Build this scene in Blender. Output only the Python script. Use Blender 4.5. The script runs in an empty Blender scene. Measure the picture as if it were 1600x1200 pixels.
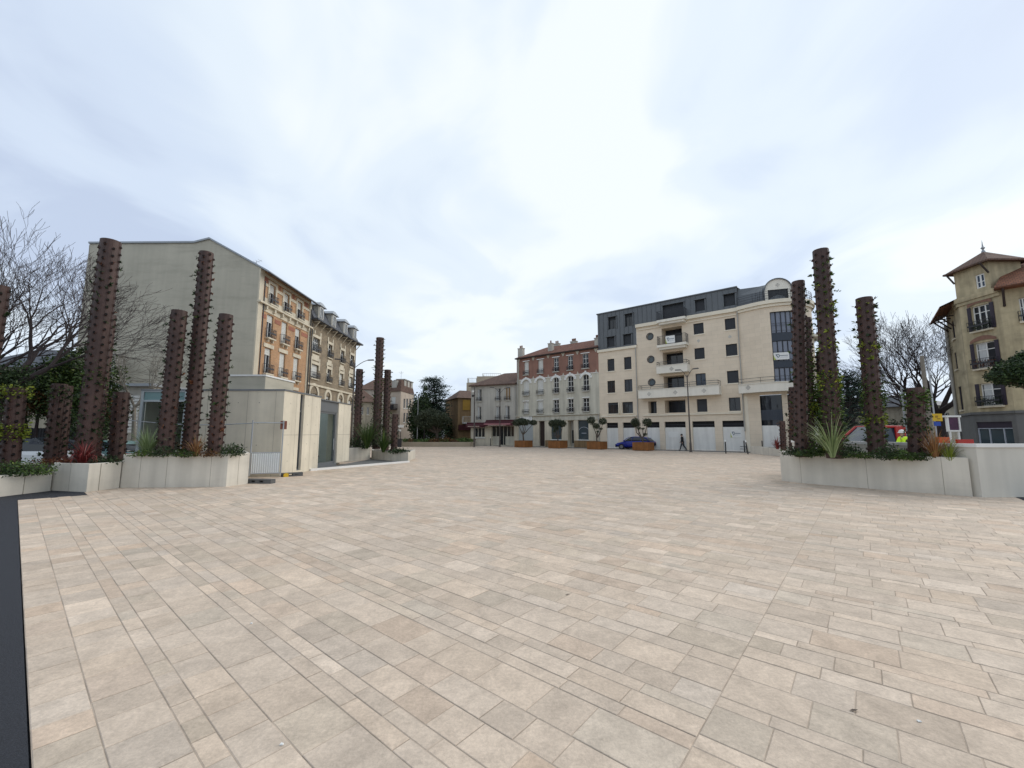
import bpy, math, random
from mathutils import Vector, Matrix, noise
R=math.radians; PI=math.pi
scene=bpy.context.scene
# ---------------- camera, sky, sun, exposure ----------------
F=650.0; HZ=677.0; H=1.8
PIT=math.atan((HZ-600)/F); SP,CP=math.sin(PIT),math.cos(PIT)
cam_d=bpy.data.cameras.new('camera'); cam=bpy.data.objects.new('camera',cam_d)
scene.collection.objects.link(cam); scene.camera=cam
cam_d.sensor_width=36; cam_d.lens=36*F/1600; cam_d.clip_end=3000; cam_d.clip_start=0.05
cam.location=(0,0,H); cam.rotation_euler=(PI/2+PIT,0,0)
SUN_AZ=(0.86,0.30); SUN_EL=R(34)
w=bpy.data.worlds.new('World'); scene.world=w; w.use_nodes=True
nt=w.node_tree; N=nt.nodes; L=nt.links
for n in list(N): N.remove(n)
out=N.new('ShaderNodeOutputWorld'); bg=N.new('ShaderNodeBackground'); L.new(bg.outputs[0],out.inputs[0])
bg.inputs['Strength'].default_value=0.1
sky=N.new('ShaderNodeTexSky'); sky.sky_type='NISHITA'; sky.sun_disc=False
sky.sun_elevation=SUN_EL; sky.sun_rotation=math.atan2(SUN_AZ[0],SUN_AZ[1])
tc=N.new('ShaderNodeTexCoord'); sep=N.new('ShaderNodeSeparateXYZ'); L.new(tc.outputs['Generated'],sep.inputs[0])
def wm(op,a,b=None):
    m=N.new('ShaderNodeMath'); m.operation=op
    for i,x in enumerate((a,b)):
        if x is None: continue
        if isinstance(x,(int,float)): m.inputs[i].default_value=x
        else: L.new(x,m.inputs[i])
    return m.outputs[0]
den=wm('ADD',wm('MAXIMUM',sep.outputs[2],0.0),0.22)
cmb=N.new('ShaderNodeCombineXYZ'); L.new(wm('DIVIDE',sep.outputs[0],den),cmb.inputs[0]); L.new(wm('DIVIDE',sep.outputs[1],den),cmb.inputs[1])
mp=N.new('ShaderNodeMapping'); L.new(cmb.outputs[0],mp.inputs[0]); mp.inputs['Rotation'].default_value=(0,0,R(35)); mp.inputs['Scale'].default_value=(1.0,0.8,1); mp.inputs['Location'].default_value=(3.1,1.7,0)
def wnoise(sc,det,ro,dist=0.0):
    n=N.new('ShaderNodeTexNoise'); n.inputs['Scale'].default_value=sc; n.inputs['Detail'].default_value=det; n.inputs['Roughness'].default_value=ro; n.inputs['Distortion'].default_value=dist
    L.new(mp.outputs[0],n.inputs['Vector']); return n.outputs['Fac']
def wramp(f,stops):
    r=N.new('ShaderNodeValToRGB'); L.new(f,r.inputs[0]); e=r.color_ramp.elements
    r.color_ramp.interpolation='EASE'
    e[0].position,e[0].color=stops[0][0],(*stops[0][1],1); e[1].position,e[1].color=stops[-1][0],(*stops[-1][1],1)
    for p,c in stops[1:-1]:
        k=e.new(p); k.color=(*c,1)
    return r.outputs[0]
n1=wnoise(0.75,4,0.5,0.5); n2=wnoise(2.0,5,0.5,0.8)
mixn=wm('ADD',wm('MULTIPLY',n1,0.68),wm('MULTIPLY',n2,0.32))
# brighter veil of cloud low over the far houses
dp_=N.new('ShaderNodeVectorMath'); dp_.operation='DOT_PRODUCT'; L.new(tc.outputs['Generated'],dp_.inputs[0]); dp_.inputs[1].default_value=(0.10,0.88,0.46)
glow=wm('MULTIPLY',wm('POWER',wm('MAXIMUM',dp_.outputs['Value'],0.0),7.0),0.080)
mixn=wm('ADD',mixn,glow)
cl=wramp(mixn,[(0.38,(5.6,6.5,8.2)),(0.46,(6.8,7.8,9.3)),(0.55,(8.1,9.0,9.9)),(0.62,(9.3,9.9,10.2))])
mx=N.new('ShaderNodeMixRGB'); mx.inputs[0].default_value=0.90
L.new(sky.outputs[0],mx.inputs[1]); L.new(cl,mx.inputs[2]); L.new(mx.outputs[0],bg.inputs[0])
sun_d=bpy.data.lights.new('sun','SUN'); sun_d.energy=1.5; sun_d.angle=R(40); sun_d.color=(1.0,0.94,0.85)
sun=bpy.data.objects.new('sun',sun_d); scene.collection.objects.link(sun)
ce=math.cos(SUN_EL); sv=Vector((SUN_AZ[0],SUN_AZ[1],0)).normalized()*ce+Vector((0,0,math.sin(SUN_EL)))
sun.rotation_euler=sv.to_track_quat('Z','Y').to_euler()
scene.view_settings.view_transform='Standard'; scene.view_settings.look='None'
scene.view_settings.exposure=0.12; scene.view_settings.gamma=1; scene.view_settings.use_curve_mapping=False
scene.cycles.max_bounces=6; scene.cycles.transparent_max_bounces=12

# ---------------- measuring helpers: a picture point to a point of the place ----------------
def ray(px,py):
    u=(px-800)/F; v=(600-py)/F
    return Vector((u,CP-v*SP,SP+v*CP))
def GP(px,py,z=0.0):
    r=ray(px,py); t=(z-H)/r.z
    return Vector((r.x*t,r.y*t,z))
def ZP(py,Y,px=800):
    r=ray(px,py); return H+r.z*Y/r.y
def AT(px,py,Y):
    r=ray(px,py); t=Y/r.y
    return Vector((r.x*t,Y,H+r.z*t))
def XH(px,Y): return (px-800)/F*Y*CP   # x of a vertical line crossing the horizon at px
rng=random.Random(7)

# ---------------- materials ----------------
def new_mat(name):
    m=bpy.data.materials.new(name); m.use_nodes=True
    t=m.node_tree; b=t.nodes['Principled BSDF']; return m,t,b
def mat(name,col,rough=0.85,var=0.12,scale=1.5,bump=0.0,bscale=30,metal=0.0,spec=0.5,streak=0.0,detail=6,hb=0.0):
    m,t,b=new_mat(name); n=t.nodes; l=t.links
    b.inputs['Roughness'].default_value=rough; b.inputs['Metallic'].default_value=metal
    b.inputs['Specular IOR Level'].default_value=spec
    c=n.new('ShaderNodeTexCoord')
    ns=n.new('ShaderNodeTexNoise'); ns.inputs['Scale'].default_value=scale; ns.inputs['Detail'].default_value=detail; ns.inputs['Roughness'].default_value=0.62
    l.new(c.outputs['Object'],ns.inputs['Vector'])
    r=n.new('ShaderNodeMapRange'); r.inputs['From Min'].default_value=0.3; r.inputs['From Max'].default_value=0.7
    r.inputs['To Min'].default_value=1-var; r.inputs['To Max'].default_value=1+var; l.new(ns.outputs['Fac'],r.inputs['Value'])
    fac=r.outputs[0]
    if streak>0:
        mpn=n.new('ShaderNodeMapping'); mpn.inputs['Scale'].default_value=(2.2,2.2,0.16); l.new(c.outputs['Object'],mpn.inputs[0])
        s=n.new('ShaderNodeTexNoise'); s.inputs['Scale'].default_value=1.3; s.inputs['Detail'].default_value=5; l.new(mpn.outputs[0],s.inputs['Vector'])
        r2=n.new('ShaderNodeMapRange'); r2.inputs['From Min'].default_value=0.35; r2.inputs['From Max'].default_value=0.65
        r2.inputs['To Min'].default_value=1-streak; r2.inputs['To Max'].default_value=1+streak*0.4; l.new(s.outputs['Fac'],r2.inputs['Value'])
        mm=n.new('ShaderNodeMath'); mm.operation='MULTIPLY'; l.new(fac,mm.inputs[0]); l.new(r2.outputs[0],mm.inputs[1]); fac=mm.outputs[0]
    if hb>0:
        mpn=n.new('ShaderNodeMapping'); mpn.inputs['Scale'].default_value=(0.16,0.16,0.9); l.new(c.outputs['Object'],mpn.inputs[0])
        s=n.new('ShaderNodeTexNoise'); s.inputs['Scale'].default_value=1.6; s.inputs['Detail'].default_value=7; s.inputs['Roughness'].default_value=0.65; l.new(mpn.outputs[0],s.inputs['Vector'])
        r3=n.new('ShaderNodeMapRange'); r3.inputs['From Min'].default_value=0.5; r3.inputs['From Max'].default_value=0.68
        r3.inputs['To Min'].default_value=1.0; r3.inputs['To Max'].default_value=1-hb; l.new(s.outputs['Fac'],r3.inputs['Value'])
        mm=n.new('ShaderNodeMath'); mm.operation='MULTIPLY'; l.new(fac,mm.inputs[0]); l.new(r3.outputs[0],mm.inputs[1]); fac=mm.outputs[0]
    vm=n.new('ShaderNodeVectorMath'); vm.operation='SCALE'; vm.inputs[0].default_value=col[:3]; l.new(fac,vm.inputs['Scale'])
    l.new(vm.outputs[0],b.inputs['Base Color'])
    if bump>0:
        nb=n.new('ShaderNodeTexNoise'); nb.inputs['Scale'].default_value=bscale; nb.inputs['Detail'].default_value=4; l.new(c.outputs['Object'],nb.inputs['Vector'])
        bp=n.new('ShaderNodeBump'); bp.inputs['Strength'].default_value=bump; bp.inputs['Distance'].default_value=0.02; l.new(nb.outputs['Fac'],bp.inputs['Height']); l.new(bp.outputs[0],b.inputs['Normal'])
    return m
def brick_mat(name,c1,c2,mortar,bw,bh,ms=0.01,rough=0.9,var=0.12,vscale=1.0,offset=0.5,bump=0.3,streak=0.0):
    m,t,b=new_mat(name); n=t.nodes; l=t.links; b.inputs['Roughness'].default_value=rough
    c=n.new('ShaderNodeTexCoord'); br=n.new('ShaderNodeTexBrick'); l.new(c.outputs['UV'],br.inputs['Vector'])
    br.inputs['Scale'].default_value=1; br.inputs['Brick Width'].default_value=bw; br.inputs['Row Height'].default_value=bh
    br.inputs['Mortar Size'].default_value=ms; br.inputs['Mortar Smooth'].default_value=0.1; br.offset=offset
    br.inputs['Color1'].default_value=(*c1,1); br.inputs['Color2'].default_value=(*c2,1); br.inputs['Mortar'].default_value=(*mortar,1)
    ns=n.new('ShaderNodeTexNoise'); ns.inputs['Scale'].default_value=vscale; ns.inputs['Detail'].default_value=6; l.new(c.outputs['Object'],ns.inputs['Vector'])
    r=n.new('ShaderNodeMapRange'); r.inputs['From Min'].default_value=0.3; r.inputs['From Max'].default_value=0.7; r.inputs['To Min'].default_value=1-var; r.inputs['To Max'].default_value=1+var; l.new(ns.outputs['Fac'],r.inputs['Value'])
    vm=n.new('ShaderNodeVectorMath'); vm.operation='SCALE'; l.new(br.outputs['Color'],vm.inputs[0]); l.new(r.outputs[0],vm.inputs['Scale']); l.new(vm.outputs[0],b.inputs['Base Color'])
    bp=n.new('ShaderNodeBump'); bp.inputs['Strength'].default_value=bump; bp.inputs['Distance'].default_value=0.01; bp.invert=True
    l.new(br.outputs['Fac'],bp.inputs['Height']); l.new(bp.outputs[0],b.inputs['Normal'])
    return m
def glass_mat(name,tint,rough=0.04,alpha=0.0):
    m,t,b=new_mat(name); n=t.nodes; l=t.links
    b.inputs['Base Color'].default_value=(*tint,1); b.inputs['Roughness'].default_value=rough; b.inputs['IOR'].default_value=1.5
    c=n.new('ShaderNodeTexCoord'); nb=n.new('ShaderNodeTexNoise'); nb.inputs['Scale'].default_value=0.8; l.new(c.outputs['Object'],nb.inputs['Vector'])
    bp=n.new('ShaderNodeBump'); bp.inputs['Strength'].default_value=0.15; bp.inputs['Distance'].default_value=0.05; l.new(nb.outputs['Fac'],bp.inputs['Height']); l.new(bp.outputs[0],b.inputs['Normal'])
    if alpha>0:
        o=n['Material Output']; tr=n.new('ShaderNodeBsdfTransparent'); tr.inputs[0].default_value=(0.86,0.92,0.90,1)
        mxs=n.new('ShaderNodeMixShader'); mxs.inputs[0].default_value=1-alpha; l.new(tr.outputs[0],mxs.inputs[1]); l.new(b.outputs[0],mxs.inputs[2]); l.new(mxs.outputs[0],o.inputs[0])
    return m
def leaf_mat(name,c1,c2,c3=None,rough=0.6):
    m,t,b=new_mat(name); n=t.nodes; l=t.links; b.inputs['Roughness'].default_value=rough; b.inputs['Specular IOR Level'].default_value=0.3
    g=n.new('ShaderNodeNewGeometry'); r=n.new('ShaderNodeValToRGB'); l.new(g.outputs['Random Per Island'],r.inputs[0])
    r.color_ramp.elements[0].color=(*c1,1); r.color_ramp.elements[1].color=(*c2,1)
    if c3: k=r.color_ramp.elements.new(0.85); k.color=(*c2,1); r.color_ramp.elements[-1].color=(*c3,1)
    l.new(r.outputs[0],b.inputs['Base Color'])
    return m

# ---------------- mesh helpers ----------------
col=scene.collection
def org(o):
    v=Vector((0,0,0))
    while o is not None: v+=o.location; o=o.parent
    return v
SPLIT={'red_brick_band','window_pillar','cab_frame','downpipe','eave_bracket','panel_joint','roof_bracket','moulding','window_arch','window_hood','papers','plate','shop_frame','lower_panel','attic_window_hood','balcony_joist'}
class MB:
    def __init__(s): s.v=[]; s.f=[]; s.c=None
    def face(s,pts):
        b=len(s.v); s.v.extend([Vector(p) for p in pts]); s.f.append(tuple(range(b,b+len(pts)))); return s
    def hexa(s,p):   # 8 points: bottom 0-3 ccw, top 4-7
        b=len(s.v); s.v.extend([Vector(q) for q in p])
        for f in ((3,2,1,0),(4,5,6,7),(0,1,5,4),(1,2,6,5),(2,3,7,6),(3,0,4,7)): s.f.append(tuple(b+i for i in f))
        return s
    def box(s,x0,x1,y0,y1,z0,z1,rz=0,c=(0,0)):
        pts=[]
        for z in (z0,z1):
            for x,y in ((x0,y0),(x1,y0),(x1,y1),(x0,y1)):
                if rz: x,y=x*math.cos(rz)-y*math.sin(rz),x*math.sin(rz)+y*math.cos(rz)
                pts.append((x+c[0],y+c[1],z))
        return s.hexa(pts)
    def prism(s,poly,z0,z1,cap=True):
        n=len(poly); a=sum(poly[i][0]*poly[(i+1)%n][1]-poly[(i+1)%n][0]*poly[i][1] for i in range(n))
        if a<0: poly=poly[::-1]
        b=len(s.v); s.v.extend([Vector((p[0],p[1],z0)) for p in poly]+[Vector((p[0],p[1],z1)) for p in poly])
        for i in range(n): j=(i+1)%n; s.f.append((b+i,b+j,b+n+j,b+n+i))
        if cap: s.f.append(tuple(b+n+i for i in range(n))); s.f.append(tuple(b+i for i in range(n-1,-1,-1)))
        return s
    def tube(s,path,rad,seg=6,cap=True):
        path=[Vector(p) for p in path]; n=len(path)
        if not isinstance(rad,(list,tuple)): rad=[rad]*n
        b=len(s.v); up=None
        for i,p in enumerate(path):
            d=(path[min(i+1,n-1)]-path[max(i-1,0)])
            d=d.normalized() if d.length>1e-9 else Vector((0,0,1))
            if up is None: up=d.orthogonal().normalized()
            x=(up-d*up.dot(d)); x=x.normalized() if x.length>1e-6 else d.orthogonal().normalized(); up=x; y=d.cross(x)
            for k in range(seg):
                a=2*PI*k/seg; s.v.append(p+(x*math.cos(a)+y*math.sin(a))*rad[i])
        for i in range(n-1):
            for k in range(seg):
                k2=(k+1)%seg; s.f.append((b+i*seg+k,b+i*seg+k2,b+(i+1)*seg+k2,b+(i+1)*seg+k))
        if cap: s.f.append(tuple(b+k for k in range(seg-1,-1,-1))); s.f.append(tuple(b+(n-1)*seg+k for k in range(seg)))
        return s
    def lathe(s,prof,c=(0,0,0),seg=16):
        b=len(s.v); n=len(prof)
        for r,z in prof:
            for k in range(seg):
                a=2*PI*k/seg; s.v.append(Vector((c[0]+r*math.cos(a),c[1]+r*math.sin(a),c[2]+z)))
        for i in range(n-1):
            for k in range(seg):
                k2=(k+1)%seg; s.f.append((b+i*seg+k,b+i*seg+k2,b+(i+1)*seg+k2,b+(i+1)*seg+k))
        return s
    def leaf(s,p,size,rg,asp=0.5,up=0.0,d=None):
        if d is None: d=Vector((rg.gauss(0,1),rg.gauss(0,1),rg.gauss(0,1)+up))
        d=d.normalized() if d.length>1e-6 else Vector((0,0,1))
        o=Vector((rg.gauss(0,1),rg.gauss(0,1),rg.gauss(0,1))).cross(d)
        o=o.normalized()*size*asp*0.5 if o.length>1e-6 else d.orthogonal()*size*asp*0.5
        b=len(s.v); p=Vector(p); s.v.extend([p,p+d*size*0.45+o,p+d*size,p+d*size*0.5-o]); s.f.append((b,b+1,b+2,b+3))
    def comps(s):
        par={}
        def fd(a):
            while par[a]!=a: par[a]=par[par[a]]; a=par[a]
            return a
        key=[(round(v.x,4),round(v.y,4),round(v.z,4)) for v in s.v]
        for k in key: par.setdefault(k,k)
        for f in s.f:
            a=fd(key[f[0]])
            for i in f[1:]: par[fd(key[i])]=a
        g={}
        for f in s.f: g.setdefault(fd(key[f[0]]),[]).append(f)
        out=[]
        for fs in g.values():
            m=MB(); mp={}
            for f in fs:
                for i in f:
                    if i not in mp: mp[i]=len(m.v); m.v.append(s.v[i])
                m.f.append(tuple(mp[i] for i in f))
            out.append(m)
        return out
    def build(s,name,m,parent=None,smooth=False,loc=None):
        if name in SPLIT:
            cs=s.comps()
            if 1<len(cs)<=100:
                for c in cs: o=c.build1(name,m,parent,smooth,loc)
                return o
        return s.build1(name,m,parent,smooth,loc)
    def build1(s,name,m,parent=None,smooth=False,loc=None):
        o0=org(parent) if parent is not None else (Vector(loc) if loc else Vector((0,0,0)))
        me=bpy.data.meshes.new(name); me.from_pydata([tuple(v-o0) for v in s.v],[],s.f)
        me.materials.append(m); me.validate(); me.update()
        uv=me.uv_layers.new(name='UVMap'); vs=me.vertices
        for p in me.polygons:
            n=p.normal
            if abs(n.z)>0.97: t=Vector((1,0,0)); bb=Vector((0,1,0))
            else: t=Vector((-n.y,n.x,0)).normalized(); bb=n.cross(t)
            for li in p.loop_indices:
                q=vs[me.loops[li].vertex_index].co+o0; uv.data[li].uv=(q.dot(t),q.dot(bb))
            p.use_smooth=smooth
        o=bpy.data.objects.new(name,me); col.objects.link(o)
        if parent is not None: o.parent=parent
        elif loc: o.location=loc
        return o
def tag(o,label,cat,group=None,kind=None):
    if label: o['label']=label
    if cat: o['category']=cat
    if group: o['group']=group
    if kind: o['kind']=kind
    return o
def thing(name,label,cat,loc=(0,0,0),group=None):
    o=bpy.data.objects.new(name,None); col.objects.link(o); o.location=loc; o.empty_display_size=0.3
    return tag(o,label,cat,group)
def struct(name,mb,m): o=mb.build(name,m); o['kind']='structure'; return o
def copy_thing(root,loc,label,rz=None):
    def cp(o,par):
        c=o.copy(); col.objects.link(c); c.parent=par
        for ch in o.children: cp(ch,c)
        return c
    r=cp(root,None); r.location=loc; r['label']=label
    if rz is not None: r.rotation_euler=(0,0,rz)
    return r
class Fac:   # a vertical facade from plan point a (left as seen) to b (right); u along, d outward, z up
    def __init__(s,a,b):
        s.a=Vector((a[0],a[1])); s.b=Vector((b[0],b[1])); s.L=(s.b-s.a).length; s.t=(s.b-s.a)/s.L; s.n=Vector((s.t.y,-s.t.x))
    def pt(s,u,d,z): q=s.a+s.t*u+s.n*d; return Vector((q.x,q.y,z))
    def hit(s,px,py,d=0.0):
        r=ray(px,py); o=s.a+s.n*d; k=o.dot(s.n)/(r.x*s.n.x+r.y*s.n.y)
        q=Vector((r.x*k,r.y*k)); return (q-o).dot(s.t),H+r.z*k
    def rect(s,x0,x1,y0,y1,d=0.0):
        xm=(x0+x1)/2; ym=(y0+y1)/2
        return [s.hit(x0,ym,d)[0],s.hit(x1,ym,d)[0],s.hit(xm,y1,d)[1],s.hit(xm,y0,d)[1]]
    def box(s,mb,u0,u1,d0,d1,z0,z1):
        mb.hexa([s.pt(u0,d1,z0),s.pt(u1,d1,z0),s.pt(u1,d0,z0),s.pt(u0,d0,z0),s.pt(u0,d1,z1),s.pt(u1,d1,z1),s.pt(u1,d0,z1),s.pt(u0,d0,z1)]); return mb
    def wall(s,mb,u0,u1,z0,z1,holes,dep=0.25,rounds=()):
        hs=[h for h in holes]+[(c[0]-c[2]*1.25,c[0]+c[2]*1.25,c[1]-c[2]*1.25,c[1]+c[2]*1.25,None) for c in rounds]
        us=sorted({u0,u1}|{x for h in hs for x in h[:2] if u0<x<u1}); zs=sorted({z0,z1}|{x for h in hs for x in h[2:4] if z0<x<z1})
        for i in range(len(us)-1):
            for j in range(len(zs)-1):
                um=(us[i]+us[i+1])/2; zm=(zs[j]+zs[j+1])/2
                if any(h[0]<um<h[1] and h[2]<zm<h[3] for h in hs): continue
                mb.face([s.pt(us[i],0,zs[j]),s.pt(us[i+1],0,zs[j]),s.pt(us[i+1],0,zs[j+1]),s.pt(us[i],0,zs[j+1])])
        for h in holes:
            D=-(h[4] if len(h)>4 and h[4] else dep); a,b,c,d=max(h[0],u0),min(h[1],u1),max(h[2],z0),min(h[3],z1)
            if c>=d or a>=b: continue
            mb.face([s.pt(a,0,c),s.pt(a,D,c),s.pt(b,D,c),s.pt(b,0,c)]); mb.face([s.pt(a,0,d),s.pt(b,0,d),s.pt(b,D,d),s.pt(a,D,d)])
            mb.face([s.pt(a,0,c),s.pt(a,0,d),s.pt(a,D,d),s.pt(a,D,c)]); mb.face([s.pt(b,0,c),s.pt(b,D,c),s.pt(b,D,d),s.pt(b,0,d)])
        for (uc,zc,r) in rounds:
            n=24; q=r*1.25
            for k in range(n):
                a0,a1=2*PI*k/n,2*PI*(k+1)/n
                def sqp(a):
                    c,sn=math.cos(a),math.sin(a); m=q/max(abs(c),abs(sn)); return uc+c*m,zc+sn*m
                p0,p1=(uc+r*math.cos(a0),zc+r*math.sin(a0)),(uc+r*math.cos(a1),zc+r*math.sin(a1)); q0,q1=sqp(a0),sqp(a1)
                mb.face([s.pt(p0[0],0,p0[1]),s.pt(q0[0],0,q0[1]),s.pt(q1[0],0,q1[1]),s.pt(p1[0],0,p1[1])])
                mb.face([s.pt(p0[0],0,p0[1]),s.pt(p1[0],0,p1[1]),s.pt(p1[0],-dep,p1[1]),s.pt(p0[0],-dep,p0[1])])
        return mb
def rail(F_,mb,u0,u1,d0,d1,z0,z1,step=0.12,r=0.012,returns=True,mids=()):
    def bar(a,b,rr=r): mb.tube([a,b],rr,4)
    segs=[(F_.pt(u0,d1,0),F_.pt(u1,d1,0))]
    if returns and d1-d0>0.1: segs+= [(F_.pt(u0,d0,0),F_.pt(u0,d1,0)),(F_.pt(u1,d0,0),F_.pt(u1,d1,0))]
    for a,b in segs:
        ln=(b-a).length; n=max(1,int(ln/step)); Z=Vector((0,0,1))
        bar(a+Z*z1,b+Z*z1,r*1.8); bar(a+Z*(z0+0.05),b+Z*(z0+0.05),r*1.3)
        for m in mids: bar(a+Z*(z0+(z1-z0)*m),b+Z*(z0+(z1-z0)*m),r*1.3)
        for k in range(n+1): p=a+(b-a)*(k/n); bar(p+Z*z0,p+Z*z1)
    return mb
def window(F_,par,h,frame,glass,dep=0.22,mull=1,trans=(),fw=0.06,blind=None,curtain=None,rl=None,sill=None,sd=0.10,label=None,shut=None,name='window'):
    u0,u1,z0,z1=h[:4]; D=-dep
    f=MB(); F_.box(f,u0,u0+fw,D,D+0.06,z0,z1); F_.box(f,u1-fw,u1,D,D+0.06,z0,z1)
    F_.box(f,u0+fw,u1-fw,D,D+0.058,z1-fw,z1); F_.box(f,u0+fw,u1-fw,D,D+0.058,z0,z0+fw)
    for i in range(mull): c=u0+(u1-u0)*(i+1)/(mull+1); F_.box(f,c-fw*0.6,c+fw*0.6,D,D+0.056,z0+fw,z1-fw)
    for tt in trans: c=z0+(z1-z0)*tt; F_.box(f,u0+fw,u1-fw,D,D+0.05,c-0.025,c+0.025)
    o=f.build(name,frame,par)
    if label: o['label']=label
    g=MB(); g.face([F_.pt(u0,D+0.02,z0),F_.pt(u1,D+0.02,z0),F_.pt(u1,D+0.02,z1),F_.pt(u0,D+0.02,z1)]); g.build('pane',glass,o)
    if curtain:
        q=MB(); cm,spans=curtain
        for a,b in spans:
            n=6; ua,ub=u0+(u1-u0)*a,u0+(u1-u0)*b
            for k in range(n):
                x0,x1=ua+(ub-ua)*k/n,ua+(ub-ua)*(k+1)/n; dd=(0.03,0.036) if k%2 else (0.036,0.03)
                q.face([F_.pt(x0,D+dd[0],z0+fw),F_.pt(x1,D+dd[1],z0+fw),F_.pt(x1,D+dd[1],z1-fw),F_.pt(x0,D+dd[0],z1-fw)])
        q.build('curtain',cm,o)
    if blind:
        bm_,fr=blind; q=MB(); zb=z1-(z1-z0)*fr; n=max(2,int((z1-zb)/0.06)); 
        for k in range(n):
            a,b=zb+(z1-zb)*k/n,zb+(z1-zb)*(k+1)/n
            q.face([F_.pt(u0+0.02,D+0.085,a),F_.pt(u1-0.02,D+0.085,a),F_.pt(u1-0.02,D+0.075,b),F_.pt(u0+0.02,D+0.075,b)])
        F_.box(q,u0+0.02,u1-0.02,D+0.07,D+0.095,zb-0.03,zb)
        q.build('roller_shutter',bm_,o)
    if shut:
        sm,ww=shut; 
        for a,b in ((u0-ww,u0-0.01),(u1+0.01,u1+ww)):
            q=MB(); F_.box(q,a,b,0.02,0.06,z0,z1)
            for k in range(int((z1-z0)/0.12)): zz=z0+0.06+k*0.12; F_.box(q,a+0.04,b-0.04,0.06,0.072,zz,zz+0.05)
            q.build('shutter',sm,o)
    if rl:
        rm,hh,dd=rl; q=MB(); rail(F_,q,u0-0.12,u1+0.12,0.0,dd,z0+0.03,z0+hh,0.1,0.011); F_.box(q,u0-0.1,u1+0.1,dd-0.02,dd+0.01,z0+hh*0.45,z0+hh*0.62); q.build('window_railing',rm,o)
    if sill:
        q=MB(); F_.box(q,u0-0.1,u1+0.1,-0.02,sd,z0-0.12,z0-0.003); q.build('sill',sill,o)
    return o
def ngrid(F_,row):  # rows of windows share sill and head heights
    rs=[F_.rect(*r) for r in row]; z0=sum(r[2] for r in rs)/len(rs); z1=sum(r[3] for r in rs)/len(rs)
    return [(r[0],r[1],z0,z1) for r in rs]
# ---------------- materials ----------------
M={}
M['cream']=mat('cream_render',(0.60,0.54,0.42),0.9,0.1,0.8,0.1,40,streak=0.12)
M['gable']=mat('grey_render',(0.465,0.43,0.345),0.95,0.12,0.22,0.12,20,streak=0.05,hb=0.16)
M['brick']=brick_mat('ochre_brick',(0.48,0.235,0.09),(0.36,0.165,0.065),(0.45,0.38,0.28),0.22,0.07,0.010,var=0.12)
M['redbrick']=brick_mat('red_brick',(0.34,0.10,0.05),(0.28,0.08,0.04),(0.35,0.25,0.2),0.22,0.07,0.008)
M['meul']=brick_mat('rubble_stone',(0.30,0.235,0.155),(0.22,0.175,0.12),(0.20,0.165,0.12),0.34,0.16,0.02,var=0.2)
M['slate']=brick_mat('slate',(0.075,0.082,0.095),(0.055,0.06,0.075),(0.03,0.03,0.04),0.3,0.16,0.01,rough=0.6)
M['zinc']=mat('zinc',(0.30,0.32,0.34),0.45,0.08,1.0,metal=0.3)
M['white']=mat('white_paint',(0.72,0.72,0.69),0.6,0.05,2)
M['wframe']=mat('white_frame',(0.70,0.70,0.67),0.5,0.03,2)
M['blind']=mat('pale_shutter',(0.60,0.60,0.56),0.6,0.06,3)
M['curtain']=mat('net_curtain',(0.50,0.51,0.50),0.9,0.12,5)
M['iron']=mat('dark_ironwork',(0.025,0.025,0.03),0.5,0.1,5)
M['dark']=mat('dark_void',(0.012,0.012,0.014),0.9,0.2,3)
M['glass']=glass_mat('window_glass',(0.018,0.022,0.028),0.05)
M['bglass']=glass_mat('blue_glass',(0.02,0.035,0.06),0.03)
M['sglass']=glass_mat('shop_glass',(0.05,0.07,0.08),0.05)
M['kglass']=glass_mat('clear_glass',(0.03,0.05,0.05),0.02,alpha=0.82)
M['stone']=brick_mat('cream_stone_panels',(0.71,0.605,0.47),(0.67,0.57,0.44),(0.58,0.50,0.39),1.1,0.42,0.010,var=0.06,vscale=0.7,bump=0.15)
M['stone2']=mat('moulded_cream_stone',(0.74,0.67,0.54),0.85,0.06,0.8)
M['parapet']=mat('pale_parapet',(0.74,0.70,0.61),0.8,0.05,0.8,streak=0.06)
M['zpanel']=mat('zinc_cladding',(0.11,0.118,0.125),0.42,0.07,0.9,metal=0.35)
M['anth']=mat('anthracite_frame',(0.015,0.017,0.024),0.45,0.05,3)
M['anthsh']=mat('anthracite_shutter',(0.014,0.016,0.020),0.5,0.06,3)
M['lilac']=glass_mat('painted_reflection_glass',(0.17,0.19,0.24),0.03)  # pale base colour stands in for sky reflected in the corner panes
M['navy']=mat('navy_spandrel',(0.015,0.024,0.04),0.35,0.05,3)
M['hoard']=mat('white_hoarding',(0.70,0.69,0.65),0.7,0.06,0.9,streak=0.1)
M['terra']=mat('terracotta_render',(0.26,0.14,0.105),0.92,0.13,0.9,0.1,30,streak=0.12)
M['greyrender']=mat('pale_grey_render',(0.52,0.495,0.41),0.92,0.1,0.7,0.1,30,streak=0.16)
M['greyrender2']=mat('cool_grey_render',(0.44,0.42,0.37),0.92,0.09,0.6,0.1,30,streak=0.16)
M['tile']=brick_mat('clay_tile',(0.20,0.08,0.045),(0.13,0.05,0.03),(0.08,0.03,0.02),0.22,0.30,0.02,var=0.25,bump=0.8)
M['btile']=brick_mat('brown_tile',(0.15,0.085,0.06),(0.11,0.065,0.045),(0.05,0.03,0.025),0.25,0.28,0.02,var=0.2,bump=0.8)
M['pipe']=mat('grey_pipe',(0.35,0.34,0.31),0.6,0.1,2)
M['conc']=mat('board_marked_concrete',(0.66,0.60,0.48),0.85,0.12,0.7,0.12,25,streak=0.08)
M['conc2']=mat('pale_concrete',(0.61,0.57,0.49),0.85,0.09,0.8,0.12,25,streak=0.12,hb=0.08)
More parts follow.
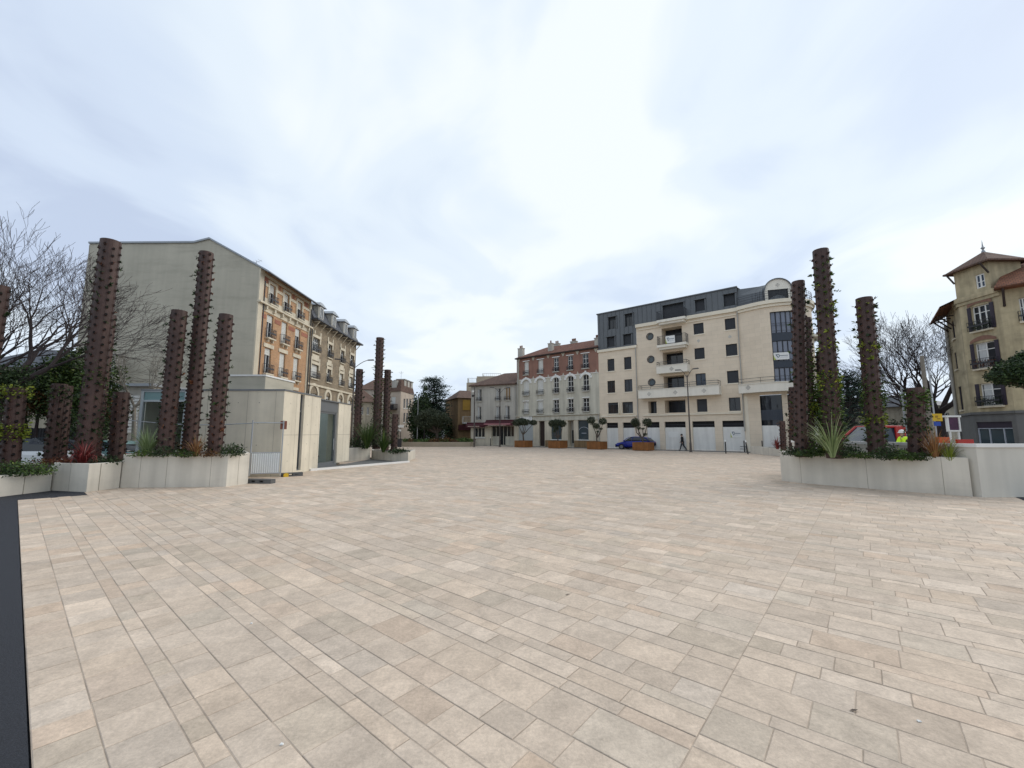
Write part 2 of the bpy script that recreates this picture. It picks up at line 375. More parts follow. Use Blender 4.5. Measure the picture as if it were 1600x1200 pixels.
M['wallp']=mat('painted_wall',(0.60,0.57,0.50),0.85,0.06,0.5,0.06,25,streak=0.08)
M['coping']=mat('white_coping',(0.74,0.73,0.70),0.7,0.05,1)
M['alu']=mat('grey_aluminium',(0.20,0.21,0.22),0.4,0.05,2,metal=0.4)
M['lalu']=mat('pale_aluminium',(0.42,0.46,0.47),0.4,0.05,2,metal=0.3)
M['soil']=mat('dark_soil',(0.035,0.025,0.018),1,0.35,6,0.6,30)
M['towr']=mat('rusted_plate',(0.068,0.034,0.026),0.62,0.34,2.6,0.25,45,streak=0.34,hb=0.2)
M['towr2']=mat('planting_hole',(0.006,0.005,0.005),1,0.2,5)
M['corten']=mat('corten_steel',(0.22,0.088,0.022),0.8,0.2,1.6,0.1,40,streak=0.15)
M['bark']=mat('bark',(0.09,0.07,0.055),0.95,0.25,6,0.5,30)
M['darkbark']=mat('dark_bark',(0.045,0.034,0.034),0.95,0.25,6,0.4,30)
M['palebark']=mat('pale_bark',(0.20,0.18,0.15),0.95,0.25,3,0.3,30)
M['galv']=mat('galvanised_steel',(0.40,0.42,0.44),0.4,0.08,4,metal=0.6)
M['panel']=mat('white_sheet',(0.62,0.65,0.66),0.5,0.05,2)
M['rubber']=mat('grey_rubber',(0.10,0.10,0.10),0.9,0.2,6,0.2)
M['black']=mat('black_paint',(0.012,0.012,0.014),0.5,0.1,4)
M['pole']=mat('brown_grey_pole',(0.075,0.062,0.055),0.5,0.08,4)
M['yellow']=mat('yellow_paint',(0.65,0.42,0.02),0.6,0.08,5)
M['orange']=mat('orange_plastic',(0.5,0.09,0.02),0.5,0.06,5)
M['blue']=mat('blue_sign_paint',(0.01,0.06,0.35),0.5,0.05,5)
M['red']=mat('red_paint',(0.38,0.018,0.012),0.3,0.05,3)
M['burg']=mat('burgundy_canvas',(0.06,0.008,0.013),0.8,0.12,3)
M['pink']=mat('faded_pink_stripe',(0.55,0.25,0.27),0.8,0.1,3)
M['ltext']=mat('pale_lettering',(0.5,0.38,0.32),0.8,0.1,3)
M['carblue']=mat('blue_car_paint',(0.008,0.02,0.22),0.25,0.03,2)
M['carteal']=mat('teal_grey_paint',(0.16,0.28,0.28),0.3,0.03,2)
M['carwhite']=mat('white_car_paint',(0.62,0.64,0.66),0.3,0.03,2)
M['carsilver']=mat('silver_paint',(0.30,0.36,0.38),0.3,0.03,2)
M['tyre']=mat('tyre_rubber',(0.015,0.015,0.016),0.9,0.1,5)
M['rim']=mat('wheel_rim',(0.35,0.36,0.38),0.35,0.05,5,metal=0.7)
M['skin']=mat('skin',(0.45,0.27,0.19),0.6,0.05,5)
M['cloth']=mat('black_cloth',(0.012,0.012,0.015),0.9,0.2,10)
M['cloth2']=mat('dark_grey_cloth',(0.03,0.03,0.04),0.9,0.2,10)
M['hivis']=mat('fluorescent_yellow',(0.55,0.85,0.02),0.8,0.05,10)
M['reflect']=mat('reflective_band',(0.6,0.6,0.6),0.4,0.05,10)
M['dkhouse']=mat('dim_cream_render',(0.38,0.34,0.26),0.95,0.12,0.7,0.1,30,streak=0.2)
M['ochre']=mat('ochre_render',(0.26,0.17,0.085),0.95,0.12,0.9,0.1,30,streak=0.2)
M['ochre2']=mat('golden_panel',(0.34,0.20,0.035),0.9,0.1,1)
M['otile']=brick_mat('orange_clay_tile',(0.22,0.085,0.04),(0.15,0.06,0.028),(0.08,0.03,0.02),0.22,0.30,0.02,var=0.25,bump=0.25)
M['villa']=mat('weathered_yellow_render',(0.44,0.37,0.235),0.95,0.22,0.9,0.25,18,streak=0.22,hb=0.22)
M['shopgrey']=mat('grey_shopfront',(0.13,0.13,0.125),0.8,0.08,1,streak=0.1)
M['villabrick']=mat('dull_brick_trim',(0.22,0.12,0.085),0.9,0.15,3)
M['dkshut']=mat('dark_plum_shutter',(0.03,0.022,0.035),0.6,0.1,3)
M['timber']=mat('dark_timber',(0.035,0.022,0.018),0.8,0.15,3)
M['tan']=mat('tan_render',(0.50,0.42,0.34),0.92,0.07,0.5,streak=0.1)
M['tanwall']=mat('tan_kerbstone',(0.33,0.28,0.21),0.9,0.1,1)
M['beigewall']=mat('beige_far_render',(0.46,0.38,0.28),0.92,0.07,0.5)
M['gatedark']=mat('dark_gate',(0.012,0.012,0.015),0.7,0.1,2)
# leaves
M['lf_dark']=leaf_mat('dark_green_leaf',(0.010,0.022,0.008),(0.032,0.060,0.016),(0.07,0.11,0.03))
M['lf_mid']=leaf_mat('green_leaf',(0.022,0.045,0.010),(0.07,0.12,0.022),(0.17,0.22,0.045))
M['lf_yel']=leaf_mat('yellow_green_leaf',(0.09,0.12,0.012),(0.24,0.29,0.03),(0.38,0.40,0.06))
M['lf_red']=leaf_mat('russet_leaf',(0.07,0.02,0.012),(0.16,0.055,0.022),(0.25,0.12,0.04))
M['lf_crim']=leaf_mat('crimson_blade',(0.08,0.012,0.012),(0.22,0.032,0.028),(0.42,0.20,0.16))
M['lf_bronze']=leaf_mat('bronze_blade',(0.14,0.07,0.03),(0.30,0.15,0.06),(0.42,0.30,0.12))
M['lf_stripe']=leaf_mat('striped_blade',(0.16,0.22,0.08),(0.34,0.42,0.20),(0.55,0.60,0.36))
M['lf_conf']=leaf_mat('conifer_leaf',(0.010,0.022,0.016),(0.028,0.055,0.04),(0.06,0.10,0.075))
M['lf_golden']=leaf_mat('golden_conifer_leaf',(0.012,0.026,0.006),(0.04,0.075,0.012),(0.10,0.13,0.02))
M['lf_olive']=leaf_mat('olive_leaf',(0.028,0.038,0.02),(0.06,0.075,0.04),(0.11,0.12,0.075))
M['lf_brown']=leaf_mat('brown_leaf',(0.04,0.02,0.008),(0.13,0.06,0.02),(0.2,0.1,0.03))

# paving with per-slab tone
def slab_mat():
    m,t,b=new_mat('limestone_slab'); n=t.nodes; l=t.links; b.inputs['Roughness'].default_value=0.78; b.inputs['Specular IOR Level'].default_value=0.35
    a=n.new('ShaderNodeVertexColor'); a.layer_name='tone'
    c=n.new('ShaderNodeTexCoord')
    def noi(s,d,r=0.6,dist=0):
        q=n.new('ShaderNodeTexNoise'); q.inputs['Scale'].default_value=s; q.inputs['Detail'].default_value=d; q.inputs['Roughness'].default_value=r; q.inputs['Distortion'].default_value=dist; l.new(c.outputs['Object'],q.inputs['Vector']); return q.outputs['Fac']
    def mr(x,a0,a1,b0,b1):
        q=n.new('ShaderNodeMapRange'); q.inputs['From Min'].default_value=a0; q.inputs['From Max'].default_value=a1; q.inputs['To Min'].default_value=b0; q.inputs['To Max'].default_value=b1; l.new(x,q.inputs['Value']); return q.outputs[0]
    def mu(x,y):
        q=n.new('ShaderNodeMath'); q.operation='MULTIPLY'; l.new(x,q.inputs[0]); l.new(y,q.inputs[1]); return q.outputs[0]
    f=mu(mu(mr(noi(5,8,0.7,0.6),0.3,0.7,0.79,1.15),mr(noi(38,6,0.75),0.3,0.7,0.82,1.16)),mr(noi(0.22,4,0.6),0.3,0.7,0.93,1.06))
    f=mu(f,mr(noi(140,2),0.62,0.72,1.0,0.80))
    v=n.new('ShaderNodeVectorMath'); v.operation='SCALE'; l.new(a.outputs['Color'],v.inputs[0]); l.new(f,v.inputs['Scale'])
    l.new(v.outputs[0],b.inputs['Base Color'])
    ad=n.new('ShaderNodeMath'); ad.operation='ADD'; l.new(noi(9,4),ad.inputs[0]); l.new(mr(noi(60,5,0.7),0,1,0,0.35),ad.inputs[1])
    bp=n.new('ShaderNodeBump'); bp.inputs['Strength'].default_value=0.55; bp.inputs['Distance'].default_value=0.012; l.new(ad.outputs[0],bp.inputs['Height']); l.new(bp.outputs[0],b.inputs['Normal'])
    return m
M['slab']=slab_mat()
M['joint']=mat('sandy_joint',(0.42,0.34,0.265),1,0.3,3,0.2,80)
M['asph']=mat('old_asphalt',(0.075,0.075,0.078),0.95,0.15,0.5,0.4,120)
M['newasph']=mat('fresh_black_asphalt',(0.024,0.026,0.034),0.8,0.55,90,1.0,160)
M['pav']=mat('street_pavement',(0.20,0.195,0.185),0.95,0.12,0.7,0.2,60)

# ---------------- ground ----------------
VPA=22.0
da=Vector(((VPA-800)/(F/CP),1,0)).normalized(); db=Vector((-da.y*-1,-da.x*1,0)); db=Vector((da.y,-da.x,0))
def ab(p): return p.x*da.x+p.y*da.y, p.x*db.x+p.y*db.y
def wp(a,b,z=0.0): return Vector((da.x*a+db.x*b,da.y*a+db.y*b,z))
g=MB(); g.face([(-900,-60,-0.06),(900,-60,-0.06),(900,1400,-0.06),(-900,1400,-0.06)]); struct('ground',g,M['asph'])
e0=ab(GP(53,1200)); e1=ab(GP(27,782)); b_edge=(e0[1]+e1[1])/2; a_c=e1[0]
b_pl=ab(GP(120,768))[1]
b_far=ab(GP(1050,704.6))[1]
a_seam=(ab(GP(1082,1188))[0]+ab(GP(1272,813))[0])/2
A_MIN=-34.0
def in_plaza(a,b):
    if b<b_edge or b>b_far: return False
    if b<b_pl and a>a_c: return False
    p=wp(a,b)
    if p.y<0.2: return p.x>-6 and p.x<6 and p.y>-1.5
    if p.y>61 : return False
    return True
sl=MB(); tones=[]
base=Vector((0.575,0.465,0.362))
def tone(rg):
    k=rg.gauss(1.0,0.056); k=max(0.88,min(1.11,k)); w=rg.gauss(0,0.010)
    c=Vector((base.x*k*(1+w),base.y*k,base.z*k*(1-w*1.2)))
    if rg.random()<0.12: c=Vector((c.x*0.99,c.y*0.95,c.z*0.92))
    elif rg.random()<0.14: c=Vector((c.x*0.93,c.y*0.945,c.z*0.94))
    elif rg.random()<0.13: c*=1.11
    return c
def zone(bs,be,amin,amax,rg,first=None):
    b=bs; k=0; cyc=[0.345,0.13,0.25,0.345,0.20,0.345,0.13,0.25,0.25,0.345,0.13]
    while b<be:
        wd=first[k] if first and k<len(first) else (cyc[k%len(cyc)] if rg.random()<0.75 else rg.choice(cyc))
        wd=min(wd,be-b); k+=1
        if wd<0.05: break
        a=amin+ (0 if amin==a_seam else -rg.random()*0.4)
        big=wd>0.3
        while a<amax:
            ln=rg.choice((0.5,0.5,0.42,0.58,0.35)) if big else rg.choice((0.5,0.42,0.35,0.28,0.55)) if wd>0.18 else rg.choice((0.5,0.35,0.45,0.6))
            if first and k<=4: ln=rg.choice((0.25,0.28,0.33)) if wd<0.3 else rg.choice((0.3,0.34,0.42))
            a2=min(a+ln,amax); a2=amax if amax-a2<0.13 else a2; am,bm=(a+a2)/2,b+wd/2
            if a2-a>0.06 and in_plaza(am,bm):
                p=wp(am,bm); dist=math.hypot(p.x,p.y)
                if abs(p.x)<p.y*1.5+8 :
                    gp=0.0028; c=tone(rg); hz=rg.uniform(-0.0015,0.0015)
                    q=[wp(a+gp,b+gp,hz),wp(a2-gp,b+gp,hz),wp(a2-gp,b+wd-gp,hz),wp(a+gp,b+wd-gp,hz)]
                    # orientation up
                    q=q[::-1] if (q[1]-q[0]).cross(q[2]-q[1]).z<0 else q
                    if dist<16:
                        cx=sum(q,Vector())/4; inn=[]
                        for i in range(4):
                            d1=(q[(i+1)%4]-q[i]).normalized(); d0=(q[i-1]-q[i]).normalized()
                            inn.append(q[i]+d1*0.004+d0*0.004)
                        lo=[v-Vector((0,0,0.003)) for v in q]
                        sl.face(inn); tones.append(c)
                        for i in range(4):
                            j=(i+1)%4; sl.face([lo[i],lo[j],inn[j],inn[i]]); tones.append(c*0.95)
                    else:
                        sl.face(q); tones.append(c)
            a=a2
        b+=wd
zone(b_edge,b_far,a_seam,60,random.Random(3),[0.27,0.33,0.13,0.25,0.345,0.13])
zone(b_edge,b_far,A_MIN,a_seam,random.Random(11))
so=sl.build('plaza_paving',M['slab']); so['kind']='structure'
ca=so.data.color_attributes.new('tone','FLOAT_COLOR','CORNER')
if len(so.data.polygons)==len(tones):
    for p,c in zip(so.data.polygons,tones):
        for li in p.loop_indices: ca.data[li].color=(c.x,c.y,c.z,1)
j=MB()
j.face([wp(A_MIN,b_edge,-0.0038),wp(A_MIN,b_far,-0.0038),wp(58,b_far,-0.0038),wp(58,b_pl,-0.0038),wp(a_c,b_pl,-0.0038),wp(a_c,b_edge,-0.0038)][::-1])
if True:
    struct('paving_joints',j,M['joint'])
# kerb at the street side
k=MB(); 
k.hexa([wp(A_MIN,b_far,-0.06),wp(A_MIN,b_far+0.18,-0.06),wp(58,b_far+0.18,-0.06),wp(58,b_far,-0.06),wp(A_MIN,b_far,0.012),wp(A_MIN,b_far+0.18,0.012),wp(58,b_far+0.18,0.012),wp(58,b_far,0.012)])
struct('plaza_kerb',k,M['conc2'])
# fresh asphalt: strip on the left and corner on the right
q=MB()
q.face([wp(-12,b_edge-8,-0.002),wp(-12,b_edge-0.01,-0.002),wp(a_c+0.01,b_edge-0.01,-0.002),wp(a_c+0.01,b_pl+0.5,-0.002),wp(a_c+3.5,b_pl+0.5,-0.002),wp(a_c+3.5,b_edge-8,-0.002)][::-1])
struct('asphalt_path',q,M['newasph'])
q=MB(); t0=GP(1578,773.5); t1=GP(1612,787); q.face([t0,t1,t1+Vector((14,-2,0)),t0+Vector((14,0.2,0))]); 
for i,v in enumerate(q.v): v.z=0.006
struct('asphalt_corner',q,M['newasph'])
# =============== ochre brick apartment house with blank gable (left) ===============
XF=-20.5
YE0=F*20.5/406*CP; YE0=32.5; YE1=41.25; YF1=53.8
E=Fac((XF,YE0),(XF,YE1))
b=thing('brick_apartment_house','tall ochre brick apartment house with cream bands and blank grey gable behind the kiosk','apartment house',(XF,YE0,0))
def xz(px,py,Y=YE0): p=AT(px,py,Y); return p.x,p.z
prof=[xz(140,381),xz(304,380),xz(328,374),xz(407,418)]
gl=MB(); xl=prof[0][0]
pts=[(xl,0)]+prof+[(XF,0)]
gl.face([(x,YE0,z) for x,z in [pts[0],(XF,0),(XF,prof[3][1]),prof[2],prof[1],prof[0]]])
gl.build('gable_wall',M['gable'],b)
sd=MB(); sd.face([(xl,YE1,0),(xl,YE0,0),(xl,YE0,prof[0][1]),(xl,YE1,prof[0][1])]); sd.face([(xl,YE1,0),(xl,YE1,prof[0][1]),(XF,YE1,prof[3][1]),(XF,YE1,0)]); sd.build('rear_wall',M['gable'],b)
rf=MB(); 
for i in range(3):
    (x0,z0),(x1,z1)=prof[i],prof[i+1]
    if i==2: 
        dx=x1-x0; dz=z1-z0; x1+=0.75; z1+=dz/dx*0.75
    rf.hexa([(x0,YE0-0.12,z0),(x1,YE0-0.12,z1),(x1,YE1+0.1,z1),(x0,YE1+0.1,z0),(x0,YE0-0.12,z0+0.14),(x1,YE0-0.12,z1+0.14),(x1,YE1+0.1,z1+0.14),(x0,YE1+0.1,z0+0.14)])
roof=rf.build('roof',M['zinc'],b)
gt=MB(); gt.tube([(XF+0.78,YE0-0.1,prof[3][1]-0.42),(XF+0.78,YE1+0.1,prof[3][1]-0.42)],0.07,8); gt.build('gutter',M['iron'],b)
an=MB(); ax=prof[3][0]-1.0; az=prof[3][1]+0.5; an.tube([(ax,YE0+1,az-0.5),(ax,YE0+1,az+0.5)],0.02,5)
for i in range(5): an.tube([(ax-0.5+i*0.2,YE0+0.7,az+0.2+0.08*i),(ax-0.5+i*0.2,YE0+1.3,az+0.2+0.08*i)],0.01,4)
an.tube([(ax-0.6,YE0+1,az+0.15),(ax+0.45,YE0+1,az+0.55)],0.012,4); an.build('aerial',M['galv'],roof)
cols=[E.rect(420.8,429.2,444,476),E.rect(443.3,450.8,458,487),E.rect(464,471,472,500)]
us=[((c[0]+c[1])/2) for c in cols]; hw=0.47
rows=[(3.75,5.8,None),(6.75,8.9,(1,0.0)),(9.75,11.75,None),(12.65,14.4,None)]
holes=[(u-hw,u+hw,z0,z1) for (z0,z1,_) in rows for u in us]
w3=MB(); E.wall(w3,0,E.L,0,12.35,[h for h in holes if h[3]<12.3]); E.wall(w3,0,E.L,12.35,prof[3][1]+0.1,[h for h in holes if h[3]>12.3]); w3.build('wall',M['brick'],b)
fr=[[0.0,0.5,0.3],[0.25,0.95,0.95],[0.3,1.0,0.35],[0.38,0.4,0.38]]
for r,(z0,z1,_) in enumerate(rows):
    for i,u in enumerate(us):
        window(E,b,(u-hw,u+hw,z0,z1),M['wframe'],M['glass'],0.2,1,(),0.05,blind=(M['blind'],fr[r][i]) if fr[r][i]>0 else None,rl=(M['iron'],0.75,0.28) if r>0 else None,sill=M['cream'],sd=0.3)
tr=MB()
E.box(tr,-0.02,0.55,-0.03,0.09,0,prof[3][1]-0.05); E.box(tr,E.L-0.4,E.L,-0.03,0.08,0,14.9)
E.box(tr,0.55,E.L-0.4,0.0,0.05,11.85,12.55); E.box(tr,-0.1,E.L+0.05,0.0,0.32,12.32,12.47)
for i in range(8): E.box(tr,0.9+i*1.2,1.08+i*1.2,0.05,0.26,12.0,12.32)
edges=[0.55]+[x for u in us for x in (u-hw-0.18,u+hw+0.18)]+[E.L-0.4]
for i in range(0,len(edges),2):
    E.box(tr,edges[i],edges[i+1],0.0,0.05,12.47,13.0)
    E.box(tr,edges[i],edges[i+1],0.0,0.05,13.98,14.22)
for u in us: 
    E.box(tr,u-hw-0.18,u-hw,0.0,0.07,12.47,14.62); E.box(tr,u+hw,u+hw+0.18,0.0,0.07,12.47,14.62); E.box(tr,u-hw,u+hw,0.0,0.068,14.4,14.62)
    E.box(tr,u-hw-0.25,u+hw+0.25,0.0,0.07,8.93,9.25); E.box(tr,u-hw-0.2,u+hw+0.2,0.0,0.07,5.83,6.1)
    for q in (-0.35,0.3): E.box(tr,u+q,u+q+0.08,0.0,0.2,9.38,9.63); E.box(tr,u+q,u+q+0.08,0.0,0.2,6.38,6.63)
E.box(tr,0.55,E.L-0.4,0.0,0.05,14.75,14.98)
tr.build('trim',M['cream'],b)
rb=MB()
for i in range(0,len(edges),2):
    E.box(rb,edges[i]+0.01,edges[i+1]-0.01,0.0,0.03,11.25,11.6)
    if i==0: E.box(rb,edges[i]+0.05,edges[i+1]-0.05,0.0,0.035,14.3,14.72)
    else: E.box(rb,edges[i]+0.35,edges[i+1]-0.35,0.0,0.035,14.3,14.72)
rb.build('red_brick_band',M['redbrick'],b)
dp=MB(); q=E.pt(0.62,0.14,0); dp.tube([q,q+Vector((0,0,14.3))],0.05,8); q=E.pt(E.L-0.2,0.16,0); dp.tube([q,q+Vector((0,0,14.3))],0.05,8); dp.build('downpipe',M['iron'],b)

# =============== rubble stone house with slate mansard ===============
S=Fac((XF,YE1+0.01),(XF,YF1))
b=thing('stone_mansard_house','brown rubble stone apartment house with slate mansard and four dormers, beside the ochre brick one','apartment house',(XF,YE1,0))
zc=13.35
rowsA=ngrid(S,[(488,499,527,550),(512.5,518.5,539,558),(532,537.5,548,567),(547,552.5,556,575)])
rowsB=ngrid(S,[(486,497,568,592),(510.5,516.5,577,598),(530,535.5,585,603),(545,550.5,590,606)])
dz=rowsA[0][2]-rowsB[0][2]
rowsC=[(h[0],h[1],h[2]-dz-0.1,h[3]-dz-0.2) for h in rowsB]
rowsD=[(h[0],h[1],0.7,2.6) for h in rowsB]
hs=rowsA+rowsB+rowsC+rowsD
w3=MB(); S.wall(w3,0,S.L,0,zc,hs); w3.face([(XF,YF1,0),(XF-10,YF1,0),(XF-10,YF1,zc),(XF,YF1,zc)]); w3.face([(XF-10,YE1,0),(XF-10,YF1,0),(XF-10,YF1,zc),(XF-10,YE1,zc)]); w3.build('wall',M['meul'],b)
bl=[0,0,0,0, .85,0,.9,.8, .3,.2,.5,.3, 0,0,0,0]
for i,h in enumerate(hs):
    window(S,b,h,M['wframe'],M['glass'],0.22,3 if (i%4==0 and i<8) else 1,(0.7,),0.05,blind=(M['blind'],bl[i]) if bl[i] else None,rl=(M['iron'],0.6,0.22) if i<12 else None,sill=M['cream'],sd=0.12)
tr=MB()
for i,h in enumerate(rowsA+rowsB):
    S.box(tr,h[0]-0.25,h[1]+0.25,0,0.08,h[3]+0.02,h[3]+0.30)
    S.box(tr,h[0]-0.25,h[0]-0.02,0,0.06,h[3]-0.5,h[3]+0.75); S.box(tr,h[1]+0.02,h[1]+0.25,0,0.06,h[3]-0.5,h[3]+0.75)
    if i>=4: S.box(tr,h[0],h[1],0,0.05,h[3]+0.45,h[3]+1.05)
for h in rowsC:
    um=(h[0]+h[1])/2; w_=(h[1]-h[0])/2
    for k in range(10):
        a0,a1=PI*k/10,PI*(k+1)/10; r0,r1=w_+0.05,w_+0.4
        P=[S.pt(um+r*math.cos(a),0.08,h[3]-0.1+r*math.sin(a)) for r,a in ((r0,a0),(r1,a0),(r1,a1),(r0,a1))]
        tr.face(P); tr.face([S.pt(um+r1*math.cos(a0),0.0,h[3]-0.1+r1*math.sin(a0)),S.pt(um+r1*math.cos(a1),0.0,h[3]-0.1+r1*math.sin(a1)),P[2],P[1]])
    S.box(tr,h[0]-0.4,h[0]-0.06,0,0.08,h[2]-0.2,h[3]-0.1); S.box(tr,h[1]+0.06,h[1]+0.4,0,0.08,h[2]-0.2,h[3]-0.1)
S.box(tr,0,S.L,0,0.14,rowsC[0][3]+0.75,rowsC[0][3]+0.95)
tr.build('trim',M['cream'],b)
rf=MB(); S.box(rf,-0.0,S.L+0.5,-0.1,0.75,zc,zc+0.16)
def mans(u0,u1,d0,d1,z0,z1,mb): mb.hexa([S.pt(u0,d0,z0),S.pt(u1,d0,z0),S.pt(u1,-9.5,z0),S.pt(u0,-9.5,z0),S.pt(u0,d1,z1),S.pt(u1-0.6,d1,z1),S.pt(u1-0.6,-8.5,z1),S.pt(u0,-8.5,z1)])
mans(0,S.L+0.3,0.35,-0.55,zc+0.162,zc+2.0,rf)
roof=rf.build('mansard_roof',M['slate'],b)
br=MB()
for i in range(9): 
    u=0.8+i*1.45; br.tube([S.pt(u,0.05,zc-0.7),S.pt(u,0.6,zc-0.02)],0.05,4); S.box(br,u-0.05,u+0.05,0,0.6,zc-0.12,zc-0.001)
br.build('eave_bracket',M['cream'],b)
for px in (497,518,537,552):
    u=S.hit(px,500)[0]; d=MB(); S.box(d,u-0.6,u+0.6,-1.6,0.28,zc+0.2,zc+1.75); dm=d.build('dormer',M['greyrender2'],b)
    d=MB(); d.hexa([S.pt(u-0.9,0.5,zc+1.76),S.pt(u+0.9,0.5,zc+1.76),S.pt(u+0.9,-1.8,zc+1.76),S.pt(u-0.9,-1.8,zc+1.76),S.pt(u-0.25,0.3,zc+2.2),S.pt(u+0.25,0.3,zc+2.2),S.pt(u+0.25,-1.8,zc+2.2),S.pt(u-0.25,-1.8,zc+2.2)]); d.build('dormer_roof',M['zinc'],dm)
    D2=Fac((S.pt(u-0.6,0.3,0).x,S.pt(u-0.6,0.3,0).y),(S.pt(u+0.6,0.3,0).x,S.pt(u+0.6,0.3,0).y))
    d=MB(); D2.box(d,0.3,0.9,0,0.02,zc+0.55,zc+1.6); d.build('dormer_window',M['glass'],dm)
    d=MB(); D2.box(d,0.22,0.3,0,0.05,zc+0.5,zc+1.65); D2.box(d,0.9,0.98,0,0.05,zc+0.5,zc+1.65); D2.box(d,0.57,0.63,0.02,0.05,zc+0.5,zc+1.65); D2.box(d,0.22,0.98,0,0.048,zc+1.6,zc+1.7); d.build('dormer_frame',M['white'],dm)
dp=MB(); q=S.pt(0.25,0.14,0); dp.tube([q,q+Vector((0,0,13))],0.05,8); dp.build('downpipe',M['iron'],b)

# =============== new apartment building (right of centre) ===============
P1=GP(1168,705.6); dv=Vector((-800/(F/CP),1,0)).normalized()
def onray(P,d,px):   # walk from P along d until the vertical at px
    s=(px-800)/F*CP; t=(s*P.y-P.x)/(d.x-s*d.y); return P+d*t
P0=onray(P1,dv,938)
B=Fac(P0,P1); 
b=thing('new_apartment_building','five storey cream stone apartment building with dark zinc attic, balconies and a rounded corner','apartment building',(P0.x,P0.y,0))
uL=B.hit(997,600)[0]; zt1=B.hit(966,543)[1]; zt2=B.hit(1100,489.5)[1]; ztop=B.hit(1100,459)[1]
W=B.L
def dk(h,*a,**k): return h
sq=[]; styles=[]
left3=ngrid(B,[(949,960,561,580),(975,986.5,557.5,577)]); left2=ngrid(B,[(949,961,595,614),(975.5,988,592.5,612)]); left1=ngrid(B,[(950,966,629,646),(972.5,989,628,646)])
zr=[ngrid(B,[(1083.5,1099.5,505,522),(1132.5,1149,497,515)]),ngrid(B,[(1085,1101,544,561),(1134,1152,537,556)]),ngrid(B,[(1087,1103,583.5,603.5),(1136,1154,579,597)]),ngrid(B,[(1089,1105,623.5,643.5),(1139,1157,621,642)])]
lg=[B.rect(1034,1066,511,538),B.rect(1036,1068,549,577),B.rect(1037,1069,587,609),B.rect(1038.5,1071,625,645.5)]
lu0,lu1=sum(h[0] for h in lg)/4,sum(h[1] for h in lg)/4
lz=[(lg[0][2],lg[0][3]),(lg[1][2],lg[1][3]),(lg[2][2],lg[2][3]),(zr[3][0][2],lg[3][3])]
loggias=[(lu0,lu1,a,c,1.5) for a,c in lz]
small=[B.rect(1013,1026,627,645)]; small=[(small[0][0],small[0][1],zr[3][0][2],small[0][3],0.9)]
zg=B.hit(1100,658)[1]; gx=[(948,966),(973.5,992),(1011,1031),(1039,1072),(1082.5,1117.5),(1129.5,1167)]
gf=[(B.hit(a,680)[0],B.hit(c,680)[0],0.0,zg,0.3) for a,c in gx]; gf[-1]=(gf[-1][0],min(gf[-1][1],W-0.1),0.0,zg,0.3)
rounds=[]
ur=(B.hit(1015.3,525.5)[0]+B.hit(1017,561.5)[0]+B.hit(1018.5,597.5)[0])/3
for py in (525.5,561.5,597.5): rounds.append((ur,B.hit(1017,py)[1],0.34))
w3=MB()
B.wall(w3,0,uL,0,zt1,[h for h in left3+left2+left1+gf],0.22)
# right portion rises one storey higher
allr=[h for r in zr for h in r]+loggias+small+gf
B.wall(w3,uL,W,0,zt2,allr,0.22,rounds)
w3.face([B.pt(uL,0,zt1),B.pt(uL,0,zt2),B.pt(uL,-3,zt2),B.pt(uL,-3,zt1)])
w3.face([B.pt(0,-12,0),B.pt(0,0,0),B.pt(0,0,zt1),B.pt(0,-12,zt1)])
w3.build('wall',M['stone'],b)
def bw(h,blindf=1.0,dep=0.2,gl='glass',bm='anthsh',mull=1,**k):
    return window(B,b,h,M['anth'],M[gl],dep,mull,(),0.06,blind=(M[bm],blindf) if blindf else None,sill=M['stone2'],sd=0.06,**k)
bw(left3[0]); bw(left3[1]); bw(left2[0],0,); bw(left2[1],0)
for h in left1: bw(h,0.2)
for i,r in enumerate(zr):
    for jx,h in enumerate(r):
        if i==2 and jx==0: bw(h,0,gl='bglass')
        else: bw(h,1.0 if not (i==3 and jx==1) else 0.0)
bw(small[0],0,0.9)
for i,h in enumerate(loggias):
    window(B,b,h,M['anth'],M['glass'],1.45,1,(),0.06,blind=(M['anthsh'],0.0 if i else 0.35) if i==0 else None,name='loggia_window')
for (uc,zc_,r) in rounds:
    o=MB(); n=24
    o.face([B.pt(uc+r*math.cos(2*PI*k/n),-0.13,zc_+r*math.sin(2*PI*k/n)) for k in range(n)]); wn=o.build('round_window',M['sglass'],b)
    o=MB()
    for k in range(n):
        a0,a1=2*PI*k/n,2*PI*(k+1)/n
        for (r0,r1,d0,m_) in ((r,r+0.1,0.03,0),):
            o.face([B.pt(uc+r0*math.cos(a0),d0,zc_+r0*math.sin(a0)),B.pt(uc+r1*math.cos(a0),d0,zc_+r1*math.sin(a0)),B.pt(uc+r1*math.cos(a1),d0,zc_+r1*math.sin(a1)),B.pt(uc+r0*math.cos(a1),d0,zc_+r0*math.sin(a1))])
            o.face([B.pt(uc+r1*math.cos(a0),d0,zc_+r1*math.sin(a0)),B.pt(uc+r1*math.cos(a0),0,zc_+r1*math.sin(a0)),B.pt(uc+r1*math.cos(a1),0,zc_+r1*math.sin(a1)),B.pt(uc+r1*math.cos(a1),d0,zc_+r1*math.sin(a1))])
    o.build('window_surround',M['anth'],wn)
for i,h in enumerate(gf):   # boarded shopfronts: dark transom above white hoarding
    o=MB(); B.box(o,h[0],h[1],-0.3,-0.27,0,h[3]); 
    zmid=B.hit(1100,667.5)[1]; sf=o.build('shopfront',M['dark'],b)
    o=MB(); B.box(o,h[0],h[1],-0.27,-0.22,zmid+0.26,zmid+0.33); o.build('transom',M['anth'],sf)
    o=MB(); B.box(o,h[0]+0.01,h[1]-0.01,-0.26,-0.10,0,zmid); o.build('hoarding',M['hoard'],sf)
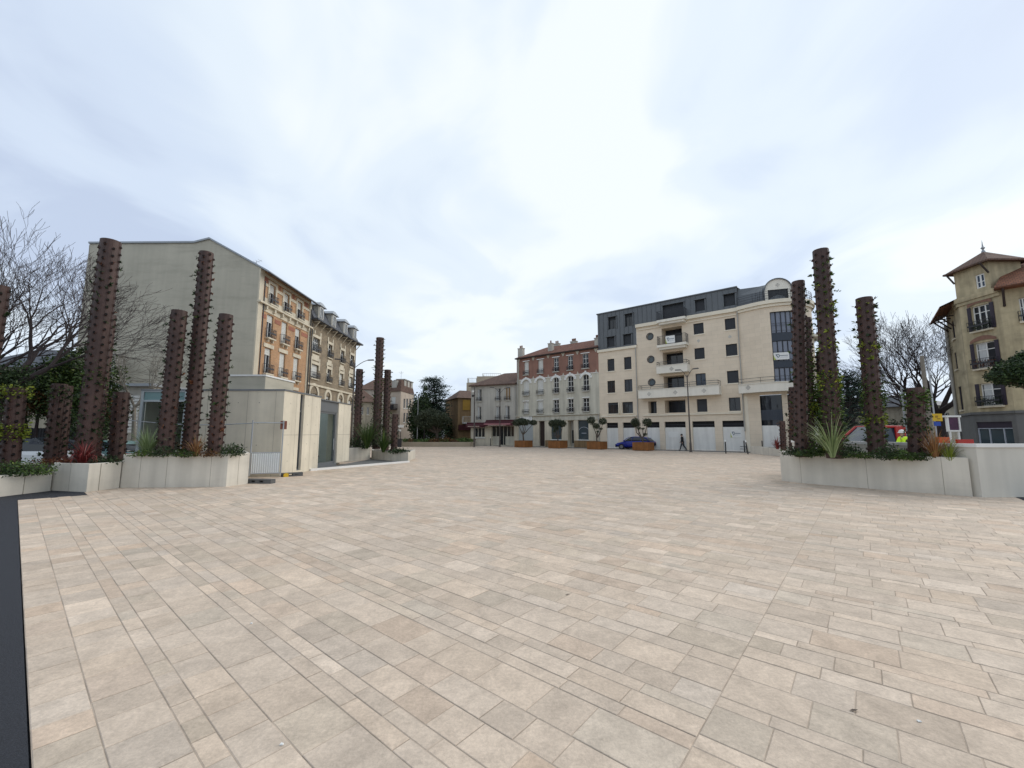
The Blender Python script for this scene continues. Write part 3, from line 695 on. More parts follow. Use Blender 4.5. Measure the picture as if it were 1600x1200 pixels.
def poster(Fx,par,u0,u1,z0,z1,d,logo=True,name='estate_agent_banner'):
    o=MB(); Fx.box(o,u0,u1,d,d+0.015,z0,z1); p=o.build(name,M['white'],par)
    if not logo: return p
    wdt,h=u1-u0,z1-z0; dd=d+0.02
    def poly(pp): return [Fx.pt(u0+x*wdt,dd,z0+y*h) for x,y in pp]
    o=MB(); o.face(poly([(0.0,0.0),(0.16,0.0),(0.07,0.3),(0.0,0.7)])); o.build('green_corner',M['yelgreen'],p)
    o=MB(); o.face(poly([(0.12,0.78),(0.36,0.78),(0.36,0.68),(0.18,0.68)])); o.face(poly([(0.13,0.68),(0.2,0.68),(0.34,0.3),(0.28,0.26)])); o.face(poly([(0.34,0.68),(0.4,0.68),(0.37,0.36),(0.33,0.32)]))
    o.face(poly([(0.40,0.52),(0.92,0.52),(0.92,0.60),(0.40,0.60)])); 
    o.build('lettering',M['slategrey'],p)
    o=MB(); o.face(poly([(0.42,0.36),(0.9,0.36),(0.9,0.39),(0.42,0.39)])); o.face(poly([(0.42,0.26),(0.9,0.26),(0.9,0.28),(0.42,0.28)])); o.build('small_lettering',M['palegrey'],p)
    return p
M['yelgreen']=mat('yellow_green_print',(0.42,0.48,0.10),0.6,0.04,3); M['slategrey']=mat('slate_grey_print',(0.10,0.14,0.18),0.6,0.04,3); M['palegrey']=mat('pale_grey_print',(0.40,0.43,0.48),0.6,0.04,3)
h=B.rect(1141.5,1158.5,672,683.5,-0.1); poster(B,b,h[0],h[1],h[2],h[3],-0.095,name='logo_panel')
h=B.rect(1045,1060,674.5,683.5,-0.1); poster(B,b,h[0],h[1],h[2],h[3],-0.095,False,name='blank_notice')
# mouldings
tr=MB(); B.box(tr,-0.1,uL,0,0.16,zt1-0.32,zt1-0.02); B.box(tr,uL-0.02,W,0,0.22,zt2-0.4,zt2-0.02); B.box(tr,uL+0.3,W-0.2,0,0.10,zt2-0.75,zt2-0.66)
zs=B.hit(1100,646)[1]; B.box(tr,0.2,uL-0.3,0.0,0.16,zs-0.12,zs+0.02); B.box(tr,uL+0.5,W-0.3,0,0.14,zs-0.12,zs+0.02)
um=(left1[0][1]+left1[1][0])/2
for dx in (-0.18,0.10): B.box(tr,um+dx,um+dx+0.1,0.0,0.12,left1[0][2],left1[0][3])
tr.build('moulding',M['stone2'],b)
dp=MB(); 
for u in (uL-0.12,W-0.1): q=B.pt(u,0.1,2.0); dp.tube([q,Vector((q.x,q.y,zt1 if u<W/2 else zt2-0.4))],0.055,8)
dp.build('downpipe',M['pipe'],b)
# diamond tile ornaments
M['tileorn']=brick_mat('diamond_mosaic',(0.45,0.43,0.38),(0.30,0.29,0.27),(0.6,0.57,0.5),0.12,0.12,0.02)
orn=MB()
def diamond(Fx,u,z,r,d): orn.face([Fx.pt(u-r,d,z),Fx.pt(u,d,z-r),Fx.pt(u+r,d,z),Fx.pt(u,d,z+r)])
for px,py in ((1091.5,532.5),(1140.5,526)): u,z=B.hit(px,py); diamond(B,u,z,0.2,0.012)
# balconies
def balcony(Fx,u0,u1,depth,ztopp,parap,railh,kind,name='balcony'):
    o=MB(); zb=ztopp-parap
    if kind=='slab':
        Fx.box(o,u0,u1,0.0,depth,ztopp-0.28,ztopp); Fx.box(o,u0+0.18,u1-0.18,0.0,depth-0.2,ztopp-0.52,ztopp-0.282)
    else:
        Fx.box(o,u0,u1,0.0,depth-0.12,zb,zb+0.18); Fx.box(o,u0,u1,depth-0.12,depth,zb,ztopp); Fx.box(o,u0,u0+0.12,0,depth-0.12,zb+0.18,ztopp); Fx.box(o,u1-0.12,u1,0,depth-0.12,zb+0.18,ztopp); Fx.box(o,u0-0.04,u1+0.04,depth-0.14,depth+0.05,ztopp,ztopp+0.06)
    bo=o.build(name,M['parapet'],b)
    o=MB(); rail(Fx,o,u0+0.06,u1-0.06,0.0,depth-0.05,ztopp+0.03,ztopp+railh,0.11 if kind=='slab' else 1.3,0.012 if kind=='slab' else 0.016,True,(0.55,) if kind!='slab' else ()); o.build('balcony_railing',M['iron'],bo)
    return bo
dB=1.0
def bz(px,py,d): return B.hit(px,py,d)
u0,z=bz(1026,541,dB); u1=bz(1072,534,dB)[0]; z=bz(1050,536.5,dB)[1]; bal1=balcony(B,u0,u1,dB,z,0.5,1.0,'slab')
h=B.rect(1040,1054.5,524.5,536,dB); poster(B,b,h[0],h[1],h[2],h[3],dB+0.0)
u0=bz(1025.5,500,dB)[0]; u1=bz(1070,495,dB)[0]; z=bz(1048,497,dB)[1]; bal0=balcony(B,u0,u1,dB,z,0.5,1.0,'slab')
u0=bz(1025.5,577,dB)[0]; u1=bz(1074,574,dB)[0]; z=bz(1050,570.2,dB)[1]; z2=bz(1050,582,dB)[1]; bal2=balcony(B,u0,u1,dB,z,z-z2,0.45,'para'); diamond(B,(u0+u1)/2,(z+z2)/2,0.26,dB+0.01)
u0=bz(997,615,dB)[0]; u1=bz(1123.5,610,dB)[0]; z=bz(1060,606.2,dB)[1]; z2=bz(1060,619.5,dB)[1]; bal3=balcony(B,u0,u1,dB,z,z-z2,0.55,'para')
for px in (1014,1055,1100): u=bz(px,612,dB)[0]; diamond(B,u,(z+z2)/2,0.26,dB+0.01)
# zinc attic
at=MB()
def zsec(u0,u1,z0,z1,holes):
    A2=Fac((B.pt(0,0.02,0).x,B.pt(0,0.02,0).y),(B.pt(W,0.02,0).x,B.pt(W,0.02,0).y))
    A2.wall(at,u0,u1,z0,z1,holes,0.3)
    u=u0+0.25
    while u<u1:
        ok=[(z0,z1)]
        for h in holes:
            if h[0]-0.05<u<h[1]+0.05: ok=[(a,c) for x in ok for a,c in ((x[0],min(x[1],h[2]-0.05)),(max(x[0],h[3]+0.05),x[1])) if c-a>0.05]
        for a,c in ok: A2.box(at,u-0.02,u+0.02,0,0.045,a,c)
        u+=0.55
    return A2
ztl=B.hit(969,483)[1]; ztop=(B.hit(941,491)[1]+B.hit(1167,445.5)[1])/2
s2=ngrid(B,[(951,963,495,514),(977,989,490.5,510)]); s1=ngrid(B,[(949,961,526,542),(974.5,987,522.5,538.5)])
sr=ngrid(B,[(1086.5,1101.5,468,486),(1131,1149,459.5,478)]); slg=B.rect(1036,1069,475,498)
slg=(slg[0],slg[1],zt2+0.05,slg[3])
A2=zsec(0,uL,zt1,ztop,s2+s1); zsec(uL,W,zt2,ztop,sr+[slg])
A2.box(at,-0.1,W+0.05,-0.2,0.12,ztop,ztop+0.12)
at.face([B.pt(0,-11,zt1),B.pt(0,0.02,zt1),B.pt(0,0.02,ztop),B.pt(0,-11,ztop)]); at.face([B.pt(0,0.0,ztop+0.05),B.pt(W,0.0,ztop+0.05),B.pt(W+2,-12,ztop+0.05),B.pt(0,-12,ztop+0.05)])
A2.box(at,0,uL+0.02,0,0.1,zt1-0.02,zt1+0.1)
attic=at.build('zinc_attic',M['zpanel'],b)
for i,h in enumerate(s2+s1+sr+[slg]):
    window(A2,attic,h,M['anth'],M['glass'],0.2,1,(),0.05,blind=(M['anthsh'],1.0) if i>=2 else (M['anthsh'],0.2),name='attic_window')
o=MB()
for h in s2+s1+sr+[slg]: A2.box(o,h[0]-0.12,h[1]+0.12,0.0,0.2,h[3],h[3]+0.08); A2.box(o,h[0]-0.1,h[0],0.0,0.1,h[2],h[3]); A2.box(o,h[1],h[1]+0.1,0.0,0.1,h[2],h[3])
o.build('attic_window_hood',M['zpanel'],attic)
# rounded corner: short straight bay then an arc
t0=Vector((0.564,-0.826,0)).normalized(); Q1=P1+t0*1.5; n0=Vector((0.826,0.564,0)).normalized(); RR=3.5; CC=Q1+n0*RR
arc=[]; a_st=math.atan2(-n0.y,-n0.x)
NA=22; TOT=R(165)
def arcpt(r,k,z): a=a_st+TOT*k/NA; return Vector((CC.x+r*math.cos(a),CC.y+r*math.sin(a),z))
def bowpath(off):   # plan path offset outwards: straight bay start, then arc points
    nn=-n0; return [P1+nn*off]+[arcpt(RR+off,k,0) for k in range(NA+1)]
def ring(mb,off0,off1,z0,z1):
    a,c=bowpath(off0),bowpath(off1)
    Z=Vector((0,0,1))
    for i in range(len(a)-1):
        mb.face([c[i]+Z*z0,c[i+1]+Z*z0,c[i+1]+Z*z1,c[i]+Z*z1]); mb.face([a[i]+Z*z1,c[i]+Z*z1,c[i+1]+Z*z1,a[i+1]+Z*z1]); mb.face([a[i]+Z*z0,a[i+1]+Z*z0,c[i+1]+Z*z0,c[i]+Z*z0])
    mb.face([a[0]+Z*z0,c[0]+Z*z0,c[0]+Z*z1,a[0]+Z*z1])
zcor=zt2-0.0
G1=Fac(P1,Q1)
# glazed stack position: arc steps that fall between px 1208 and 1245
def pxof(p): 
    d=p-Vector((0,0,H)); y=d.y*CP+d.z*SP; return 800+F*d.x/y
ks=[k for k in range(NA+1) if pxof(arcpt(RR,k,8))>1208.0][0]; ke=ks+6
path=bowpath(0); Z=Vector((0,0,1))
zrow=[(AT(1225,487,path[ks+2].y).z,AT(1225,520,path[ks+2].y).z),(AT(1225,532,path[ks+2].y).z,AT(1225,564,path[ks+2].y).z),(AT(1225,574,path[ks+2].y).z,AT(1225,597,path[ks+2].y).z)]
zs_top=zrow[0][0]; zs_bot=zrow[2][1]
cw=MB(); 
zgf0=AT(1200,665,path[1].y).z; zgf1=AT(1200,618,path[1].y).z
for i in range(len(path)-1):
    a,c=path[i],path[i+1]
    def q(z0,z1): cw.face([a+Z*z0,c+Z*z0,c+Z*z1,a+Z*z1])
    k=i-1
    if ks<=k<ke: q(zgf1,zs_bot); q(zs_top,zcor)
    else:
        if k>=NA-8: # recessed loggias on the side street
            for z0,z1 in ((zgf1,zrow[2][1]),(zrow[2][0],zrow[1][1]),(zrow[1][0],zrow[0][1]),(zrow[0][0],zcor)): q(z0,z1)
        else: q(zgf1,zcor)
    if i%5==0 or i>16: q(0,zgf1)
cw.build('corner_wall',M['stone'],b)
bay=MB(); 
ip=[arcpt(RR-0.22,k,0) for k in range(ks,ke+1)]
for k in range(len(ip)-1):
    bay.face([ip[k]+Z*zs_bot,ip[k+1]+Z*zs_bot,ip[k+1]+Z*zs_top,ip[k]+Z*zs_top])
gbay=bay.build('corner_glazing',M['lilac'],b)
fm=MB()
for k in range(len(ip)):
    fm.tube([ip[k]+Z*zs_bot,ip[k]+Z*zs_top],0.06,4)
for z in (zs_bot,zrow[2][0]-0.02,zrow[1][1],zrow[1][0],zrow[0][1],zs_top): fm.tube([p+Z*z for p in ip],0.07,4)
fm.build('glazing_frame',M['anth'],gbay)
sp=MB()
op=[arcpt(RR-0.12,k,0) for k in range(ks,ke+1)]
for z1,z0 in ((zrow[1][0],zrow[0][1]),(zrow[2][0],zrow[1][1])):
    for k in range(len(op)-1): sp.face([op[k]+Z*z0,op[k+1]+Z*z0,op[k+1]+Z*z1,op[k]+Z*z1])
    
sp=MB()
for (za,zb) in ((zrow[0][1],zrow[1][0]),(zrow[1][1],zrow[2][0])):
    lo,hi=min(za,zb),max(za,zb)
    for k in range(len(op)-1): sp.face([op[k]+Z*lo,op[k+1]+Z*lo,op[k+1]+Z*hi,op[k]+Z*hi])
sp.build('spandrel',M['navy'],gbay)
rl=MB()
for za,zb in ((zrow[0][1],zrow[0][0]),(zrow[1][1],zrow[1][0])):
    for f_ in (0.1,0.35,0.45): rl.tube([arcpt(RR-0.02,k,za+(zb-za)*f_) for k in range(ks,ke+1)],0.018,4)
rl.build('window_railing',M['iron'],gbay)
bp=Fac(arcpt(RR+0.02,ks,0),arcpt(RR+0.02,ks+3,0)); pm=(zrow[1][0]+zrow[1][1])/2
zb1=AT(1215,562,arcpt(RR,ks+1,0).y).z; zb2=AT(1215,551,arcpt(RR,ks+1,0).y).z
poster(bp,b,0.05,bp.L-0.05,min(zb1,zb2),max(zb1,zb2),0.05)
# cornice, balcony ring
tr=MB(); ring(tr,0.0,0.32,zcor-0.35,zcor); ring(tr,0,0.16,zcor-0.62,zcor-0.37); tr.build('corner_cornice',M['stone2'],b)
zb0=AT(1206,611.5,path[3].y-0.8).z; zb1=AT(1206,598,path[3].y-0.8).z
tr=MB(); ring(tr,0.0,0.95,zb0,zb0+0.2); ring(tr,0.83,0.95,zb0+0.2,zb1); ring(tr,0.80,1.02,zb1,zb1+0.07); cb=tr.build('corner_balcony',M['parapet'],b)
rl=MB(); bp2=bowpath(0.88)
for f_ in (0.28,0.58): rl.tube([p+Z*(zb1+f_) for p in bp2],0.02,5)
for p in bp2[::2]: rl.tube([p+Z*zb1,p+Z*(zb1+0.58)],0.016,4)
rl.build('balcony_railing',M['iron'],cb)
q=(bp2[0]+bp2[1])/2; fb=Fac(bowpath(0.95)[0],bowpath(0.95)[1]); diamond(fb,fb.L*0.62,(zb0+zb1)/2+0.1,0.26,0.01)
orn.build('diamond_mosaic',M['tileorn'],b)
# side-street balconies
for zz in (zrow[0][1],zrow[1][1]):
    tr=MB(); pts=[arcpt(RR+0.7,k,0) for k in range(NA-9,NA+1)]; pin=[arcpt(RR,k,0) for k in range(NA-9,NA+1)]
    for i in range(len(pts)-1):
        tr.hexa([pin[i]+Z*(zz-0.25),pts[i]+Z*(zz-0.25),pts[i+1]+Z*(zz-0.25),pin[i+1]+Z*(zz-0.25),pin[i]+Z*zz,pts[i]+Z*zz,pts[i+1]+Z*zz,pin[i+1]+Z*zz])
    o=tr.build('side_balcony',M['parapet'],b); rl=MB()
    for f_ in (0.5,1.0): rl.tube([p+Z*(zz+f_) for p in pts],0.02,5)
    for p in pts: rl.tube([p+Z*zz,p+Z*(zz+1)],0.014,4)
    rl.build('balcony_railing',M['iron'],o)
# ground floor glazing of the corner
gg=MB(); gp=bowpath(-0.25); hb=MB(); tp=MB(); hp=bowpath(-0.08)
for i in range(len(gp)-1):
    gg.face([gp[i]+Z*0,gp[i+1]+Z*0,gp[i+1]+Z*zgf1,gp[i]+Z*zgf1])
    hb.face([hp[i]+Z*0,hp[i+1]+Z*0,hp[i+1]+Z*zgf0,hp[i]+Z*zgf0])
    tp.face([hp[i]+Z*(zgf0+0.5),hp[i+1]+Z*(zgf0+0.5),hp[i+1]+Z*(zgf0+1.5),hp[i]+Z*(zgf0+1.5)])
cg=gg.build('corner_shopfront',M['glass'],b); hb.build('hoarding',M['hoard'],cg); tp.build('glass_panel',M['navy'],cg)
tr=MB(); G1=Fac(P1,Q1); G1.box(tr,-0.05,0.35,-0.2,0.02,0,zgf1)
tr.build('corner_pier',M['stone2'],b)
# curved zinc roof over the corner and the arched dormer
rf=MB(); n=NA
zr0,zr1=zcor+0.02,ztop-0.05
lo=[p for p in bowpath(-0.35)]; hi=[p for p in bowpath(-1.5)]
lo[0]=P1+Vector((0,0,0)); hi[0]=B.pt(W,-0.6,0)
for i in range(len(lo)-1):
    md0=(lo[i]*0.45+hi[i]*0.55); md1=(lo[i+1]*0.45+hi[i+1]*0.55)
    # bulging profile
    m0=lo[i]*0.72+hi[i]*0.28; m1=lo[i+1]*0.72+hi[i+1]*0.28; zm=zr0+(zr1-zr0)*0.6
    rf.face([lo[i]+Z*zr0,lo[i+1]+Z*zr0,m1+Z*zm,m0+Z*zm]); rf.face([m0+Z*zm,m1+Z*zm,hi[i+1]+Z*zr1,hi[i]+Z*zr1])
    rf.tube([lo[i]+Z*zr0,m0+Z*zm,hi[i]+Z*zr1],0.025,4)
ctr=Vector((CC.x,CC.y,0))
for i in range(len(hi)-1): rf.face([hi[i]+Z*zr1,hi[i+1]+Z*zr1,ctr+Z*(zr1+0.1)])
cr=rf.build('corner_roof',M['zpanel'],b)
kd=[k for k in range(NA+1) if pxof(arcpt(RR,k,14))>1217][0]
ddir=(arcpt(1,kd,0)-CC); ddir.z=0; ddir.normalize(); dtan=Vector((-ddir.y,ddir.x,0))
o0=CC+ddir*(RR-0.35); o0.z=0
DF=Fac(o0-dtan*1.15,o0+dtan*1.15)
if (DF.n.x*ddir.x+DF.n.y*ddir.y)<0: DF=Fac(o0+dtan*1.15,o0-dtan*1.15)
zd0=zcor+0.02; zspr=AT(1217,452,o0.y).z; 
dm=MB(); hw=1.15; rise=AT(1217,435.5,o0.y).z-zspr
dz_=AT(1217,452,o0.y).z
DF.box(dm,0,0.28,-0.3,0,zd0,zspr); DF.box(dm,2.02,2.3,-0.3,0,zd0,zspr)
nn=16
for k in range(nn):
    a0,a1=PI*k/nn,PI*(k+1)/nn
    dm.face([DF.pt(1.15+hw*math.cos(a0),0,zspr+rise*math.sin(a0)),DF.pt(1.15+hw*math.cos(a1),0,zspr+rise*math.sin(a1)),DF.pt(1.15,0,zspr)])
dmo=dm.build('arched_dormer',M['parapet'],b)
dm=MB()
for k in range(nn):
    a0,a1=PI*k/nn,PI*(k+1)/nn; e=1.05
    p=[DF.pt(1.15+hw*e*math.cos(a),d,zspr+rise*e*math.sin(a)) for a in (a0,a1) for d in (0.12,-2.4)]
    p2=[DF.pt(1.15+hw*0.97*math.cos(a),d,zspr+rise*0.97*math.sin(a)) for a in (a0,a1) for d in (0.12,-2.4)]
    dm.face([p[0],p[1],p[3],p[2]]); dm.face([p2[0],p[0],p[2],p2[2]])
DF.box(dm,-0.05,0.0,-2.4,0.02,zd0,zspr); DF.box(dm,2.3,2.35,-2.4,0.02,zd0,zspr)
dm.build('dormer_roof',M['zpanel'],dmo)
dm=MB(); DF.box(dm,0.28,2.02,-0.2,-0.15,zd0,zspr); dm.build('dormer_window',M['anthsh'],dmo)
orn=MB(); diamond(DF,1.15,zspr+rise*0.42,0.2,0.01); orn.build('dormer_ornament',M['tileorn'],dmo)
rl=MB(); pts=bowpath(0.12)
for f_ in (0.25,0.5,0.75,0.95): rl.tube([p+Z*(zcor+f_) for p in pts[:-4]],0.018,4)
for p in pts[:-4]: rl.tube([p+Z*zcor,p+Z*(zcor+0.95)],0.016,4)
rl.build('roof_railing',M['iron'],b)

# =============== terracotta and white house ===============
C1=P0-dv*0.0; C0=onray(P1,dv,807.5)
C=Fac(C0,P0); b=thing('terracotta_fronted_house','four storey house, terracotta above, grey below, with white window hoods','house',(C0.x,C0.y,0))
ze=C.hit(870,552.5)[1]; zred=C.hit(870,588.5)[1]
r3=ngrid(C,[(819,826,564.7,586),(840.7,848.6,562,583),(865,873,559,580.5),(887,895,556,577.8),(910,919.5,553,575)])
r2=ngrid(C,[(818,826.7,595,617.5),(839.6,849,592,616),(865,873,590,614),(887,896,588,612),(911,920,585.5,610)])
r1=ngrid(C,[(818,826,626,646),(840,848.5,625.5,645.5),(865,873.3,625,644.5),(887.5,896,624,644),(911,920.5,623,643)])
zf=C.hit(870,649)[1]; zf2=C.hit(870,657.5)[1]; zbk=C.hit(870,686.5)[1]
g=[(C.hit(809.5,670)[0],C.hit(833,670)[0],0.45,zf2,0.25),(C.hit(842,670)[0],C.hit(851,670)[0],0.05,zf2,0.35),(C.hit(861,670)[0],C.hit(877.5,670)[0],zbk,zf2,0.25),(C.hit(887,670)[0],C.hit(896.5,670)[0],0.05,zf2,0.9),(C.hit(903,670)[0],C.hit(919.5,670)[0],zbk,zf2,0.25)]
w3=MB(); C.wall(w3,0,C.L,zred,ze,[h for h in r3]); w3.build('upper_wall',M['terra'],b)
w3=MB(); C.wall(w3,0,C.L,zf,zred,r2+r1); w3.face([C.pt(0,-9,0),C.pt(0,0,0),C.pt(0,0,ze),C.pt(0,-9,ze)]); C.box(w3,0.15,0.45,0.0,0.1,zf,ze-0.4); w3.build('wall',M['greyrender'],b)
w3=MB(); C.wall(w3,0,C.L,0,zf,g); w3.build('shopfront_wall',M['cream'],b)
for i,h in enumerate(r3+r2+r1):
    open_=i%5>=2
    window(C,b,h,M['wframe'],M['glass'],0.2,1,(0.35,0.68) if open_ else (),0.05,curtain=None if open_ else (M['blind'],((0.04,0.47),(0.53,0.96))),rl=(M['iron'],0.55,0.18),sill=M['greyrender2'],sd=0.2)
tr=MB()
for h in r2:
    um=(h[0]+h[1])/2; w_=(h[1]-h[0])/2
    for k in range(12):
        a0,a1=R(25)+R(130)*k/12,R(25)+R(130)*(k+1)/12; r0,r1_=w_+0.18,w_+0.48; cz=h[3]-0.55
        A=[C.pt(um+r*math.cos(a)*1.05,0.1,cz+r*math.sin(a)) for r,a in ((r0,a0),(r1_,a0),(r1_,a1),(r0,a1))]; Bk=[C.pt(um+r*math.cos(a)*1.05,0.0,cz+r*math.sin(a)) for r,a in ((r0,a0),(r1_,a0),(r1_,a1),(r0,a1))]
        tr.face(A); tr.face([Bk[1],Bk[2],A[2],A[1]]); tr.face([Bk[0],A[0],A[3],Bk[3]])
    C.box(tr,um-0.1,um+0.1,0.0,0.14,h[3]+0.22,h[3]+0.5)
    for s in (-1,1): C.box(tr,um+s*(w_+0.32)-0.14,um+s*(w_+0.32)+0.14,0,0.1,h[3]-0.45,h[3]-0.15)
for h in r1: C.box(tr,h[0]-0.1,h[1]+0.1,0,0.06,h[3]+0.02,h[3]+0.14)
for h in r3: C.box(tr,h[0]-0.2,h[1]+0.2,0,0.08,h[3]+0.03,h[3]+0.14)
C.box(tr,0.35,C.L-0.1,0.0,0.06,zred-0.02,zred+0.06)
tr.build('window_hood',M['white'],b)
tr=MB(); C.box(tr,-0.05,C.L-0.02,0.0,0.22,zf-0.02,zf+0.1); C.box(tr,0.1,C.L-0.1,0.0,0.08,zf2+0.05,zf-0.15); 
gu=MB(); C.box(gu,-0.1,C.L,0.0,0.36,ze-0.06,ze+0.09); gu.build('eave_board',M['timber'],b)
dts=[0.35]+[(a[1]+bb[0])/2 for a,bb in zip(r3[:-1],r3[1:])]+[C.L-0.35]
for u in dts: 
    tr.face([C.pt(u-0.3,0.03,ze-0.05),C.pt(u,0.03,ze-0.55),C.pt(u+0.3,0.03,ze-0.05)])
    tr.face([C.pt(u-0.15,0.03,zred+0.1),C.pt(u+0.15,0.03,zred+0.1),C.pt(u,0.03,zred+0.45)])
tr.build('moulding',M['greyrender'],b)
o=MB(); C.box(o,g[0][0],g[0][1],-0.25,-0.2,g[0][2],g[0][3]); o.build('shop_window',M['lalu'],b)
o=MB(); C.box(o,g[1][0],g[1][1],-0.35,-0.3,0,g[1][3]); C.box(o,(g[1][0]+g[1][1])/2-0.03,(g[1][0]+g[1][1])/2+0.03,-0.3,-0.27,0.1,2.3); o.build('entrance_door',M['timber'],b)
for h in (g[2],g[4]):
    o=MB(); C.box(o,h[0],h[1],-0.25,-0.2,h[2],h[3]); sh=o.build('shop_window',M['sglass'],b)
    o=MB(); C.box(o,h[0]-0.05,h[1]+0.05,-0.02,0.1,h[2]-0.1,h[2]); o.build('sill',M['white'],sh)
h=g[4]; o=MB(); um=(h[0]+h[1])/2; zm=h[2]+(h[3]-h[2])*0.5
for k in range(10):
    a0,a1=R(20)+R(140)*k/10,R(20)+R(140)*(k+1)/10
    o.face([C.pt(um+r*math.cos(a),-0.19,zm-0.2+r*math.sin(a)*0.75) for r,a in ((0.72,a0),(0.78,a0),(0.78,a1),(0.72,a1))])
C.box(o,um-0.35,um+0.35,-0.197,-0.19,zm-0.45,zm-0.38); o.build('window_lettering',M['palegrey'],b)
o=MB(); C.box(o,g[3][0],g[3][1],-0.9,-0.85,0,g[3][3]); o.build('side_door',M['greyrender2'],b)
o=MB(); C.box(o,g[3][0]+0.15,g[3][1]-0.1,-0.85,-0.83,0.5,2.2); o.build('door_glass',M['glass'],b)
o=MB(); 
for a,c in ((g[1][1]+0.1,g[3][0]-0.05),(g[3][1]+0.05,C.L-0.1)): C.box(o,a,c,0.0,0.05,0,zbk-0.12)
o.build('plinth',M['ochre'],b)
h=C.rect(813,832,650.5,657); o=MB(); C.box(o,h[0],h[1],0.08,0.14,h[2],h[3]); sg=o.build('shop_sign',M['white'],b)
o=MB(); q0,q1=h[0]+0.35,h[1]-0.3; zz0,zz1=h[2]+0.08,h[3]-0.08
for s_,e_ in ((q0,q0+0.04),(q1-0.04,q1)): C.box(o,s_,e_,0.14,0.15,zz0,zz1)
C.box(o,q0,q0+0.15,0.14,0.15,zz1-0.04,zz1); C.box(o,q1-0.15,q1,0.14,0.15,zz1-0.04,zz1); C.box(o,q0+0.25,q0+0.36,0.14,0.15,(zz0+zz1)/2-0.06,(zz0+zz1)/2+0.06); o.build('sign_mark',M['slategrey'],sg)
# tile roof and chimneys
rf=MB(); zrdg=C.hit(936,535)[1]+1.6; 
rf.face([C.pt(-0.1,0.35,ze+0.1),C.pt(C.L,0.35,ze+0.1),C.pt(C.L,-4.5,ze+2.2),C.pt(2.2,-4.5,ze+2.2)]); rf.face([C.pt(-0.1,-9,ze+0.1),C.pt(-0.1,0.35,ze+0.1),C.pt(2.2,-4.5,ze+2.2)])
rf.face([C.pt(C.L,-9,ze+0.1),C.pt(-0.1,-9,ze+0.1),C.pt(2.2,-4.5,ze+2.2),C.pt(C.L,-4.5,ze+2.2)]); rf.face([C.pt(C.L,0.35,ze+0.1),C.pt(C.L,-9,ze+0.1),C.pt(C.L,-4.5,ze+2.2)])
roof=rf.build('roof',M['tile'],b)
for (x0,x1,y0,y1,d,pots) in ((809,816.5,544,560,-0.4,2),(856,862.5,536,552,-1.2,1),(865,873,536.5,547,-4.6,2),(891,900,533,543,-4.6,3),(928.5,935.5,527.5,541,-0.5,2)):
    u0,zt=C.hit(x0,y0,d); u1,zb=C.hit(x1,y1,d); o=MB(); C.box(o,u0,u1,d-0.5,d,min(zb,ze+0.1)-0.3 if d>-2 else ze+1.2,zt-0.15); C.box(o,u0-0.05,u1+0.05,d-0.55,d+0.05,zt-0.15,zt-0.05); ch=o.build('chimney',M['greyrender2'],roof)
    o=MB()
    for k in range(pots): q=C.pt(u0+(u1-u0)*(k+1)/(pots+1),d-0.25,zt-0.05); o.lathe([(0.11,0),(0.1,0.4),(0.08,0.4),(0.07,0)],(q.x,q.y,q.z),8)
    o.v and o.build('chimney_pot',M['villabrick'],roof)
dp=MB(); q=C.pt(0.3,0.18,0); dp.tube([Vector((q.x,q.y,zf)),Vector((q.x,q.y,ze-0.2))],0.05,8); q=C.pt(C.L-0.1,0.16,0); dp.tube([q,Vector((q.x,q.y,zf+0.1))],0.05,8); dp.build('downpipe',M['pipe'],b)

# =============== grey restaurant building ===============
dD=Vector((-1600/(F/CP),1,0)).normalized(); D0=onray(C0,dD,735.5)
D_=Fac(D0,C0); b=thing('grey_restaurant_building','three storey pale grey rendered house with burgundy restaurant awnings at street level','house',(D0.x,D0.y,0))
ze=D_.hit(770,601.5)[1]
r2=ngrid(D_,[(745.8,752.3,608.5,628.6),(775,782,606,625),(789.3,797.2,605,625)]); r1=ngrid(D_,[(745.8,751.8,636.5,658),(775,782,634,655),(789.5,796,633,654)])
zaw=D_.hit(770,661)[1]
gw=D_.rect(741,757.5,668,683.5); gd=D_.rect(768,803,666,692.5); gd=(gd[0],gd[1],0.12,gd[3],0.5)
w3=MB(); D_.wall(w3,0,D_.L,zaw-0.3,ze,r2+r1); w3.face([D_.pt(0,-9,0),D_.pt(0,0,0),D_.pt(0,0,ze),D_.pt(0,-9,ze)]); w3.build('wall',M['greyrender2'],b)
w3=MB(); D_.wall(w3,0,D_.L,0,zaw-0.3,[gw,gd]); w3.build('shopfront_wall',M['cream'],b)
for i,h in enumerate(r2+r1):
    window(D_,b,h,M['wframe'],M['glass'],0.2,1,(),0.06,curtain=(M['ochre'],((0.03,0.97),)) if i==2 else (M['curtain'],((0.05,0.3),)),rl=(M['iron'],0.55,0.2),sill=M['greyrender'],sd=0.1,shut=None)
window(D_,b,gw,M['greyrender'],M['glass'],0.2,2,(),0.1,sill=M['white'],name='restaurant_window')
o=MB(); D_.box(o,gd[0],gd[1],-0.5,-0.45,0.1,gd[3]); o.build('restaurant_glazing',M['glass'],b)
o=MB(); um=(gd[0]+gd[1])/2
for a,c in ((gd[0],um-0.5),(um+0.3,gd[1])): D_.box(o,a,c,-0.42,-0.34,0.12,1.35)
for k in range(7): u=gd[0]+(gd[1]-gd[0])*k/6; D_.box(o,u-0.03,u+0.03,-0.45,-0.33,0.1,gd[3])
o.build('lower_panel',M['greyrender'],b)
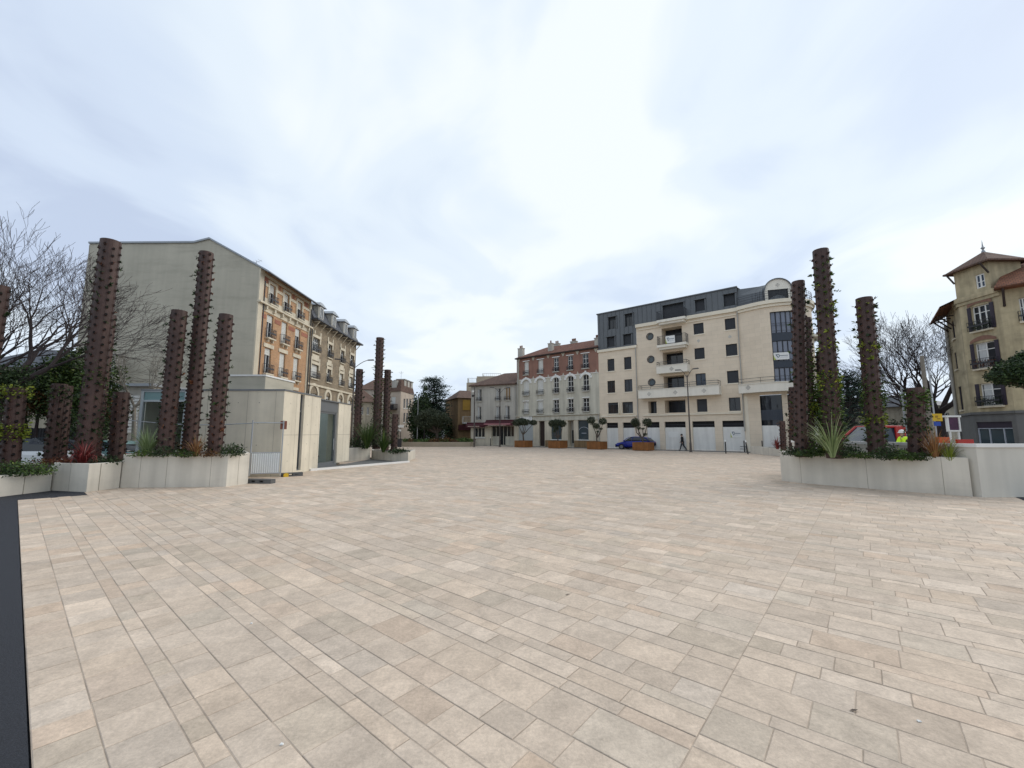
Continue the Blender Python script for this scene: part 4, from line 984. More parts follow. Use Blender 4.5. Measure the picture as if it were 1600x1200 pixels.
def awning(x0,x1,yt,yb,dep,name='awning'):
    u0,zt=D_.hit(x0,yt); u1=D_.hit(x1,yt)[0]; zb=D_.hit((x0+x1)/2,yb,dep)[1]
    o=MB(); o.face([D_.pt(u0,0.02,zt),D_.pt(u1,0.02,zt),D_.pt(u1,dep,zb+0.35),D_.pt(u0,dep,zb+0.35)][::-1]); o.face([D_.pt(u0,dep,zb),D_.pt(u1,dep,zb),D_.pt(u1,dep,zb+0.35),D_.pt(u0,dep,zb+0.35)])
    D_.box(o,u0,u1,0.0,0.15,zt-0.1,zt+0.12); a=o.build(name,M['burg'],b)
    for s in (u0,u1):
        pass
    return a,u0,u1,zb,zt
a,u0,u1,zb,zt=awning(760,806,657.5,665.5,1.1)
o=MB(); D_.box(o,u0+0.1,u1-0.4,1.1,1.12,zb+0.22,zb+0.33); o.build('pale_stripe',M['pink'],a)
o=MB(); 
k=u0+0.8
rg=random.Random(5)
while k<u1-1.2: wv=rg.uniform(0.08,0.2); D_.box(o,k,k+wv,1.1,1.12,zb+0.05,zb+0.16); k+=wv+0.06
o.build('lettering',M['ltext'],a)
a,u0,u1,zb,zt=awning(730,760,661.5,668,0.5)
o=MB(); k=u0+0.4
while k<u1-1.0: wv=rg.uniform(0.08,0.2); D_.box(o,k,k+wv,0.5,0.52,zb+0.1,zb+0.24); k+=wv+0.06
o.build('lettering',M['ltext'],a)
rf=MB(); zr=ze+0.05; 
rf.face([D_.pt(-0.3,0.4,zr),D_.pt(D_.L,0.4,zr),D_.pt(D_.L,-4.5,zr+2.3),D_.pt(3.6,-4.5,zr+2.3)]); rf.face([D_.pt(-0.3,-9,zr),D_.pt(-0.3,0.4,zr),D_.pt(3.6,-4.5,zr+2.3)]); rf.face([D_.pt(-0.3,-9,zr),D_.pt(3.6,-4.5,zr+2.3),D_.pt(D_.L,-4.5,zr+2.3),D_.pt(D_.L,-9,zr)])
D_.box(rf,-0.3,D_.L,0.0,0.42,zr-0.14,zr-0.001)
rf.build('roof',M['btile'],b)
dp=MB(); q=D_.pt(D_.L-0.15,0.1,0); dp.tube([Vector((q.x,q.y,zaw)),Vector((q.x,q.y,ze-0.2))],0.05,8); dp.build('downpipe',M['pipe'],b)

# =============== houses further back in the centre ===============
def simple_house(name,label,Fa,depth,ze,wm,rm,wins,zr=1.8,frame='wframe',inset=2.0,ov=0.35,shut=None,rname='roof'):
    b=thing(name,label,'house',(Fa.a.x,Fa.a.y,0)); L_=Fa.L
    w=MB(); Fa.wall(w,0,L_,0,ze,wins); w.face([Fa.pt(0,-depth,0),Fa.pt(0,0,0),Fa.pt(0,0,ze),Fa.pt(0,-depth,ze)]); w.face([Fa.pt(L_,0,0),Fa.pt(L_,-depth,0),Fa.pt(L_,-depth,ze),Fa.pt(L_,0,ze)]); w.build('wall',M[wm],b)
    for h in wins: window(Fa,b,h,M[frame],M['glass'],0.18,1,(),0.06,sill=M['cream'],sd=0.08,shut=shut)
    r=MB(); z=ze; h2=depth/2
    r.face([Fa.pt(-ov,ov,z),Fa.pt(L_+ov,ov,z),Fa.pt(L_-inset,-h2,z+zr),Fa.pt(inset,-h2,z+zr)]); r.face([Fa.pt(-ov,-depth-ov,z),Fa.pt(-ov,ov,z),Fa.pt(inset,-h2,z+zr)]); r.face([Fa.pt(L_+ov,ov,z),Fa.pt(L_+ov,-depth-ov,z),Fa.pt(L_-inset,-h2,z+zr)])
    r.face([Fa.pt(L_+ov,-depth-ov,z),Fa.pt(-ov,-depth-ov,z),Fa.pt(inset,-h2,z+zr),Fa.pt(L_-inset,-h2,z+zr)]); r.face([Fa.pt(-ov,ov,z-0.01),Fa.pt(-ov,-depth-ov,z-0.01),Fa.pt(L_+ov,-depth-ov,z-0.01),Fa.pt(L_+ov,ov,z-0.01)])
    ro=r.build(rname,M[rm],b); return b,ro
def P(px,Y): return (XH(px,Y),Y)
# ochre house left of the restaurant
Fa=Fac(P(715,70),P(757,72)); hb_,_=simple_house('ochre_house','narrow ochre house with brown hipped roof half hidden by the grey restaurant house',Fa,8,Fa.hit(725,622)[1],'ochre','btile',[Fa.rect(724,731,627,640)],1.7,inset=1.5)
o=MB(); h=Fa.rect(723,734,625,641); Fa.box(o,h[0],h[1],0.0,0.1,h[2],h[3]); o.build('yellow_panel',M['ochre2'],hb_)
o=MB(); h=Fa.rect(722,737,645,662); Fa.box(o,h[0],h[1],0.0,0.9,h[2],h[2]+0.2); rail(Fa,o,h[0],h[1],0,0.9,h[2]+0.2,h[2]+1.2); o.build('balcony',M['white'],hb_)
o=MB(); h=Fa.rect(716,742,662,672); Fa.box(o,h[0],h[1],0,0.6,h[2],h[3]-0.2); o.build('awning',M['burg'],hb_)
# pale terrace block
T=Fac(P(728,85),P(782,85)); b=thing('roof_terrace_block','beige flat roofed block with white terrace railings rising behind the brown tiled roofs','building',(T.a.x,T.a.y,0))
zA,zB=T.hit(735,598)[1],T.hit(760,588)[1]; um=T.hit(745,590)[0]
o=MB(); T.box(o,0,um,-8,0,0,zA); T.box(o,um,T.L,-8,0.01,0,zB); o.build('wall',M['beigewall'],b)
o=MB(); rail(T,o,0.2,um-0.1,-3,-0.1,zA,zA+0.95,0.25,0.03); rail(T,o,um+1.2,T.L,-3,-0.1,zB,zB+0.6,0.4,0.03); o.build('terrace_railing',M['white'],b)
# tan corner house (left of the cedar)
YJ=74; J1=Fac(P(608,YJ+0.5),P(624.3,YJ-0.5)); J2=Fac(P(624.3,YJ-0.5),P(645,YJ+7)); zeJ=AT(624,611.5,YJ).z
b=thing('tan_corner_house','tan corner house with brown mansard roof and grey dormers left of the cedar','house',(J1.b.x,J1.b.y,0))
w=MB(); wj=[J1.rect(611,618,620,631)]; J1.wall(w,0,J1.L,0,zeJ,wj)
wj2=[]
for (ya,yb) in ((623,638),(645,660)):
    for x0,x1 in ((630.5,633),(634.8,637.5),(639.5,642)): r_=J2.rect(x0,x1,ya,yb); wj2.append(r_)
J2.wall(w,0,J2.L,0,zeJ,wj2); w.build('wall',M['tan'],b)
for h in wj: window(J1,b,h,M['wframe'],M['glass'],0.15,1,(),0.08,blind=(M['blind'],0.9))
for h in wj2: window(J2,b,h,M['wframe'],M['glass'],0.15,0,(),0.06,sill=M['white'],sd=0.08)
o=MB(); h=J1.rect(608.5,621,632,639); J1.box(o,h[0],h[1],0,1.0,h[2]-0.15,h[2]); rail(J1,o,h[0],h[1],0,1.0,h[2],h[3],0.15,0.03); J1.box(o,h[0],h[1],0.97,0.99,h[2],h[3]-0.1); o.build('balcony',M['iron'],b)
r=MB(); A,Bp,Cp=Vector((*J1.a,0)),Vector((*J1.b,0)),Vector((*J2.b,0)); bk=A+(Cp-Bp)
inn=(A+Bp+Cp+bk)/4; zt=zeJ+2.2
def ins(p,f): return p+(inn-p)*f
e4=[p+(p-inn)*0.06 for p in (A,Bp,Cp,bk)]; t4=[ins(p,0.22) for p in (A,Bp,Cp,bk)]
for i in range(4): k=(i+1)%4; r.face([e4[i]+Z*zeJ,e4[k]+Z*zeJ,t4[k]+Z*zt,t4[i]+Z*zt])
for i in range(4): k=(i+1)%4; r.face([t4[i]+Z*zt,t4[k]+Z*zt,inn+Z*(zt+0.35)])
rj=r.build('mansard_roof',M['btile'],b)
for uu in (0.35,0.6,0.85):
    u=J2.L*uu; o=MB(); J2.box(o,u-0.55,u+0.55,-1.6,-0.1,zeJ+0.5,zeJ+2.3); J2.box(o,u-0.7,u+0.7,-1.7,0.05,zeJ+2.31,zeJ+2.45); dd=o.build('dormer',M['greyrender2'],rj)
for uu in (0.3,):
    u=J1.L*uu; o=MB(); J1.box(o,u-0.55,u+0.55,-1.6,-0.1,zeJ+0.6,zeJ+2.0); o.build('dormer',M['greyrender2'],rj)
o=MB(); p=AT(626.5,598,YJ+3); o.tube([Vector((p.x,p.y,zt)),Vector((p.x,p.y,zt+1.9))],0.03,5); o.tube([Vector((p.x-0.5,p.y,zt+1.7)),Vector((p.x+0.5,p.y,zt+1.7))],0.02,4); o.tube([Vector((p.x-0.35,p.y,zt+1.5)),Vector((p.x+0.35,p.y,zt+1.5))],0.02,4); o.build('aerial',M['galv'],rj)
# brown roofed houses behind the middle towers
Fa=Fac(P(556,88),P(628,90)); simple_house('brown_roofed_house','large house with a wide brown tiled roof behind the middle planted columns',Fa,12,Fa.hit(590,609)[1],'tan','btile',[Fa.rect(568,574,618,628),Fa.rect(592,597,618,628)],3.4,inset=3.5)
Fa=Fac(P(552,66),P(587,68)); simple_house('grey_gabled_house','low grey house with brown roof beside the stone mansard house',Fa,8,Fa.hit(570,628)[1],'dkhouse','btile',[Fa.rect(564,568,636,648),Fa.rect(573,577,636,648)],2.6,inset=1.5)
# left background house
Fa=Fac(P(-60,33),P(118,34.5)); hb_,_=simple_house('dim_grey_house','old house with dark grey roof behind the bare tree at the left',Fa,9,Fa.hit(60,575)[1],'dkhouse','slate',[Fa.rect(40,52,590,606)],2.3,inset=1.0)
o=MB(); pz=AT(178,553,31); o.box(pz.x-0.35,pz.x+0.35,30.8,31.5,0,pz.z-0.2); o.box(pz.x-0.42,pz.x+0.42,30.73,31.57,pz.z-0.2,pz.z)
cs=o.build('chimney_stack',M['greyrender2']); tag(cs,'free standing grey chimney stack against the blank gable wall','chimney')
# shed with white slatted shutters left of the kiosk
b=thing('white_shuttered_garage','low garage with white slatted shutters left of the kiosk glass','garage',(XH(196,27),27,0))
Fa=Fac(P(176,27),P(232,27)); zt=Fa.hit(200,604)[1]; o=MB(); Fa.box(o,0,Fa.L,-3,0,0,zt); o.build('wall',M['greyrender2'],b)
o=MB(); Fa.box(o,-0.3,Fa.L+0.2,-3.2,0.3,zt+0.002,zt+0.18); o.build('roof',M['zinc'],b)
o=MB(); h=Fa.rect(203,216,617,676)
for k in range(12): z0=h[2]+(h[3]-h[2])*k/12; Fa.box(o,h[0],h[1],0,0.05,z0,z0+(h[3]-h[2])/12-0.05)
o.build('slatted_shutter',M['white'],b)
# dark gate at far left
Fa=Fac(P(-30,24),P(150,25.5)); o=MB(); Fa.box(o,0,Fa.L,-0.1,0,0,2.1); 
for k in range(40): u=Fa.L*k/40; Fa.box(o,u,u+0.03,0,0.03,0,2.12)
gt=o.build('dark_boarded_fence',M['gatedark']); tag(gt,'black boarded fence along the street behind the left planters','fence')

# =============== villa with turret (right edge) ===============
V0=(XH(1524,31.6),31.6); V1=(XH(1591,28.9),28.9); Vl=(XH(1501,35.5),35.5)
V=Fac(V0,V1); VL=Fac(Vl,V0)
vr=(V1[0]+0.662*7,V1[1]-0.749*7); VR=Fac(V1,vr)
b=thing('turreted_villa','weathered yellow villa with a pyramid roofed turret, plum shutters and a grey shopfront','villa',(V1[0],V1[1],0))
zg=V.hit(1555,645)[1]; zc1=V.hit(1527,461)[1]
h3=V.rect(1519,1549,476,516); h2=V.rect(1524,1557,534,575); h1=V.rect(1532,1566,598,634)
zg0=V.hit(1555,660)[1]
w=MB(); V.wall(w,0,V.L,zg,zc1,[h3,h2,h1],0.22); 
hl=[VL.rect(1487.5,1491.5,500,531),VL.rect(1492,1495.5,550,578),VL.rect(1499,1504,603,641)]
VL.wall(w,0,VL.L,zg,zc1,hl,0.15); hrr=VR.rect(1594,1606,465,502); VR.wall(w,0,VR.L,zg,zc1,[hrr,(3,4.2,hrr[2],hrr[3])],0.2)
w.build('wall',M['villa'],b)
o=MB(); sg_=V.rect(1527,1583,659,690); sg_=(sg_[0],sg_[1],0.2,sg_[3]); V.wall(o,0,V.L,0,zg,[sg_],0.2); VL.wall(o,0,VL.L,0,zg,[],0.2); VR.wall(o,0,VR.L,0,zg,[],0.2); 
for Fx in (V,VL,VR): Fx.box(o,-0.03,Fx.L+0.03,0.0,0.12,zg-0.08,zg+0.1)
o.build('shopfront_wall',M['shopgrey'],b)
for i,h in enumerate((h3,h2,h1)): 
    wn=window(V,b,h,M['wframe'],M['glass'],0.2,2 if i==0 else 1,(0.72,),0.07,curtain=(M['curtain'],((0.1,0.45),)) if i else None,shut=(M['dkshut'],0.26),rl=(M['iron'],0.7,0.35),sill=M['cream'],sd=0.25)
    if i<3:
        fo=MB(); rg=random.Random(i)
        for k in range(260): p=V.pt(rg.uniform(h[0],h[1]),rg.uniform(0.05,0.32),h[2]+rg.uniform(0.1,0.55)); fo.leaf(p,0.11,rg)
        fo.build('window_box_plant',M['lf_red'] if i==1 else M['lf_dark'],wn)
for h in hl: window(VL,b,h,M['dkshut'],M['glass'],0.12,0,(),0.05,sill=M['cream'],sd=0.1)
for h in (hrr,(3,4.2,hrr[2],hrr[3])): window(VR,b,h,M['wframe'],M['glass'],0.18,1,(0.6,),0.06,rl=(M['iron'],0.7,0.3),sill=M['cream'],sd=0.2)
tr=MB()
for h in (h3,h2):
    um=(h[0]+h[1])/2; w_=(h[1]-h[0])/2
    for k in range(10):
        x0,x1=-1+2*k/10,-1+2*(k+1)/10; f_=lambda x:0.28*(1-x*x)
        tr.face([V.pt(um+x0*(w_+0.2),0.07,h[3]+0.02+f_(x0)*0.6),V.pt(um+x1*(w_+0.2),0.07,h[3]+0.02+f_(x1)*0.6),V.pt(um+x1*(w_+0.2),0.07,h[3]+0.22+f_(x1)),V.pt(um+x0*(w_+0.2),0.07,h[3]+0.22+f_(x0))])
tr.build('window_arch',M['villabrick'],b)
tr=MB()
for Fx,a0,a1 in ((V,-0.12,V.L+0.1),(VL,VL.L-1.2,VL.L+0.12)): Fx.box(tr,a0,a1,0,0.18,zc1-0.25,zc1+0.12); Fx.box(tr,a0,a1,0,0.1,zc1-0.5,zc1-0.26)
tr.build('cornice',M['villa'],b)
o=MB(); h=sg_; V.box(o,h[0],h[1],-0.2,-0.15,h[2],h[3]); sw=o.build('shop_window',M['sglass'],b)
o=MB(); V.box(o,h[0],h[1],-0.15,-0.08,h[3]-0.45,h[3]); o.build('dark_fascia',M['dkshut'],sw)
o=MB(); 
for f_ in (0,0.32,0.72,0.985): u=h[0]+(h[1]-h[0])*f_; V.box(o,u,u+0.05,-0.15,-0.07,h[2],h[3]-0.46)
V.box(o,h[0],h[1],-0.15,-0.06,h[3]-0.5,h[3]-0.452); o.build('shop_frame',M['palegrey'],sw)
# turret box
tc_=V.pt(V.L*0.36,-1.35,0); hwid=1.2; ux=Vector((V.t.x,V.t.y,0)); vx=Vector((V.n.x,V.n.y,0))
TL=Fac(tc_-ux*hwid+vx*hwid,tc_+ux*hwid+vx*hwid); zt2_=TL.hit(1530,418)[1]+0.28
wt=TL.rect(1524,1539,428,450)
o=MB(); TL.wall(o,0,TL.L,zc1,zt2_,[wt],0.15)
cs4=[tc_-ux*hwid+vx*hwid,tc_+ux*hwid+vx*hwid,tc_+ux*hwid-vx*hwid,tc_-ux*hwid-vx*hwid]
for i in (1,2,3): a,c=cs4[i],cs4[(i+1)%4]; o.face([a+Z*zc1,c+Z*zc1,c+Z*zt2_,a+Z*zt2_])
o.build('turret',M['villa'],b); window(TL,b,wt,M['white'],M['bglass'],0.12,1,(0.45,),0.09,name='turret_window')
o=MB(); ov=1.6; zt_=zt2_+0.22
c4=[tc_+ux*sx*ov+vx*sy*ov for sx,sy in ((-1,1),(1,1),(1,-1),(-1,-1))]; apx=tc_+Z*(AT(1545,393,tc_.y).z)
for i in range(4): k=(i+1)%4; o.face([c4[i]+Z*(zt_-0.25),c4[k]+Z*(zt_-0.25),apx]); 
o.face([c+Z*(zt_-0.27) for c in c4][::-1]); 
for i in range(4): k=(i+1)%4; o.tube([c4[i]+Z*(zt_-0.28),c4[k]+Z*(zt_-0.28)],0.08,4)
tr_=o.build('turret_roof',M['btile'],b)
o=MB(); o.lathe([(0.1,-0.2),(0.12,0),(0.05,0.15),(0.13,0.28),(0.05,0.4),(0.02,0.75),(0.0,0.95)],tuple(apx),8); o.build('finial',M['zinc'],tr_)
# left wing roof and right wing roof
o=MB()
e0_=VL.pt(-0.6,1.0,zc1-0.55); e1_=VL.pt(VL.L-0.35,1.0,zc1-0.2); r1_=VL.pt(VL.L-0.2,-1.6,zc1+1.0); r0_=VL.pt(-0.6,-1.6,zc1+0.9)
o.face([e0_,e1_,r1_,r0_]); o.face([e0_-Z*0.12,r0_-Z*0.12,r1_-Z*0.12,e1_-Z*0.12]); o.face([e0_-Z*0.12,e1_-Z*0.12,e1_,e0_])
ez=zc1-0.05
o.face([VR.pt(-0.2,0.9,ez),VR.pt(VR.L,0.9,ez),VR.pt(VR.L,-4,ez+2.9),VR.pt(0.9,-4,ez+2.9)]); o.face([VR.pt(-0.2,0.9,ez),VR.pt(0.9,-4,ez+2.9),VR.pt(-0.2,-4,ez)]); o.face([VR.pt(-0.2,0.9,ez-0.1),VR.pt(-0.2,-4,ez-0.1),VR.pt(VR.L,-4,ez-0.1),VR.pt(VR.L,0.9,ez-0.1)]); o.face([VR.pt(-0.2,0.9,ez-0.1),VR.pt(VR.L,0.9,ez-0.1),VR.pt(VR.L,0.9,ez),VR.pt(-0.2,0.9,ez)])
o.build('roof',M['otile'],b)
o=MB()
for u in (0.5,1.7,2.9): 
    if u<VL.L: o.tube([VL.pt(u,0.05,zc1-1.6),VL.pt(u,0.9,zc1-0.65)],0.06,4); o.tube([VL.pt(u,0.0,zc1-0.7),VL.pt(u,0.95,zc1-0.7)],0.05,4)
for u in (0.2,2.2,4.2): o.tube([VR.pt(u,0.05,ez-1.3),VR.pt(u,0.8,ez-0.2)],0.07,4); o.tube([VR.pt(u,0.0,ez-0.2),VR.pt(u,0.85,ez-0.2)],0.06,4)
for u in (-0.0,V.L): o.tube([TL.pt(min(u,TL.L),0.02,zt2_-0.9),TL.pt(min(u,TL.L),0.6,zt2_-0.15)],0.06,4)
o.build('roof_bracket',M['timber'],b)
dp=MB(); q=VL.pt(0.15,0.12,0); dp.tube([q,q+Z*(zc1-1)],0.11,8); dp.build('downpipe',M['pipe'],b)
# far buildings between trees on the right
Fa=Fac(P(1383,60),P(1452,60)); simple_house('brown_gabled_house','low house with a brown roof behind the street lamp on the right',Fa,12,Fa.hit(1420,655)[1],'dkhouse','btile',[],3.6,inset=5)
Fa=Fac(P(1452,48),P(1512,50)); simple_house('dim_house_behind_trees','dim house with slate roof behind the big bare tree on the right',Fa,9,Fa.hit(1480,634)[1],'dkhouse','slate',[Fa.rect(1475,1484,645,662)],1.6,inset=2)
Fa=Fac(P(1262,90),P(1375,90)); simple_house('grey_far_house','distant low grey house seen over the wall behind the red pickup',Fa,9,Fa.hit(1330,662)[1],'greyrender2','slate',[Fa.rect(1332,1340,665,676)],1.6,inset=2)
M['jnt']=mat('formwork_joint',(0.30,0.27,0.22),0.95,0.2,4)
# =============== concrete kiosk ===============
XK=-9.75; YK0=17.75; YK1=25.2
zk=AT(443.5,610.6,YK0).z
KR=Fac((XK,YK0),(XK,YK1)); KF=Fac((XH(214,YK0),YK0),(XK,YK0))
b=thing('concrete_kiosk','low board marked concrete kiosk with tall glass door and slit window by the plaza','kiosk',(XK,YK0,0))
def yk(px): return F*CP*(-XK)/(800-px)
uS0,uS1=yk(471.0)-YK0,yk(477.5)-YK0; uD0,uD1=yk(503)-YK0,yk(531.5)-YK0
zk2=zk-0.12
w=MB(); KR.wall(w,0,uD0,0,zk,[(uS0,uS1,0.12,zk-0.02,0.25)],0.25); KR.wall(w,uD1,KR.L,0.18,zk2,[],0.2)
w.face([KR.pt(uD0,0,0),KR.pt(uD0,-0.6,0),KR.pt(uD0,-0.6,zk),KR.pt(uD0,0,zk)]); w.face([KR.pt(uD1,-0.6,0.0),KR.pt(uD1,0,0.0),KR.pt(uD1,0,zk2),KR.pt(uD1,-0.6,zk2)])
uG=KF.hit(290,650)[0]
KF.wall(w,uG,KF.L,0,zk,[],0.2); w.face([KR.pt(KR.L,0,0.18),KR.pt(KR.L,-6,0.18),KR.pt(KR.L,-6,zk2),KR.pt(KR.L,0,zk2)]); w.face([KF.pt(0,-7,0),KF.pt(0,-0.3,0),KF.pt(0,-0.3,zk),KF.pt(0,-7,zk)])
w.build('concrete_wall',M['conc'],b)
# shutter board joints and tie holes
jn=MB()
u=0.95
for u in (1.05,uS1+0.75,uS1+1.55,uD1+0.75):
    if not (uS0-0.1<u<uS1+0.1 or uD0<u<uD1): KR.box(jn,u-0.006,u+0.006,0,0.0025,0.02,(zk if u<uD0 else zk2)-0.02)
for a,c in ((0,uS0),(uS1,uD0),(uD1,KR.L)): KR.box(jn,a+0.02,c-0.02,0,0.0025,1.72,1.735)
for u in (uG+0.9,uG+1.75,uG+2.6,KF.L-0.35): KF.box(jn,u-0.006,u+0.006,0,0.0025,0.02,zk-0.02)
for Fx,lst in ((KR,[0.55,1.55,uS1+0.4,uS1+1.2,uD1+0.35,uD1+1.1]),(KF,[uG+0.4,uG+1.3,uG+2.2,uG+3.1])):
    for u in lst:
        for z in (0.6,1.3,2.2,3.1):
            jn.face([Fx.pt(u+0.022*math.cos(2*PI*k/8),0.003,z+0.022*math.sin(2*PI*k/8)) for k in range(8)])
jn.build('tie_hole_pattern',M['jnt'],b)
o=MB(); KR.box(o,-0.03,uD0+0.03,-0.4,0.03,zk,zk+0.07); KR.box(o,uD0+0.04,KR.L+0.03,-0.4,0.03,zk2,zk2+0.06); KF.box(o,0,KF.L-0.42,-0.4,0.03,zk,zk+0.07); o.build('roof_edge',M['alu'],b)
o=MB(); o.prism([(KF.a.x,YK0+0.3),(-13.2,YK0+0.3),(-13.2,YK1),(KF.a.x,YK1)],zk-0.25,zk-0.02); o.prism([(-13.2,YK0+0.3),(XK-0.3,YK0+0.3),(XK-0.3,YK0+1.9),(-13.2,YK0+1.9)],zk-0.251,zk-0.021); o.prism([(XK-0.7,YK0+1.9),(XK-0.3,YK0+1.9),(XK-0.3,YK1),(XK-0.7,YK1)],zk-0.252,zk-0.022); o.build('roof',M['zinc'],b)
o=MB(); o.face([(-13.2,YK0+1.9,zk-0.1),(XK-0.7,YK0+1.9,zk-0.1),(XK-0.7,YK1,zk-0.1),(-13.2,YK1,zk-0.1)]); o.build('added_skylight',M['kglass'],b)  # unseen roof gap and pane, added so daylight reaches the interior
# slit window
window(KR,b,(uS0,uS1,0.12,zk-0.02),M['alu'],M['glass'],0.16,0,(0.78,),0.05,name='slit_window')
# glass door
zdh=zk2-0.55
o=MB(); KR.box(o,uD0,uD1,-0.25,-0.06,zdh,zk2); KR.box(o,uD0,uD0+0.06,-0.22,-0.10,0.15,zdh); KR.box(o,uD1-0.2,uD1,-0.22,-0.08,0.15,zdh); KR.box(o,uD0+0.06,uD1-0.2,-0.22,-0.10,0.15,0.28); KR.box(o,uD0+0.06,uD1-0.2,-0.22,-0.10,zdh-0.1,zdh); KR.box(o,uD0,uD1,-0.5,0.0,0.0,0.148); dr=o.build('door',M['alu'],b)
o=MB(); o.face([KR.pt(uD0+0.06,-0.16,0.28),KR.pt(uD1-0.2,-0.16,0.28),KR.pt(uD1-0.2,-0.16,zdh-0.1),KR.pt(uD0+0.06,-0.16,zdh-0.1)]); o.build('pane',M['kglass'],dr)
o=MB(); o.tube([KR.pt(uD1-0.28,-0.09,0.9),KR.pt(uD1-0.28,-0.09,1.5)],0.02,6); o.build('handle',M['galv'],dr)
# glazed front bay
o=MB(); zt=zk-0.05; um=KF.hit(250,650)[0]
for u in (0,um,uG-0.12): KF.box(o,u,u+0.12,-0.12,-0.0,0,zt)
for z in (0.0,zt-0.42,zt): KF.box(o,0.0,uG,-0.115,-0.005,z,z+0.08)
gf_=o.build('glazed_bay',M['lalu'],b)
o=MB(); o.face([KF.pt(0,-0.06,0),KF.pt(uG,-0.06,0),KF.pt(uG,-0.06,zt-0.4),KF.pt(0,-0.06,zt-0.4)]); o.build('pane',M['kglass'],gf_)
o=MB(); KF.box(o,0.12,uG-0.12,-0.08,-0.04,zt-0.34,zt); o.build('transom_panel',M['carteal'],gf_)
# interior
o=MB(); o.box(KF.a.x+0.1,XK-0.45,YK0+0.4,YK1-0.2,0.03,0.06); o.build('floor',M['greyrender2'],b)
o=MB(); o.box(KF.a.x+0.3,XK-0.5,YK1-0.4,YK1-0.3,0.06,zk-0.3); o.box(-13.6,-13.5,YK0+1.9,YK1-0.4,0.06,zk-0.3); o.build('inner_wall',M['white'],b)
yd=YK0+(uD0+uD1)/2
ch=thing('office_chair','dark swivel chair behind the glass door of the concrete kiosk','chair',(XK-1.0,yd+0.55,0.06))
o=MB(); 
for k in range(5): a=2*PI*k/5; o.tube([(XK-1.0,yd+0.55,0.16),(XK-1.0+0.3*math.cos(a),yd+0.55+0.3*math.sin(a),0.1)],0.02,5)
o.tube([(XK-1.0,yd+0.55,0.12),(XK-1.0,yd+0.55,0.5)],0.03,6); o.build('base',M['iron'],ch)
o=MB(); o.prism([(XK-1.0+0.26*math.cos(2*PI*k/12),yd+0.55+0.26*math.sin(2*PI*k/12)) for k in range(12)],0.5,0.58); o.build('seat',M['cloth2'],ch)
o=MB()
for s in range(7):
    z=0.66+s*0.09; w_=0.24*math.sin(PI*(s+1.2)/8.6)**0.4
    o.box(XK-1.5-w_*0,XK-1.47,yd+0.55-w_,yd+0.55+w_,z,z+0.092)
o.build('backrest',M['cloth2'],ch)
dk_=thing('desk','pale desk with papers inside the kiosk','desk',(XK-1.6,yd-0.3,0.06))
o=MB(); o.box(XK-2.4,XK-0.8,yd-0.85,yd-0.1,0.78,0.82); o.build('top',M['white'],dk_)
for sx,sy in ((XK-2.3,yd-0.8),(XK-0.85,yd-0.8),(XK-2.3,yd-0.15),(XK-0.85,yd-0.15)):
    o=MB(); o.tube([(sx,sy,0.06),(sx,sy,0.78)],0.02,6); o.build('leg',M['iron'],dk_)
o=MB(); 
for k in range(4): o.box(XK-1.6+k*0.22,XK-1.42+k*0.22,yd-0.7,yd-0.45,0.822,0.826)
o.build('papers',M['white'],dk_)
ps=MB(); ps.box(XK-0.9,XK-0.89,yd+1.0,yd+1.35,1.5,2.1); 
# rear upper volume on the roof
q0=AT(415,588,18.7); X2=q0.x; zb=q0.z; o=MB(); y2=F*CP*(-X2)/(800-459)
o.box(XH(352,18.7),X2,18.7,y2,zk-0.02,zb); ub=o.build('roof_volume',M['gable'],b)
o=MB(); o.box(XH(352,18.7)-0.04,X2+0.04,18.66,y2+0.04,zb+0.002,zb+0.08); o.build('roof_volume_edge',M['coping'],ub)
# kerbed dark floor in front of the kiosk door
kA=Vector((-9.8,20.4,0)); kB=GP(637,722.5)
o=MB(); dd=(kB-kA).normalized(); nn=Vector((dd.y,-dd.x,0))
o.hexa([kA,kA+nn*0.16,kB+nn*0.16,kB,kA+Z*0.1,kA+nn*0.16+Z*0.1,kB+nn*0.16+Z*0.1,kB+Z*0.1]); struct('ramp_kerb',o,M['coping'])
o=MB(); o.face([kA+Z*0.03,kB+Z*0.03,Vector((-6.8,27.2,0.03)),Vector((-9.7,29,0.03))][::1]); struct('ramp_floor',o,M['shopgrey'])
